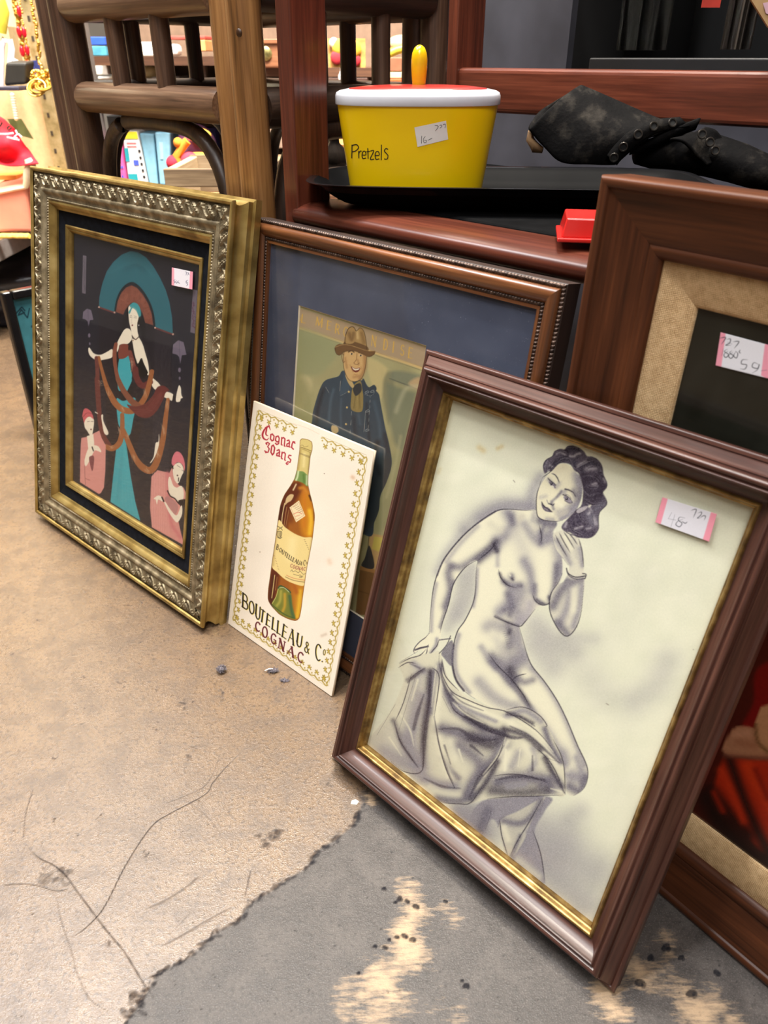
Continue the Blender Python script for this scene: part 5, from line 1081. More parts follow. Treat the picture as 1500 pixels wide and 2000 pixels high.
# ------------------------------------------------------------------ picture 5: broad brown frame with linen liner
def paint_oil(X, Y):
    A = Art(X, Y, (34,34,28)); t = Z(2.5, 1100, 1200); u = Z(2.206, 820, 400)
    A.mottle(5, 140, 4)
    A.fill([(1200,1150), (1600,1150), (1600,1800), (1200,1800)], (74,26,18), 1, 20, False)
    A.fill(t(780,700, 1400,700, 1400,1400, 960,1160, 830,1000, 700,940), (176,44,20), 1, 3, False); A.fill(t(930,430, 980,240, 1400,200, 1400,640, 900,600), (120,22,18), 1, 4)
    for p, w, c, a in ((t(810,700, 880,900, 960,1080, 1030,1200), 12, (52,24,20), .95), (t(720,860, 800,960, 900,1080), 14, (50,22,18), .9), (t(770,760, 830,880, 880,1010), 8, (190,52,24), .9), (t(900,740, 960,860, 1060,1020), 12, (200,58,24), .9), (t(700,900, 780,1040, 900,1160, 1100,1240), 20, (36,22,18), .95), (t(940,760, 1000,900), 6, (130,30,18), .8), (t(735,870, 780,960), 6, (160,40,20), .8)):
        A.shade(p, w, c, a)
    A.fill(t(800,690, 780,650, 830,560, 880,545, 940,560, 1010,600, 1200,620, 1200,700, 1000,710, 880,700), (172,116,84), 1, 2); A.fill(t(935,560, 950,500, 1000,440, 1300,420, 1300,690, 1000,675, 955,640), (186,132,92), 1, 2)
    A.shade(t(790,690, 900,700, 1050,705), 5, (110,60,44), .8); A.shade(t(940,540, 950,620, 1000,672), 4, (104,70,40), .8); A.shade(t(840,590, 900,580), 8, (196,138,104), .6); A.shade(t(850,620, 930,640), 8, (150,94,66), .6)
    return A.linear()
def tag_oil(X, Y):
    A = Art(X, Y, (230,230,236)); u = Z(2.206, 820, 400)
    A.fill(u(1270,540, 1318,552, 1298,705, 1255,690), (238,158,176), 1, .5, False); A.fill(u(1488,590, 1530,600, 1515,760, 1470,735), (238,158,176), 1, .5, False)
    ink = (40,42,50)
    A.lines([u(1292,575, 1318,572, 1300,600), u(1322,580, 1338,578, 1335,595, 1318,605, 1340,605), u(1350,590, 1375,590, 1355,618), u(1325,592, 1345,600), u(1308,620, 1300,650), u(1325,622, 1312,632, 1330,645, 1318,658, 1310,645, 1328,630), u(1345,628, 1335,638, 1350,650, 1340,662, 1330,650, 1348,635), u(1362,632, 1352,650, 1364,660, 1370,642, 1360,630), u(1380,625, 1376,634, 1382,640), u(1412,668, 1390,668, 1386,685, 1408,690, 1400,708, 1380,706), u(1462,690, 1440,680, 1432,698, 1455,705, 1462,688, 1455,710, 1432,725), u(1470,715, 1495,712)], 1.4, ink, .95, .5)
    return A.linear()
def make_linen():
    P = LINE; R = empty('broad_picture_frame', P.M, 'broad brown wooden frame with a linen liner round a dark oil painting, standing at right', 'picture frame')
    d, m_, l = (48,24,12), (78,42,23), (106,60,34)
    wm = [wood('brown_rail', d, m_, l, 0, .8, .42, .04, spec=.3), wood('brown_stile', d, m_, l, 1, .8, .42, .04, spec=.3)]
    prof = [(-.012, -.033), (0, -.033), (.0004, -.004)]+rprof([(.0004, -.004), (-.0004, -.0010), (-.0030, 0), (-.0062, -.0010), (-.0074, -.0030), (-.0090, -.0036), (-.0230, -.0074), (-.0378, -.0126), (-.0384, -.0150)], 4)
    moulding('outer_moulding', P, prof, wm, R)
    moulding('inner_lip', P, [(-.0384, -.0152)]+rprof([(-.0388, -.0136), (-.0420, -.0128), (-.0462, -.0150), (-.0484, -.0180)], 3)+[(-.0486, -.0215)], wm, R)
    def linen(nm, rot):
        m, t, b = mat(nm, .9, 0, .2)
        c = coords(t, (1, 1, 1))
        def wv(direction):
            w = nd(t, 'ShaderNodeTexWave', i_Scale=260.0, i_Distortion=2.5, i_Detail=2.0); w.bands_direction = direction; w.inputs['Detail Scale'].default_value = 3.0
            t.links.new(c, w.inputs[0]); return w.outputs['Fac']
        n = nd(t, 'ShaderNodeTexNoise', i_Scale=170.0, i_Detail=4.0); t.links.new(c, n.inputs[0])
        a = nd(t, 'ShaderNodeMath', operation='MULTIPLY'); t.links.new(wv('X'), a.inputs[0]); t.links.new(wv('Y'), a.inputs[1])
        a2 = nd(t, 'ShaderNodeMath', operation='ADD'); t.links.new(a.outputs[0], a2.inputs[0]); t.links.new(n.outputs[0], a2.inputs[1])
        r = ramp(t, a2.outputs[0], [(.3, hx(172,136,94)), (.75, hx(216,180,132)), (1.0, hx(236,206,162))]); t.links.new(r.outputs[0], b.inputs['Base Color']); bump(t, b, a2.outputs[0], .5, .0008); return m
    lm = linen('linen_cloth', 0)
    moulding('linen_liner', P, [(-.0482, -.0200), (-.0500, -.0194), (-.0735, -.0262), (-.0752, -.0275), (-.0756, -.0305)], [lm, lm], R)
    M_OIL = painted('varnished_oil', .22, .5, .06, .12, 300, coat=.35)
    picture('oil_painting', P, (.0745, P.w-.0745, .0745, P.h-.0745), -.0295, 130, 200, paint_oil, M_OIL, R)
    sheet('backing_board', P, .012, -.0305, M_BACK, R, .0025)
    u = Z(2.206, 820, 400)
    sticker(P, u(1296,550, 1530,612, 1515,752, 1274,692), -.0288, tag_oil, R, M_TAG, label='white price tag with pink ends reading 1880\'s 59')
make_linen()

# ------------------------------------------------------------------ chair: axes along its front rail (AX) and towards its back (AN)
CY_ = -0.79
AX = Vector((math.cos(CY_), math.sin(CY_), 0)); AN = Vector((-math.sin(CY_), math.cos(CY_), 0))
def sd(s, d, z): return AX*s+AN*d+Vector((0, 0, z))
MCH = Matrix((( AX.x, AN.x, 0, 0), (AX.y, AN.y, 0, 0), (0, 0, 1, 0), (0, 0, 0, 1)))      # local x = along front, y = back
dk_, md_, lt_ = (60,28,18), (92,44,29), (120,62,42)
W_CH_X = wood('red_mahogany_rail', dk_, md_, lt_, 0, .9, .36, .03, coat=.25)
W_CH_Z = wood('red_mahogany_post', dk_, md_, lt_, 2, .9, .34, .03, coat=.2)
def make_chair():
    R = empty('wooden_chair', MCH, 'red mahogany chair whose seat carries the black tray and the boot', 'chair')
    def post(x0, x1, y0, y1, lean_y=0, top=1.0, lean_x=0):
        mb = MB(); 
        vs = [(x0, y0, 0), (x1, y0, 0), (x1, y1, 0), (x0, y1, 0)]
        vs += [(x+lean_x, y+lean_y, top) for x, y, z in vs]
        mb.add(vs, [(3,2,1,0), (4,5,6,7), (0,1,5,4), (1,2,6,5), (2,3,7,6), (3,0,4,7)]); return mb
    post(-.704, -.682, .538, .584, 0, 1.0, .012*1.6).build('front_post', W_CH_Z, R, False, bevel=.0022)
    post(-.060, -.038, .538, .584, 0, 1.0).build('front_post', W_CH_Z, R, False, bevel=.0022)
    post(-.846, -.816, .952, 1.012, 0, 1.1).build('back_post', W_CH_Z, R, False, bevel=.0025)
    post(-.030, .0, .952, 1.012, 0, 1.1).build('back_post', W_CH_Z, R, False, bevel=.0025)
    # rounded front rail
    mb = MB(); prof = []
    for i in range(20):
        th = 2*math.pi*i/20; c, q = math.cos(th), math.sin(th)
        prof.append((.571+.037*math.copysign(abs(c)**.75, c), .4745+.0120*math.copysign(abs(q)**.75, q)))
    n = len(prof); vs = [(-.6805, y, z) for y, z in prof]; xs = [-.679, -.677, -.62, -.4, -.2, -.062]
    vs = []
    for j, x in enumerate([-.681, -.6795, -.676, -.60, -.45, -.30, -.15, -.061]):
        k = (.9, .97, 1, 1, 1, 1, 1, 1)[j]
        vs += [(x, .571+(y-.571)*k, .4745+(z-.4745)*k) for y, z in prof]
    mb.add(vs, [(j*n+i, j*n+(i+1) % n, (j+1)*n+(i+1) % n, (j+1)*n+i) for j in range(7) for i in range(n)]+[tuple(range(n-1, -1, -1)), tuple(7*n+i for i in range(n))])
    mb.build('front_rail', wood('tray_shaded_mahogany', (48,22,15), (74,34,23), (98,50,34), 0, .9, .3, .03, spec=.4), R, angle=50)  # darker copy of the chair wood: the tray's shade is in its colour
    vinyl = plain('black_vinyl_seat', (12,12,13), .7, spec=.03, var=.3, scale=40, bmp=.1)
    MB().add([(x, y, z) for z in (.47, .4865) for x, y in ((-.682,.60), (-.06,.60), (-.03,.958), (-.815,.958), (-.705,.925))], [(4,3,2,1,0), (5,6,7,8,9), (0,1,6,5), (1,2,7,6), (2,3,8,7), (3,4,9,8), (4,0,5,9)]).build('seat', vinyl, R, False, bevel=.004)
    MB().box((-.82, .958, .5515), (-.029, .998, .606)).build('back_rail', W_CH_X, R, False, bevel=.006)
    MB().box((-.82, .958, .93), (-.029, .998, 1.03)).build('back_rail', W_CH_X, R, False, bevel=.006)
    mb = MB(); mb.add([(-.684, .584, .42), (-.690, .925, .42), (-.690, .925, .468), (-.684, .584, .468)], [(0,1,2,3)])
    o = mb.build('side_rail', W_CH_X, R, False); so = o.modifiers.new('t', 'SOLIDIFY'); so.thickness = .018
make_chair()

M_BLACK = plain('black_lacquer', (20,20,22), .16, spec=.6, var=.2, scale=20)
# ------------------------------------------------------------------ tray
def make_tray():
    c = Vector((.126, .862, .4870)); yaw = -.085
    M = Matrix.Translation(c) @ Matrix.Rotation(yaw, 4, 'Z')
    mb = MB(); n = 72
    def loop(a, b, r, z):
        out = []
        for i in range(n):
            th = 2*math.pi*i/n
            cx, cy = math.cos(th), math.sin(th); e = 2/5.0
            out.append((a*math.copysign(abs(cx)**e, cx), b*math.copysign(abs(cy)**e, cy), z))
        return out
    prof = [(.150, .040, .0010), (.160, .050, .0014), (.168, .058, .0040), (.178, .066, .0100), (.187, .073, .0165), (.193, .0785, .0212), (.199, .0830, .0236), (.2025, .0850, .0243), (.2035, .0858, .0252), (.2020, .0845, .0258), (.196, .0800, .0246), (.189, .0735, .0205), (.181, .067, .0135), (.171, .058, .0066), (.160, .048, .0040), (.150, .040, .0036)]
    vs = []
    for a, b, z in prof: vs += loop(a, b, 0, z)
    N = len(prof)
    fs = lambda r: [(j*n+i, j*n+(i+1) % n, (j+1)*n+(i+1) % n, (j+1)*n+i) for j in r for i in range(n)]
    mb.add(vs, fs(range(0, N-1))+[tuple(range(n-1, -1, -1)), tuple((N-1)*n+i for i in range(n))])
    mb.m = [1 if n*4 <= i < n*10 else 0 for i in range(len(mb.f))]
    o = mb.build('serving_tray', [plain('black_tray_lacquer', (13,13,14), .5, spec=.02, var=.2, scale=20), M_BLACK], angle=60, M=M)
    tag(o, 'glossy black serving tray with turned-up rim lying under the yellow tin', 'tray')
make_tray()

# ------------------------------------------------------------------ yellow tin
def make_tin():
    c = Vector((.0335, .865, .4913)); yaw = -.06
    M = Matrix.Translation(c) @ Matrix.Rotation(yaw, 4, 'Z')
    R = empty('lidded_tin', M, 'yellow oval Pretzels tin with white-rimmed red lid on the black tray', 'tin')
    yel = plain('yellow_enamel', (255,212,0), .3, var=.03, scale=12, coat=.3)
    b0, b1, hh = (.0675, .043), (.0802, .0505), .0880
    def ab(z): k = z/hh; return b0[0]+(b1[0]-b0[0])*k, b0[1]+(b1[1]-b0[1])*k
    E = 2.5
    def oval(mb, rows, n=80, capb=True, capt=False, m=0, e=E):
        vs = []
        for a, b, z in rows:
            for i in range(n):
                th = 2*math.pi*i/n; x, y = math.cos(th), math.sin(th)
                vs.append((a*math.copysign(abs(x)**(2/e), x), b*math.copysign(abs(y)**(2/e), y), z))
        N = len(rows)
        fs = [(j*n+i, j*n+(i+1) % n, (j+1)*n+(i+1) % n, (j+1)*n+i) for j in range(N-1) for i in range(n)]
        if capb: fs.append(tuple(range(n-1, -1, -1)))
        if capt: fs.append(tuple((N-1)*n+i for i in range(n)))
        mb.add(vs, fs, m); return mb
    oval(MB(), [(ab(z)[0], ab(z)[1], z) for z in np.linspace(0, hh, 8)], capt=True).build('body', yel, R, angle=60)
    a, b = b1; z = hh
    white = plain('white_enamel', (200,202,210), .3, var=.04, scale=40, coat=.3)
    oval(MB(), [(a-.001, b-.001, z-.0005), (a+.0016, b+.0016, z), (a+.0019, b+.0019, z+.001), (a+.0017, b+.0017, z+.0075), (a+.0006, b+.0006, z+.0102), (a-.0025, b-.0025, z+.0118), (a-.010, b-.0095, z+.0132)], capb=True, capt=True).build('lid', white, R, angle=60); LID = R.children[-1]
    red = plain('red_enamel', (168,50,44), .25, var=.15, scale=60, coat=.3)
    oval(MB(), [(a-.0115, b-.0105, z+.0128), (a-.0122, b-.0112, z+.0139), (a-.030, b-.024, z+.0158), (a-.05, b-.036, z+.0166), (.002, .002, z+.0168)], capb=True, capt=True).build('lid_panel', red, LID, angle=60)
    MB().lathe([(.0001, -.002), (.0062, -.002), (.0066, .001), (.0072, .006), (.0079, .014), (.0079, .021), (.0070, .027), (.0050, .0312), (.0022, .0332), (.0001, .0336)], 28, c=(.001, 0, z+.0168)).build('knob', plain('yellow_knob', (226,186,20), .18, coat=.5), LID, angle=80)
    # everything stuck or printed on the front wall
    Mi = np.array(M.inverted())
    def surf(px, lift):
        r = ray(*px); o = Mi[:3, :3] @ CAM+Mi[:3, 3]; d = Mi[:3, :3] @ r
        lo, hi = .5, 1.4
        f = lambda t: (lambda p: (abs(p[0])/ab(p[2])[0])**E+(abs(p[1])/ab(p[2])[1])**E-1)(o+d*t)
        ts = np.linspace(.6, 1.0, 2500)
        for t in ts:
            v = f(t)
            if v < 0: break
        p = o+d*t
        nrm = np.array([math.copysign(abs(p[0]/ab(p[2])[0])**(E-1), p[0])/ab(p[2])[0], math.copysign(abs(p[1]/ab(p[2])[1])**(E-1), p[1])/ab(p[2])[1], -.12]); nrm /= np.linalg.norm(nrm)
        return p+nrm*lift
    def ribbon(mb, pts, w, lift):
        P = smooth_pts(pts, False, 5) if len(pts) > 2 else np.array(pts, float)
        n = len(P); L, Q = [], []
        for i in range(n):
            t = P[min(i+1, n-1)]-P[max(i-1, 0)]; t = t/(np.hypot(*t)+1e-9); q = np.array([-t[1], t[0]])*w/2
            L.append(surf(P[i]+q, lift)); Q.append(surf(P[i]-q, lift))
        mb.add(L+Q, [(i, i+1, n+i+1, n+i) for i in range(n-1)])
    g = Z(2.885, 480, 0); mb = MB()
    for p in (g(600,815, 598,892), g(597,820, 625,815, 636,832, 620,850, 600,856), g(637,850, 638,892), g(637,866, 645,852, 654,852), g(657,874, 677,872, 674,854, 662,854, 656,874, 661,893, 678,890), g(688,835, 690,894), g(680,855, 700,853), g(702,852, 722,850, 702,896, 724,896), g(730,876, 752,874, 748,855, 735,856, 729,876, 735,898, 753,894), g(765,815, 764,902), g(802,842, 790,837, 781,850, 792,864, 802,878, 796,896, 780,895)):
        ribbon(mb, p, 1.9, .00025)
    mb.build('lettering', plain('black_ink', (26,18,14), .5), R, smooth=False)
    tagm = plain('white_sticker', (232,230,226), .6, var=.02)
    c4 = [np.array(p) for p in g(950,718, 1128,680, 1140,785, 968,828)]
    mb = MB(); n = 8; vs = []
    for j in range(n+1):
        for i in range(n+1):
            A, B = i/n, j/n
            vs.append(surf(c4[3]*(1-A)*(1-B)+c4[2]*A*(1-B)+c4[1]*A*B+c4[0]*(1-A)*B, .0004))
    mb.add(vs, [(j*(n+1)+i, j*(n+1)+i+1, (j+1)*(n+1)+i+1, (j+1)*(n+1)+i) for j in range(n) for i in range(n)])
    TG = mb.build('price_tag', tagm, R)
    TG['label'] = 'white price tag reading 16 and 721'
    mb = MB()
    for p in (g(992,765, 990,808), g(1012,768, 1002,782, 1004,802, 1016,802, 1018,790, 1006,790), g(1026,790, 1050,778), g(1064,706, 1085,712, 1068,738), g(1092,706, 1102,704, 1104,712, 1094,722), g(1110,702, 1124,700, 1122,722)):
        ribbon(mb, p, .9, .0006)
    mb.build('tag_writing', plain('grey_pen', (60,58,60), .6), TG, smooth=False)
make_tin()

# ------------------------------------------------------------------ boot lying on the seat
def make_boot():
    le, t, b = mat('worn_black_leather', .75, 0, .04)
    cc = coords(t, (1, 1, 1)); n = nd(t, 'ShaderNodeTexNoise', i_Scale=24.0, i_Detail=7.0, i_Roughness=.65); n2 = nd(t, 'ShaderNodeTexNoise', i_Scale=260.0, i_Detail=3.0)
    t.links.new(cc, n.inputs[0]); t.links.new(cc, n2.inputs[0])
    r = ramp(t, n.outputs[0], [(.3, hx(8,8,9)), (.5, hx(17,16,16)), (.72, hx(58,54,49))]); t.links.new(r.outputs[0], b.inputs['Base Color'])  # black leather taken darker, shade over the seat put into its colours
    a = nd(t, 'ShaderNodeMath', operation='MULTIPLY_ADD', i_1=.3); t.links.new(n2.outputs[0], a.inputs[0]); t.links.new(n.outputs[0], a.inputs[2]); bump(t, b, a.outputs[0], .5, .003)
    org = Vector((.33, .93, .487))
    R = empty('lace_up_boot', org, 'worn black leather lace-up boot flopped over on the chair seat behind the tray', 'boot')
    def L(px, py, Y): return at(px, py, Y)-org
    # shaft: folded leather sheet, near side then the far side underneath
    g = Z(2.727, 950, 0)
    top = [L(*g(500,460)[0], 1.0), L(*g(640,520)[0], .99), L(*g(800,590)[0], .978), L(*g(940,650)[0], .965), L(*g(1060,680)[0], .957)]
    mid = [L(*g(355,575)[0], .985), L(*g(480,640)[0], .975), L(*g(620,690)[0], .962), L(*g(760,735)[0], .952), L(*g(850,757)[0], .947)]
    low = [L(*g(225,690)[0], .975), L(*g(310,785)[0], .97), L(*g(400,868)[0], .965), L(*g(560,872)[0], .958), L(*g(690,872)[0], .955)]
    vs = []
    def lerp(a, b, k): return a+(b-a)*k
    rows = 13; pts = []
    for i in range(5):
        col = smooth_pts([tuple(top[i]), tuple(mid[i]), tuple(low[i])], False, 6)
        for p in col:
            pts.append(p)
    G = np.array(pts).reshape(5, 13, 3)
    H = np.array([smooth_pts(G[:, j], False, 6) for j in range(13)])          # 13 x 25
    nn = (np.array([-.1, -.8, .5])); bulge = np.sin(np.linspace(0, math.pi, 13))[:, None]*.006
    H = H+bulge[..., None]*nn+(np.sin(np.linspace(0, 9, 25))[None, :]*np.sin(np.linspace(0, 5, 13))[:, None]*.0014)[..., None]*nn
    o = link('shaft', grid_mesh('shaft', H), le, R, angle=80); so = o.modifiers.new('thickness', 'SOLIDIFY'); so.thickness = .0034; so.offset = -1; sb = o.modifiers.new('s', 'SUBSURF'); sb.levels = 1; sb.render_levels = 1
    # far half of the shaft: bulges away and shows its pale lining at the open end
    back = H.copy(); depth = np.sin(np.linspace(0, math.pi, 13))[:, None, None]*np.array([-.004, .05, -.006])
    back = back-bulge[..., None]*nn+depth
    o = link('shaft_far_side', grid_mesh('shaft_far_side', back[:, ::-1]), le, R, angle=80); so = o.modifiers.new('thickness', 'SOLIDIFY'); so.thickness = .003; so.offset = 1
    lin = plain('tan_lining', (150,118,84), .8)
    MB().tube([L(*g(236,700)[0], .985), L(*g(232,740)[0], .987), L(*g(258,785)[0], .982), L(*g(300,800)[0], .978)], [.006, .009, .009, .004], 10, flat=.5).build('lining', lin, R)
    # eyelet facing strip on the front edge of the shaft, folded tongue edge
    def strip(name, edge, wd, thick, up):
        E = smooth_pts([tuple(p) for p in edge], False, 5); u = np.array(up, float); u /= np.linalg.norm(u)
        P = np.stack([E, E+u*wd]); o = link(name, grid_mesh(name, P), le, R, angle=80); so = o.modifiers.new('t', 'SOLIDIFY'); so.thickness = thick; so.offset = 0; return o
    e1 = [L(*g(695,880)[0], .945), L(*g(740,825)[0], .942), L(*g(820,752)[0], .938), L(*g(930,698)[0], .942), L(*g(1080,680)[0], .950)]
    FAC = strip('eyelet_facing', e1, .016, .003, (-.55, .1, .45))
    e2 = [L(*g(760,825)[0], .950), L(*g(870,790)[0], .948), L(*g(980,740)[0], .948), L(*g(1110,690)[0], .955)]
    strip('tongue', e2, .012, .003, (.2, -.1, .75))
    ey = plain('dark_eyelet', (58,54,50), .3, .7); hole = plain('eyelet_hole', (6,6,6), .9)
    E1 = smooth_pts([tuple(p) for p in e1], False, 8); U1 = Vector((-.55, .1, .45)).normalized()
    for k in (3, 10, 17, 23, 28):
        tg = Vector(E1[min(k+1, len(E1)-1)]-E1[k-1]).normalized(); nv = tg.cross(U1).normalized(); nv = nv if nv.y < 0 else -nv
        p = Vector(E1[k])+U1*.008+nv*.0022; q = nv.to_track_quat('Z', 'Y').to_matrix()
        m_ = MB(); m_.torus(p, .0042, .0011, q, 18, 6, 0); m_.add([p+q @ Vector((.0036*math.cos(a), .0036*math.sin(a), 0)) for a in np.linspace(0, 6.28, 13)[:-1]], [tuple(range(12))], 1)
        m_.build('eyelet', [ey, hole], FAC)
    # lower boot: ankle and foot going off to the right, with the second facing folded over it
    MB().tube([L(*g(790,830)[0], .975), L(*g(900,815)[0], .975), L(*g(1050,810)[0], .968), L(*g(1200,830)[0], .96), L(*g(1340,870)[0], .945), L(*g(1460,915)[0], .93), L(*g(1580,960)[0], .915)], [.012, .024, .029, .030, .028, .025, .018], 20, flat=.75).build('foot', le, R, angle=80)
    fl = [[g(975,750), g(1060,730), g(1160,685)], [g(1040,760), g(1120,740), g(1215,700)], [g(1085,800), g(1170,770), g(1250,745)], [g(1120,840), g(1200,810), g(1272,770)], [g(1170,885), g(1230,855), g(1285,812)]]
    F_ = np.array([[tuple(L(*p[0], .93+.01*j)) for j, p in enumerate(row)] for row in fl])
    F_ = np.array([smooth_pts(F_[:, j], False, 5) for j in range(3)]); F_ = np.array([smooth_pts(F_[:, k], False, 5) for k in range(F_.shape[1])])
    o = FLAP = link('ankle_flap', grid_mesh('ankle_flap', F_), le, R, angle=80); so = o.modifiers.new('t', 'SOLIDIFY'); so.thickness = .003
    for x, y in ((1192,757), (1220,802), (1150,715)):
        p = at(*g(x, y)[0], .927)-org; q = Matrix.Rotation(1.25, 3, 'X')
        m_ = MB(); m_.torus(p, .0042, .0011, q, 18, 6, 0); m_.add([p+q @ Vector((.0036*math.cos(a), .0036*math.sin(a), 0)) for a in np.linspace(0, 6.28, 13)[:-1]], [tuple(range(12))], 1)
        m_.build('eyelet', [ey, hole], FLAP)
make_boot()

# ------------------------------------------------------------------ red plastic box on the seat rail
def make_redbox():
    redp = plain('red_plastic', (206,40,36), .22, var=.06, scale=30, coat=.4)
    p0 = sd(-.352, .548, .4925); M = Matrix.Translation(p0) @ Matrix.Rotation(CY_+.62, 4, 'Z') @ Matrix.Rotation(.0, 4, 'X')
    R = empty('plastic_box', M, 'small red plastic box on the seat rail behind the broad brown frame', 'box')
    vs = [(0, 0, .003), (.10, 0, .003), (.10, .05, .003), (0, .05, .003), (.003, .003, .0175), (.097, .003, .0175), (.097, .047, .0175), (.003, .047, .0175)]
    MB().add(vs, [(3,2,1,0), (4,5,6,7), (0,1,5,4), (1,2,6,5), (2,3,7,6), (3,0,4,7)]).build('body', redp, R, False, bevel=.0012)
    MB().box((-.003, -.003, 0), (.103, .053, .0032)).build('rim', redp, R, False, bevel=.001)
make_redbox()

# ------------------------------------------------------------------ bamboo stool
def make_stool():
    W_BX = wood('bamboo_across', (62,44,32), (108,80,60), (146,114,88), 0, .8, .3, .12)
    W_BY = wood('bamboo_deep_shaded', (34,24,18), (58,42,32), (84,64,50), 1, .8, .42, .12)  # side rails: shade of the unlit face is in this darker colour
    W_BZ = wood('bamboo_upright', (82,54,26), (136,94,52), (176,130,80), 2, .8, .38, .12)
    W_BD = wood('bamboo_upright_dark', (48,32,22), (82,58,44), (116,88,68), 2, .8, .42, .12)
    R = empty('bamboo_stool', MCH, 'brown bamboo stool with paired poles, slats and bent arches behind the gilt frame', 'stool')
    r = .0178; d0, d1 = .540, .828; s0, s1 = -1.146, -.748
    def pole(s, d, rr=r, top=.72, m=W_BZ): 
        pts = [(s, d, 0), (s, d, .2), (s, d, .205), (s, d, .45), (s, d, .455), (s, d, top)]
        return MB().tube(pts, [rr, rr, rr*1.04, rr, rr*1.03, rr], 20).build('pole', m, R)
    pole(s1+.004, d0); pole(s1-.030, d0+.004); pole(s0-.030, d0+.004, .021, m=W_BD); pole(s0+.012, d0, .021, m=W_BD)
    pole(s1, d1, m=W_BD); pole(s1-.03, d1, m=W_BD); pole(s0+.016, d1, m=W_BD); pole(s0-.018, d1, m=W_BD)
    def rail(a, b, rr, m): return MB().tube([a, (Vector(a)*.98+Vector(b)*.02), (Vector(a)*.02+Vector(b)*.98), b], [rr*.96, rr, rr, rr*.96], 20).build('rail', m, R)
    for d in (d0, d1):
        rail((s0+.03, d, .573), (s1-.042, d, .573), .0185, W_BX); rail((s0+.03, d, .6755), (s1-.042, d, .6755), .019, W_BX)
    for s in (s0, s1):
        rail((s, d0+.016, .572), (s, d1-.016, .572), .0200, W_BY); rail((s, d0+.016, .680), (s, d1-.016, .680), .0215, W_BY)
    for f in (.352, .618):
        x = s0+(s1-s0)*f
        for d in (d0, d1): MB().tube([(x-.006, d, .585), (x-.006, d, .665)], .0112, 16).build('slat', W_BD, R)
    for f in (.34, .68):
        y = d0+(d1-d0)*f
        for s in (s0, s1): MB().tube([(s, y, .585), (s, y, .665)], .0112, 16).build('slat', W_BD, R)
    # bentwood arches under the lower rails
    dkb = wood('dark_bentwood', (34,24,18), (56,40,30), (84,62,46), 2, .8, .4, .1)
    def arch(fn, w, r_=.0095):
        pts = []
        for i in range(25):
            a = math.pi*i/24; c, q = math.cos(a), math.sin(a)
            pts.append(fn(w*math.copysign(abs(c)**.55, c), .36+.190*abs(q)**.5 if i not in (0, 24) else .1))
        pts = [pts[0]]+[pts[0]*.5+pts[1]*.5]+pts[1:-1]+[pts[-1]*.5+pts[-2]*.5]+[pts[-1]]
        MB().tube(pts, r_, 14).build('bent_arch', dkb, R)
    cs, cd_ = -.951, (d0+d1)/2
    arch(lambda x, z: Vector((cs+x, d0+.004, z)), .150); arch(lambda x, z: Vector((cs+x, d1, z)), .150)
    arch(lambda x, z: Vector((s1, cd_+x, z)), .108, .0135); arch(lambda x, z: Vector((s0, cd_+x, z)), .112)
    # peg heads, woven edge and cushion
    MB().sphere(sd(0,0,0)*0+Vector((s1+.012, d0-.0135, .640)), .0048, sc=(1, .6, 1)).build('peg', plain('dark_peg', (62,38,20), .4), R)
    MB().box((s0-.02, d0+.02, .698), (s1+.02, d1, .712)).build('seat_board', W_BX, R, False, bevel=.004)
    MB().box((s0-.03, d0-.012, .7125), (s1+.03, d1+.03, .757)).build('cushion', plain('teal_fabric', (40,120,112), .9), R, False, bevel=.015)
make_stool()

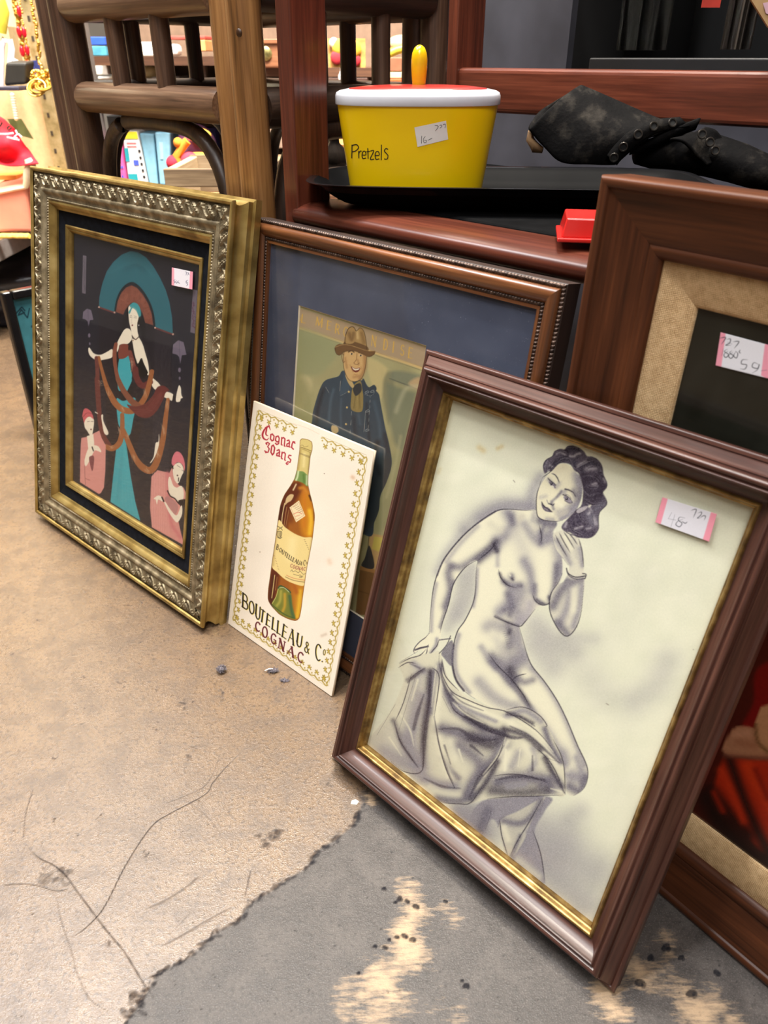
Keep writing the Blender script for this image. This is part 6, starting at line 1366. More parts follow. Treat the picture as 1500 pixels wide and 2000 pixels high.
# ------------------------------------------------------------------ dark furniture behind the chair
M_DARKP = plain('charcoal_vinyl', (66,66,74), .45, var=.25, scale=14, bmp=.15)
def make_dark():
    R = empty('black_cabinet', MCH, 'black cabinet with an open shelf standing behind the red mahogany chair', 'cabinet')
    MB().box((-.95, 1.12, 0), (-.745, 1.135, 1.5)).build('side_panel', M_DARKP, R, False)
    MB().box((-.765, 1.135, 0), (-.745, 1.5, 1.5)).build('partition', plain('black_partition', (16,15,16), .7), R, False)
    MB().box((-.95, 1.135, 0), (-.935, 1.5, 1.5)).build('side_panel', M_DARKP, R, False)
    MB().box((-.745, 1.12, 0), (.6, 1.15, .585)).build('front_panel', M_DARKP, R, False)
    MB().box((-.70, 1.11, .600), (.6, 1.5, .618)).build('shelf', plain('black_board', (24,24,27), .5), R, False, bevel=.002)
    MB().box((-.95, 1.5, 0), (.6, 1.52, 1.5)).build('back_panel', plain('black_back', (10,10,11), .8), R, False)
    MB().box((.6, 1.12, 0), (.62, 1.5, 1.5)).build('side_panel', M_DARKP, R, False)
    MB().box((-.95, 1.11, 1.5), (.62, 1.52, 1.52)).build('top', M_DARKP, R, False)
    cl = plain('dark_cloth', (30,27,25), .85); cl2 = plain('grey_brown_cloth', (64,56,48), .85)
    def hang(px0, px1, Y, m, label, name='hanging_garment', cat='garment', top=1.25, bot=None):
        a = at(px0, 128, Y); b_ = at(px1, 128, Y); a2 = at(px0+(px0-1180)*.03+12, 0, Y)
        mb = MB(); n = 24; vs = []
        for z in (bot or .628, .8, 1.0, top):
            for i in range(n+1):
                k = i/n; vs.append((a.x+(b_.x-a.x)*k, Y+.012*math.sin(k*17)+.006*math.sin(k*31), z))
        o = mb.add(vs, [(j*(n+1)+i, j*(n+1)+i+1, (j+1)*(n+1)+i+1, (j+1)*(n+1)+i) for j in range(3) for i in range(n)]).build(name, m)
        so = o.modifiers.new('t', 'SOLIDIFY'); so.thickness = .004
        tag(o, label, cat)
    hang(1205, 1290, 1.36, cl, 'dark brown garment hanging at the left of the cabinet opening')
    hang(1412, 1448, 1.20, cl2, 'grey-brown strap-like garment hanging at the right of the cabinet opening')
    M_RT = plain('red_tag_plastic', (190,60,48), .5)
    p = at(1384, 4, 1.2); o = MB().box((p.x-.008, p.y, p.z-.006), (p.x+.016, p.y+.002, p.z+.05)).build('hang_tag', M_RT, None, False); tag(o, 'small red tag dangling at the top of the dark cabinet', 'tag')
    q = [at(1455, -20, .95), at(1560, -20, .95), at(1560, 110, .95), at(1500, 52, .95)]
    R2 = empty('cardboard_piece', q[0], 'tan cardboard corner with a pink sticker at the upper right edge', 'cardboard')
    n_ = Vector((0, .004, 0)); v = [p-q[0] for p in q]
    MB().add([*v, *[p+n_ for p in v]], [(0,3,2,1), (4,5,6,7), (0,1,5,4), (1,2,6,5), (2,3,7,6), (3,0,4,7)]).build('board', plain('tan_card', (196,160,112), .8), R2, False)
    w = [at(*p, .949)-q[0] for p in ((1490,6), (1520,0), (1530,40), (1496,26))]
    MB().add(w, [(0,3,2,1)]).build('sticker', plain('pink_sticker', (232,190,204), .7), R2, False)
make_dark()

# printed sheets in the gap between walnut frame and chair rail
def make_sheets():
    cols = [((232,220,190), 0, .22), ((110,180,190), .22, .42), ((180,150,176), .42, .62), ((120,150,160), .62, .8), ((60,110,120), .8, 1)]
    Y0, Y1 = sd(-.668, .66, .456), sd(-.45, .66, .440)
    R = empty('magazine', Y0, 'bright printed magazine showing in the gap between walnut frame and seat rail', 'magazine')
    for c, a, b in cols:
        p, q = Y0.lerp(Y1, a)-Y0, Y0.lerp(Y1, b)-Y0
        d = AN*.008
        MB().add([p-Vector((0,0,.2)), q-Vector((0,0,.2)), q+Vector((0,0,.006)), p+Vector((0,0,.006)), p-Vector((0,0,.2))+d, q-Vector((0,0,.2))+d, q+Vector((0,0,.006))+d, p+Vector((0,0,.006))+d], [(3,2,1,0), (4,5,6,7), (0,1,5,4), (1,2,6,5), (2,3,7,6), (3,0,4,7)]).build('printed_panel', plain('print_%d' % (a*100), c, .4), R, False)
make_sheets()

# ------------------------------------------------------------------ teal print leaning far left
def make_teal():
    a = at(8, 572, 1.30); r = ray(62, 552); dirv = AN.copy()
    x, y = floor_xy = (a.x, a.y)
    M = Matrix(((AN.x, 0, AX.x, a.x), (AN.y, 0, AX.y, a.y), (0, 1, 0, 0), (0, 0, 0, 1)))
    R = empty('black_picture_frame', M, 'black lacquer frame with teal zigzag print standing behind the gilt frame at far left', 'picture frame')
    h, w = a.z, .42; f = .013
    mb = MB()
    mb.box((-.004, 0, -.018), (f, h, 0)); mb.box((w-f, 0, -.018), (w+.012, h, 0)); mb.box((f, 0, -.018), (w-f, f, 0)); mb.box((f, h-.016, -.018), (w-f, h, 0))
    mb.build('moulding', M_BLACK, R, False, bevel=.004)
    mb = MB().box((f-.002, f-.002, -.010), (w-f+.002, h-.014, -.006)); rs = np.random.RandomState(5)
    for q in range(60):
        x, y = rs.uniform(f+.004, .22), rs.uniform(.03, h-.03); pts = [(x, y)]
        for k in range(rs.randint(2, 5)): pts.append((pts[-1][0]+rs.uniform(-.016, .018), pts[-1][1]+rs.uniform(-.016, .016)))
        for (x0, y0), (x1, y1) in zip(pts, pts[1:]):
            d = Vector((x1-x0, y1-y0, 0)); 
            if d.length < .003: continue
            n = Vector((-d.y, d.x, 0)).normalized()*.0009
            mb.add([(x0-n.x, y0-n.y, -.0056), (x1-n.x, y1-n.y, -.0056), (x1+n.x, y1+n.y, -.0056), (x0+n.x, y0+n.y, -.0056)], [(0,1,2,3)], 1)
    mb.build('print', [plain('teal_print', (52,108,118), .5), plain('dark_teal_ink', (20,52,66), .5)], R, False)
make_teal()

# ------------------------------------------------------------------ glass display case at far left
def make_case():
    K = 1.18; far = globals()['at']; at = lambda x, y, Y: far(x, y, Y*K)
    Yf, Yb = 1.62*K, 2.02*K; zt = far(50, 181, Yf).z; zb = at(40, 478, 1.56).z
    xr = far(108, 300, Yb).x+.02; xl = -2.6
    R = empty('display_case', (xr, Yf, 0), 'lit glass display case full of jewellery at the far left edge', 'display case')
    o = Vector((xr, Yf, 0))
    cream = plain('cream_laminate', (206,180,140), .6); alu = metalgold('brass_channel', (170,150,104), (206,186,140), (226,210,170), .3, 40, .6)
    grey = plain('grey_laminate', (120,114,112), .6)
    def bx(n, lo, hi, m, bv=0): return MB().box(Vector(lo)-o, Vector(hi)-o).build(n, m, R, False, bevel=bv)
    bx('base', (xl, 1.56*K, zb-.045), (xr, Yb+.05, zb), grey, .003); bx('plinth', (xl, 1.97*K, 0), (xr, Yb+.05, zb-.045), plain('dark_plinth', (40,34,36), .7))
    bx('deck', (xl, 1.57*K, zb), (xr, Yb+.04, zb+.006), cream)
    bx('back_panel', (xl, Yb+.02, zb), (xr+.02, Yb+.04, 1.3), cream)
    gm = glass_pane('shelf_glass', .8); sh = bx('glass_shelf', (xl, Yf, zt-.004), (xr-.02, Yb, zt+.003), gm)
    bx('glass_shelf_edge', (xl, Yf-.001, zt-.004), (xr-.02, Yf+.001, zt+.003), plain('green_glass_edge', (30,84,60), .2))
    p0, p1 = far(88, 183, Yb), far(112, 330, Yb)
    bx('shelf_standard', (p0.x-.012, Yb-.01, zb), (p0.x+.022, Yb+.018, 1.3), alu)
    for z in np.arange(zb+.05, 1.25, .045): bx('slot', (p0.x-.002, Yb-.0115, z), (p0.x+.004, Yb-.0095, z+.012), plain('slot_dark', (60,48,36), .8))
    d = bpy.data.lights.new('case_lamp', 'AREA'); d.energy = 8; d.color = (1, .84, .58); d.shape = 'RECTANGLE'; d.size = .9; d.size_y = .06
    l = bpy.data.objects.new('case_lamp', d); COL.objects.link(l); l.location = (-1.55, 2.05, 1.27); l.rotation_euler = (0.2, 0, 0)
    def thing(name, label, cat, mb, m, group=None, **k): return tag(mb.build(name, m, **k), label, cat, group)
    # things on the glass shelf
    blk = plain('black_suede', (40,36,30), .55); gold = metalgold('costume_gold', (150,110,40), (214,170,70), (244,214,130), .3, 60)
    c = at(30, 150, 1.68)
    mb = MB(); q = [at(*p, 1.68) for p in ((10,122), (52,122), (50,165), (7,168))]; dd = Vector((0, .05, .004))
    mb.add(q+[p+dd for p in q], [(0,3,2,1), (4,5,6,7), (0,1,5,4), (1,2,6,5), (2,3,7,6), (3,0,4,7)])
    thing('jewellery_cushion', 'black suede jewellery cushion on the glass shelf', 'cushion', mb, blk, smooth=False, bevel=.006)
    a, b_ = at(-12, 172, 1.66), at(46, 178, 1.66)
    thing('jewellery_tray', 'dark slate strip lying on the glass shelf before the cushion', 'tray', MB().box((a.x, 1.64*K, zt+.003), (b_.x, 1.70*K, zt+.011)), plain('slate', (62,60,74), .4), smooth=False, bevel=.002)
    rs = np.random.RandomState(7)
    mb = MB()
    for i in range(150):
        x, y = rs.uniform(60, 100), rs.uniform(138, 178); p = at(x, y, 1.66+rs.uniform(0, .05)); p.z = max(p.z, zt+.008)
        mb.sphere(p, rs.uniform(.003, .0055), 8, 6)
    for i in range(5):
        p = at(70+rs.rand()*20, 165+rs.rand()*12, 1.65); p.z = max(p.z, zt+.006); mb.torus(p, .014+rs.rand()*.008, .002, Matrix.Rotation(rs.rand(), 3, 'X'), 20, 6)
    thing('bead_heap', 'heap of gold beads and bangles on the glass shelf', 'jewellery', mb, gold, kind_=None) if False else tag(mb.build('bead_heap', gold), 'heap of gold beads and bangles on the glass shelf', 'jewellery', kind='stuff')
    # white stand
    wt = plain('white_plastic', (232,232,240), .4)
    mb = MB(); mb.tube([at(2,170,1.75), at(3,90,1.75), at(8,77,1.75), at(20,80,1.75), at(23,95,1.75), at(20,130,1.75)], .007, 10)
    mb.tube([at(20,115,1.75), at(34,122,1.75)], .005, 8)
    thing('necklace_stand', 'white plastic display stand behind the black cushion', 'stand', mb, wt)
    # necklaces hung in front of the back
    redb = plain('red_bead', (196,24,40), .25); 
    def strand(path, Y, r0, label, reds=(), name='necklace'):
        P = smooth_pts(path, False, 10); R3 = [at(x, y, Y) for x, y in P]; org = R3[0]
        t = empty(name, org, label, 'necklace', None)
        mb = MB(); rr = np.random.RandomState(3)
        for i in range(0, len(R3)): mb.sphere(R3[i]-org+Vector((rr.uniform(-1, 1), 0, 0))*.003, r0*rr.uniform(.7, 1.2), 8, 6)
        mb.build('chain', gold, t)
        for x, y in reds: MB().sphere(at(x, y, Y-.008)-org, .009, 12, 8, sc=(.6, .6, 1.3)).build('red_bead', redb, t)
    strand([(28,-10), (32,20), (36,40), (40,65), (45,85), (50,105), (56,120), (62,150)], 1.80, .006, 'long gold chain necklace with red oval beads hanging in the lit case', ((37,22), (37,62), (47,63), (43,100), (53,98), (55,128), (60,142)))
    strand([(62,-10), (66,30), (71,60), (75,90), (78,120), (82,148)], 1.82, .004, 'thin pale gold necklace hanging nearest the case edge')
    strand([(40,-10), (44,40), (50,70), (55,95)], 1.9, .003, 'short thin chain hanging behind the red-beaded necklace')
    thing('pearl_strand', 'short string of pearls hanging below the glass shelf', 'necklace', (lambda mb: ([mb.sphere(at(24+i*.9, 186+i*5, 1.84), .006, 10, 8) for i in range(10)], mb)[1])(MB()), plain('pearl', (236,226,196), .25, coat=.4))
    thing('yellow_bottle', 'yellow and green object cut by the left edge on the glass shelf', 'bottle', MB().tube([at(-6,60,1.75), at(-2,20,1.75), at(-6,-10,1.75)], [.02, .022, .015], 14), plain('yellow_green', (210,200,70), .4))
    thing('cream_box', 'pale box standing behind the necklaces in the case', 'box', MB().box((at(0,52,1.95).x, 1.93*K, zt+.004), (at(22,52,1.95).x, 1.975*K, at(0,52,1.95).z)), plain('kraft', (196,170,128), .7), smooth=False)
    thing('blue_box', 'small blue box beside the bead heap', 'box', MB().box((at(62,118,1.9).x, 1.87*K, at(62,150,1.9).z), (at(75,118,1.9).x, 1.91*K, at(62,118,1.9).z)), plain('blue_card', (70,84,170), .5), smooth=False)
    # below the shelf: bandana, green pouch, pink case, garland
    ban = plain('red_bandana', (212,20,44), .75, var=.12, scale=24)
    pts = [[(-30,215), (5,232), (28,250)], [(-30,250), (10,258), (45,278)], [(-30,275), (14,285), (58,296)], [(-30,300), (10,315), (70,312)], [(-30,312), (20,325), (76,320)]]
    G = np.array([[tuple(at(x, y, 1.70+.03*math.sin(i*1.6+j*2.3)-.02*i)) for j, (x, y) in enumerate(row)] for i, row in enumerate(pts)])
    G = np.array([smooth_pts(G[:, j], False, 5) for j in range(3)]); G = np.array([smooth_pts(G[:, k], False, 8) for k in range(G.shape[1])])
    t = empty('bandana', at(20, 318, 1.6), 'red bandana with white and black print draped in the case', 'bandana'); org = t.location.copy()
    ob = link('cloth', grid_mesh('cloth', G-np.array(org)), ban, t, angle=180); so = ob.modifiers.new('t', 'SOLIDIFY'); so.thickness = .002
    mb = MB()
    for p in ([(0,262), (14,262), (26,260)], [(30,254), (34,262), (28,268), (34,270)], [(14,268), (38,274)], [(36,262), (42,268)]): mb.tube([at(x, y, 1.625)-org for x, y in p], .0022, 6)
    mb.build('white_print', wt, t); mb = MB()
    for p in ([(14,250), (18,246), (22,250), (17,255), (14,250)], [(0,235), (4,240), (0,247)]): mb.tube([at(x, y, 1.628)-org for x, y in p], .0016, 6)
    mb.build('black_print', blk, t)
    thing('green_pouch', 'olive green pouch lying behind the bandana', 'pouch', MB().add([at(*p, 1.86) for p in ((14,232), (42,232), (66,272), (30,262))]+[at(*p, 1.9) for p in ((14,232), (42,232), (66,272), (30,262))], [(0,3,2,1), (4,5,6,7), (0,1,5,4), (1,2,6,5), (2,3,7,6), (3,0,4,7)]), plain('olive_cloth', (92,98,52), .8), smooth=False)
    pk = plain('salmon_leather', (232,140,116), .55, var=.06, scale=30)
    q = [at(*p, 1.63) for p in ((-40,378), (50,360), (62,448), (-40,452))]; q[2].z = q[3].z = zb+.012
    dd = Vector((0.0, .16, .014))
    t = empty('leather_case', q[3], 'salmon pink leather case lying in the display case', 'case'); o0 = q[3].copy()
    MB().add([p-o0 for p in q]+[p-o0+dd for p in q], [(0,3,2,1), (4,5,6,7), (0,1,5,4), (1,2,6,5), (2,3,7,6), (3,0,4,7)]).build('body', pk, t, False, bevel=.008)
    MB().tube([q[0]-o0+Vector((0,-.002,-.006)), q[1]-o0+Vector((0,-.002,-.006))], .004, 8).build('piping', plain('pale_piping', (240,196,170), .5), t)
    thing('yellow_folder', 'yellow-orange flat folder lying on top of the pink case', 'folder', MB().box((at(-30,335,1.74).x, 1.72*K, q[0].z+.016), (at(38,335,1.74).x, 1.80*K, q[0].z+.026)), plain('amber_card', (240,180,80), .6), smooth=False)
    mb = MB(); 
    for k in range(5):
        P = [at(-20+i*8, 468+3*math.sin(i*1.3+k*2)+k*1.5, 1.585+.008*math.sin(i+k)) for i in range(11)]
        for p in P: p.z = max(p.z, zb+.014)
        mb.tube([tuple(p) for p in smooth_pts([tuple(p) for p in P], False, 5)], .0045, 8)
    tag(mb.build('gold_garland', plain('yellow_cord', (244,196,90), .5, bmp=.3)), 'yellow braided cord garland along the front of the case deck', 'garland')
    w_ = MB().tube([at(54,310,1.63), at(60,322,1.63), at(56,340,1.63), at(50,366,1.63)], [.008, .012, .012, .006], 12); thing('cream_ribbon', 'cream ribbon end hanging by the top left corner of the gilt frame', 'ribbon', w_, plain('cream_ribbon', (236,214,180), .5))
    # black sack under the case
    P = np.zeros((24, 40, 3)); rs = np.random.RandomState(3)
    for j in range(24):
        for i in range(40):
            th = math.pi*i/39; ph = math.pi*j/23*.62
            r0 = .24*(1+.06*math.sin(7*th+3*ph)+.05*math.sin(13*ph+4*th))
            P[j, i] = (-1.10-r0*math.cos(th)*1.15*math.sin(ph+.35), 2.06-r0*math.sin(th)*math.sin(ph+.35)*.9+.1, 0.006+.165*max(0, math.cos(ph*.85)))
    o_ = link('rubbish_sack', grid_mesh('rubbish_sack', P), plain('black_plastic_sack', (36,34,40), .28, bmp=.2), None, angle=180); so = o_.modifiers.new('t', 'SOLIDIFY'); so.thickness = .002
    tag(o_, 'crumpled black plastic sack on the floor under the display case', 'bag')
make_case()

# ------------------------------------------------------------------ shop shelves seen through the stool
def make_back():
    grey = plain('grey_steel', (104,100,98), .5); wood_d = wood('dark_shelf_wood', (52,34,24), (82,54,38), (110,76,52), 0, .6, .5)
    def box(name, label, cat, x0, y0, x1, y1, Y, dep, m, group=None, tilt=0, bv=.002, on=None):
        a, b = at(x0, y1, Y), at(x1, y0, Y)
        if on is not None: a.z = on
        w, h = b.x-a.x, b.z-a.z
        o = MB().box((0, 0, 0), (w, dep, h)).build(name, m, None, False, bevel=bv)
        o.location = a; o.rotation_euler = (0, tilt, 0)
        return tag(o, label, cat, group)
    Y = 2.05
    zl = at(300, 375, Y).z; zu = at(300, 166, 2.3).z; zt = at(300, 117, 2.3).z
    R = empty('steel_shelving', (at(172,300,Y).x, Y, 0), 'grey steel shelving with goods seen through the bamboo stool', 'shelving'); o = R.location.copy()
    a = at(158, 60, Y); 
    MB().box(Vector((at(155,200,Y).x, Y, 0))-o, Vector((at(190,200,Y).x, Y+.03, 1.7))-o).build('upright', grey, R, False)
    MB().box(Vector((at(1000,200,Y).x, Y+.5, 0))-o, Vector((at(1030,200,Y).x, Y+.53, 1.7))-o).build('upright', grey, R, False)
    x0, x1 = at(158, 300, Y).x, at(1010, 300, Y).x
    xm = at(440, 300, Y).x; zr = at(600, 133, 2.2).z; T1, T0 = zt+.009, zu+.001
    for xa, xb, z in ((x0, x1, zl-.03), (x0, x1, zu-.02), (x0, xm, zt-.012), (xm, at(735,300,2.2).x, zr-.02), (x0, x1, .12)): MB().box(Vector((xa, Y+(.2 if z > zu else .005), z))-o, Vector((xb, Y+.5, z+.02))-o).build('shelf_board', wood_d, R, False)
    MB().box(Vector((x0, Y+.505, 0))-o, Vector((x1, Y+.515, 1.7))-o).build('back_panel', plain('taupe_board', (120,96,78), .7), R, False)
    # books and folders on the lower shelf
    M_PINK = plain('pink_pattern', (226,92,160), .6)
    def book(label, cols, q, Yb, dep, name='binder', cat='binder'):
        P = [at(*p, Yb) for p in q]; t = empty(name, P[3], label, cat, 'binders standing on the lower shelf'); dd = Vector((0, dep, 0)); o0 = P[3].copy(); P = [p-o0 for p in P]
        MB().add(P+[p+dd for p in P], [(0,3,2,1), (4,5,6,7), (0,1,5,4), (1,2,6,5), (2,3,7,6), (3,0,4,7)]).build('cover', cols[0], t, False, bevel=.004)
        for nm, m, rects in cols[1:]:
            mb = MB()
            for (a, b, c, d) in rects:
                L = lambda u, v: P[3].lerp(P[2], u)*(1-v)+P[0].lerp(P[1], u)*v+Vector((0, -.0012, 0))
                mb.add([L(a, b), L(c, b), L(c, d), L(a, d)], [(0,1,2,3)])
            mb.build(nm, m, t, False)
        return t
    rs = np.random.RandomState(8); blue = plain('blue_motif', (70,90,190), .6); teal = plain('teal_motif', (30,150,160), .6); yellow = plain('yellow_motif', (240,220,50), .6); black = plain('black_motif', (30,30,34), .6); white = plain('white_card', (232,230,226), .6); redm = plain('red_motif', (226,90,96), .6)
    sq = [(u, v, u+.16, v+.05) for u, v in zip(rs.uniform(.05, .8, 22), rs.uniform(.03, .95, 22))]
    book('pink binder with a scattered blue motif, leftmost on the lower shelf', [M_PINK, ('motif', blue, sq)], ((214,258), (233,258), (247,362), (224,362)), 2.08, .2)
    book('white and teal box file with yellow top and checked edge', [white, ('yellow_top', yellow, [(.02,.87,.98,1.0)]), ('teal_patch', teal, [(.05,.05,.55,.22)]), ('teal_patch', teal, [(.02,.45,.25,.7)]), ('blue_patch', blue, [(.45,.38,.75,.48)]), ('red_lines', redm, [(.2,.78,.8,.8), (.2,.72,.8,.74)]), ('check', black, [(.84,.02+i*.12,.98,.07+i*.12) for i in range(6)])], ((238,257), (268,257), (288,362), (252,362)), 2.09, .2)
    lb = plain('pale_blue_cloth', (134,184,206), .7); lb2 = plain('pale_blue_cloth_light', (160,204,222), .7)
    book('pale blue cloth binder without a label, left of the labelled one', [lb], ((272,260), (300,262), (309,362), (292,362)), 2.10, .2)
    book('pale blue cloth binder with a white spine label', [lb, ('spine_label', lb2, [(.25,.5,.5,.82)])], ((302,258), (332,259), (333,362), (312,362)), 2.09, .2)
    box('black_case', 'black case standing upright behind the pale blue binders', 'case', 225, 226, 330, 330, 2.35, .1, plain('black_case', (22,26,28), .5))
    # soft toy heap
    t = empty('soft_toy', at(375, 330, 2.1), 'purple and orange soft toy heaped at the right of the lower shelf', 'toy'); o0 = t.location.copy()
    pur = plain('purple_plush', (140,84,120), .9); org = plain('orange_plush', (224,140,40), .9); mus = plain('mustard_plush', (200,150,50), .9)
    MB().sphere(at(385,285,2.12)-o0, .05, 16, 12, sc=(1,.7,1)).build('body', pur, t)
    MB().tube([at(352,325,2.06)-o0, at(345,305,2.06)-o0, at(360,282,2.06)-o0, at(366,275,2.06)-o0], .010, 10).build('arm', org, t)
    MB().sphere(at(388,264,2.07)-o0, .026, 14, 10, sc=(1.2,.7,.6)).build('snout', mus, t); MB().sphere(at(390,310,2.06)-o0, .03, 14, 10, sc=(1.3,.7,.5)).build('foot', mus, t); MB().sphere(at(348,279,2.06)-o0, .012, 10, 8).build('ear', org, t)
    def blob(name, label, cat, x, y, Yb, r, m, sc=(1,1,1), group=None): return tag(MB().sphere(at(x, y, Yb), r, 16, 12, sc=sc).build(name, m), label, cat, group)
    blob('red_pompom', 'red pompom lying before the soft toy', 'pompom', 372, 318, 2.03, .024, plain('red_plush', (216,48,70), .9, bmp=.5))
    blob('red_ball', 'dark red ball left of the soft toy', 'ball', 338, 318, 2.06, .017, plain('dark_red_plush', (190,40,60), .9))
    box('white_box', 'white box standing behind the soft toy', 'box', 334, 252, 362, 330, 2.3, .05, white); box('blue_box', 'deep blue box behind the soft toy at right', 'box', 395, 250, 420, 330, 2.3, .05, plain('deep_blue', (70,70,140), .6))
    # wooden crate in front
    W_CR = wood('weathered_crate', (92,72,52), (126,104,78), (160,138,108), 0, .7, .7, .2)
    Yc = 1.72; a, b = at(318, 330, Yc), at(470, 345, Yc); t = empty('wooden_crate', (a.x, Yc, 0), 'weathered wooden crate standing behind the gilt frame and bamboo stool', 'crate'); o0 = t.location.copy()
    zc = a.z
    MB().box((0, 0, zc-.035), (.22, .016, zc)).build('slat', W_CR, t, False, bevel=.002); MB().box((0, 0, zc-.095), (.22, .016, zc-.045)).build('slat', wood('crate_slat_light', (150,110,66), (182,138,88), (206,166,112), 0, .7, .7), t, False, bevel=.002)
    MB().box((0, 0, 0), (.22, .016, zc-.105)).build('slat', W_CR, t, False, bevel=.002); MB().box((0, .016, 0), (.018, .25, zc-.002)).build('end_board', wood('crate_end', (176,146,108), (200,172,134), (220,196,160), 1, .7, .7), t, False, bevel=.002); MB().box((.202, .016, 0), (.22, .25, zc-.002)).build('end_board', W_CR, t, False); MB().box((0, .25, 0), (.22, .266, zc)).build('back_board', W_CR, t, False)
    # upper shelf goods, each cut short by slats and poles
    lb0 = at(195, 166, 2.32); lb0.z = T0; t = empty('lattice_basket', lb0, 'white plastic lattice basket seen between the stool slats', 'basket'); o0 = t.location.copy(); A, B = at(188,150,2.32)-o0, at(345,168,2.32)-o0; B.z = 0
    MB().box((A.x, .03, B.z), (B.x, .2, A.z-.004)).build('body', white, t, False); mb = MB()
    for i in range(26):
        x = A.x+(B.x-A.x)*(i+.3)/26
        for z in (.28, .62): mb.box((x, .0285, B.z+(A.z-B.z)*z), (x+.006, .0298, B.z+(A.z-B.z)*(z+.2)))
    mb.build('lattice_holes', plain('basket_gap', (176,172,166), .8), t, False); MB().box((A.x-.004, .025, A.z-.006), (B.x+.004, .205, A.z)).build('rim', white, t, False, bevel=.002)
    bz = lambda x, r, Yb: None
    blob('orange_ball', 'orange-red ball in the lattice basket', 'ball', 256, 142, 2.36, .021, plain('orange_gloss', (236,92,48), .35)); blob('cream_jar', 'cream jar right of the orange ball', 'jar', 291, 141, 2.36, .024, plain('cream_gloss', (222,204,150), .3), (1,1,.75)); blob('peach_ball', 'pale peach ball left of the orange one', 'ball', 240, 142, 2.38, .017, plain('peach_gloss', (240,190,120), .35))
    for i, (x0, y0, x1, y1, c, l) in enumerate(((186,110,206,120,(224,222,214),'white paper packet, upper one beside the steel upright'), (188,124,208,146,(214,208,198),'white paper packet, lower one beside the steel upright'))): box('paper_packet', l, 'packet', x0, y0, x1, y1, 2.35, .1, plain('packet_%d' % i, c, .7), 'paper packets by the upright')
    box('blue_bag', 'bright blue folded bag beside the steel upright', 'bag', 178, 72, 204, 88, 2.34, .1, plain('royal_blue', (40,84,190), .6)); box('teal_box', 'teal box with a dark motif below the blue bag', 'box', 180, 90, 206, 109, 2.34, .1, plain('teal_box', (70,144,170), .6, var=.4, scale=30))
    for i, (x0, x1, c, l) in enumerate(((236,246,(206,200,192),'pale grey booklet leaning at left of the printed pair'), (247,262,(120,112,108),'dark patterned booklet standing in the middle'), (263,274,(156,150,146),'grey booklet with dark stripe'), (276,300,(230,226,214),'white booklet nearest the right stool slat'))):
        box('booklet', l, 'booklet', x0, 82, x1, 116, 2.36, .12, plain('booklet_%d' % i, c, .6, var=.5 if i in (1, 2) else .05, scale=60), 'booklets on the upper shelf', 0, on=T1)
    box('white_jar', 'white jar between the right slat and the corner pole', 'jar', 328, 86, 345, 118, 2.3, .06, white, bv=.01, on=T1); box('orange_box', 'orange-brown box at the upper right beside the corner pole', 'box', 372, 78, 400, 100, 2.35, .1, plain('orange_tan', (214,150,92), .6)); box('canvas_panel', 'dark flat canvas panel leaning beside the corner pole', 'panel', 376, 120, 400, 170, 2.28, .03, plain('dark_brown', (70,52,40), .6), on=T0); box('red_strip_box', 'red box strip above the orange-brown box', 'box', 330, 70, 400, 77, 2.36, .1, plain('dull_red', (190,70,60), .6))
    # right of the corner post: carved box, embroidered cloth, cartons
    Yk = 2.2; cb0 = at(502, 132, Yk); cb0.z = zr+.0045; t = empty('carved_box', cb0, 'small carved wooden box with a brass star seen right of the corner pole', 'box'); o0 = t.location.copy(); A, B = at(505,80,Yk)-o0, at(549,132,Yk)-o0; B.z = 0
    MB().box((A.x, 0, -.004), (B.x, .12, A.z)).build('body', wood('carved_walnut', (96,58,36), (136,88,58), (164,112,78), 0, .7, .5), t, False, bevel=.004); MB().sphere(((A.x+B.x)/2-.01, -.002, A.z*.5), .016, 10, 6, sc=(1,.3,1)).build('brass_star', metalgold('aged_brass', (110,100,60), (160,150,96), (200,190,130), .4), t); MB().box((A.x-.004, -.004, A.z-.006), (B.x+.004, .124, A.z+.004)).build('lid', wood('carved_lid', (96,58,36), (136,88,58), (164,112,78), 0, .7, .5), t, False, bevel=.002)
    t = empty('embroidered_cloth', at(645, 135, 2.03), 'colourful embroidered cloth with yellow and red motifs hanging behind the stool', 'cloth'); o0 = t.location.copy(); A, B = at(640,75,2.03)-o0, at(714,132,2.03)-o0
    MB().box((A.x, 0, B.z), (B.x, .012, A.z)).build('ground', plain('embroidery', (206,150,80), .8, var=.5, scale=40), t, False)
    for i, (x, y, r, c) in enumerate(((662,92,.018,(236,180,60)), (690,96,.02,(240,170,50)), (658,112,.016,(206,50,60)), (694,118,.014,(196,40,50)), (672,90,.012,(90,120,80)), (682,122,.016,(230,200,150)), (652,84,.012,(226,210,180)))): MB().sphere(at(x, y, 2.026)-o0, r*.92, 12, 8, sc=(1,.3,1)).build('motif', plain('motif_%d' % i, c, .8), t)
    tag(MB().tube([at(666,118,2.12), at(667,138,2.12), at(665,150,2.12), at(664,158,2.12)], [.002, .003, .006, .003], 10).build('spoon', white), 'white spoon-shaped object hanging below the embroidered cloth', 'spoon')
    for nm, l, cat, r_, c in (('wooden_box', 'dark wooden box under the embroidered cloth', 'box', (640,152,718,165), (70,42,30)), ('brown_box', 'brown box seen just left of the lid knob', 'box', (757,112,806,140), (140,92,66)), ('cream_carton', 'cream carton lying under the brown box', 'carton', (757,141,806,153), (236,210,150)), ('orange_carton', 'orange-red carton lowest in the stack by the lid knob', 'carton', (757,154,812,166), (226,88,40))): box(nm, l, cat, *r_, 2.25, .15, plain(nm, c, .6))
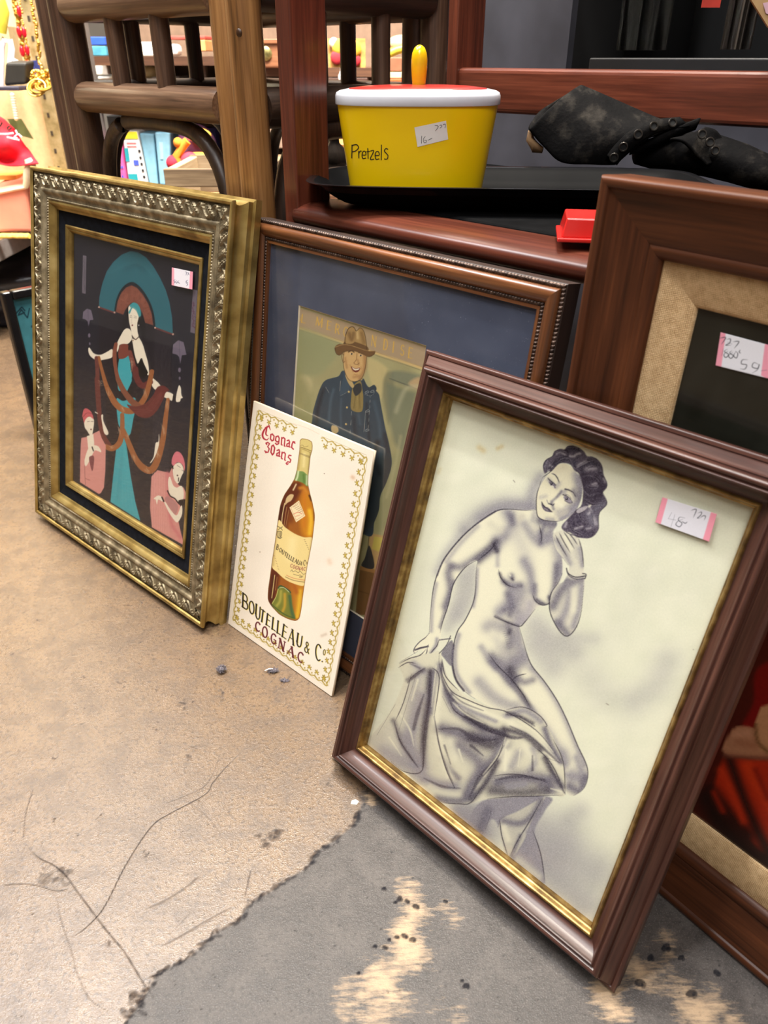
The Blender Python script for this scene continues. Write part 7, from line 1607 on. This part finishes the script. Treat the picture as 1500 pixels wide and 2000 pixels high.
    tag(MB().tube([at(757,106,2.2), at(775,98,2.2), at(800,92,2.2)], .010, 10).build('toy_banana', plain('yellow_gloss', (224,200,60), .4)), 'yellow curved banana-like object lying on the brown box', 'toy'); tag(MB().sphere(at(785,86,2.3), .04, 14, 10, sc=(1,.6,.5)).build('straw_hat', plain('straw', (214,180,130), .8)), 'pale straw hat above the yellow curved object', 'hat')
    # low things behind chair and stool
    tag(MB().lathe([(.001,0), (.016,0), (.024,.014), (.022,.034), (.010,.046), (.009,.056), (.015,.064), (.013,.065), (.006,.056), (.001,.03)], 24, c=tuple(at(654, 334, 1.5))).build('dark_vase', plain('dark_bronze', (46,40,36), .2, .6)), 'small dark bronze vase seen between chair post and yellow tin', 'vase')
    vz = at(654, 334, 1.5).z; az = at(660, 302, 1.62).z; xa, xb = at(600,334,1.5).x, at(720,334,1.5).x; t = empty('side_table', (xa, 1.46, 0), 'dark side table carrying the small bronze vase behind the chair', 'table'); lg = plain('ledge', (50,40,34), .5); w_ = xb-xa
    MB().box((0, 0, vz-.018), (w_, .34, vz)).build('tabletop', lg, t, False); MB().box((0, .14, az-.012), (w_, .34, az)).build('raised_shelf', lg, t, False); MB().box((0, .328, vz), (w_, .34, az-.012)).build('shelf_back', lg, t, False)
    for x, y in ((0,0), (w_-.02,0), (0,.32), (w_-.02,.32)): MB().box((x, y, 0), (x+.02, y+.02, vz-.018)).build('leg', lg, t, False)
    box('amber_box', 'amber wooden box above the bronze vase', 'box', 642, 281, 690, 302, 1.62, .1, plain('amber_wood', (190,124,62), .5), on=az); box('pale_plate', 'pale blue patterned plate low behind the bent arch', 'plate', 505, 292, 530, 322, 1.8, .02, plain('plate_blue', (150,190,220), .4, var=.3, scale=40)); box('blue_bottle_box', 'pale blue carton low down behind the bent arch', 'carton', 538, 358, 560, 395, 1.8, .1, plain('ice_blue', (130,160,170), .6)); box('grey_bag', 'grey cloth bag lying low behind the stool arch', 'bag', 505, 250, 560, 290, 2.0, .1, plain('taupe', (140,116,98), .8)); box('storage_chest', 'dark storage chest low between stool and chair', 'chest', 545, 340, 610, 470, 1.82, .2, plain('trunk', (92,74,62), .6))
make_back()

# ------------------------------------------------------------------ litter on the floor
def make_litter():
    fl = plain('grey_lint', (112,106,112), .95, bmp=.6, scale=300)
    def fluff(p, r, n, label, sc=(1,1,.8), m=fl):
        mb = MB(); rs = np.random.RandomState(int(p.x*1000) % 97); c = Vector((p.x, p.y, r*sc[2]*.9)); mb.sphere(c, r*.75, 12, 8, sc=sc)
        for i in range(n):
            a = Vector(rs.randn(3)).normalized(); b = Vector(rs.randn(3)).normalized(); a.z = abs(a.z)*.8; q = c+Vector((a.x*r*sc[0]*.7, a.y*r*sc[1]*.7, a.z*r*sc[2]*.7))
            e = q+b*r*.7; e.z = max(e.z, .0003); mb.tube([q, (q+e)/2+a*r*.25, e], .00022, 4, caps=False)
        return tag(mb.build('lint_ball', m), label, 'lint')
    fluff(atz(433, 1312, 0), .0052, 160, 'grey ball of lint on the beige floor left of the cream sign')
    fluff(atz(534, 1312, 0), .0042, 120, 'loose tuft of lint with a plastic shred before the cream sign', (1.6,1,.5))
    fluff(atz(556, 1330, 0), .003, 80, 'thin trail of lint beside the larger tuft', (2.2,1,.3))
    a, b = atz(517, 1310, .003), atz(533, 1306, .004); tag(MB().tube([a, (a+b)/2+Vector((0,0,.001)), b], [.0004, .0009, .0005], 8).build('plastic_shred', plain('clear_shred', (226,220,214), .2)), 'white plastic shred lying in the lint tuft', 'shred')
    p = atz(693, 1567, .0); o = MB().add([(p.x-.004,p.y-.002,.0002), (p.x+.002,p.y-.003,.0003), (p.x+.004,p.y+.001,.0002), (p.x+.0005,p.y+.003,.0006), (p.x-.003,p.y+.002,.0003), (p.x,p.y,.0016)], [(0,1,5), (1,2,5), (2,3,5), (3,4,5), (4,0,5)]).build('plaster_chip', plain('white_chip', (226,220,206), .8), smooth=False); tag(o, 'tiny white plaster chip by the lower left of the mahogany frame', 'chip')
make_litter()
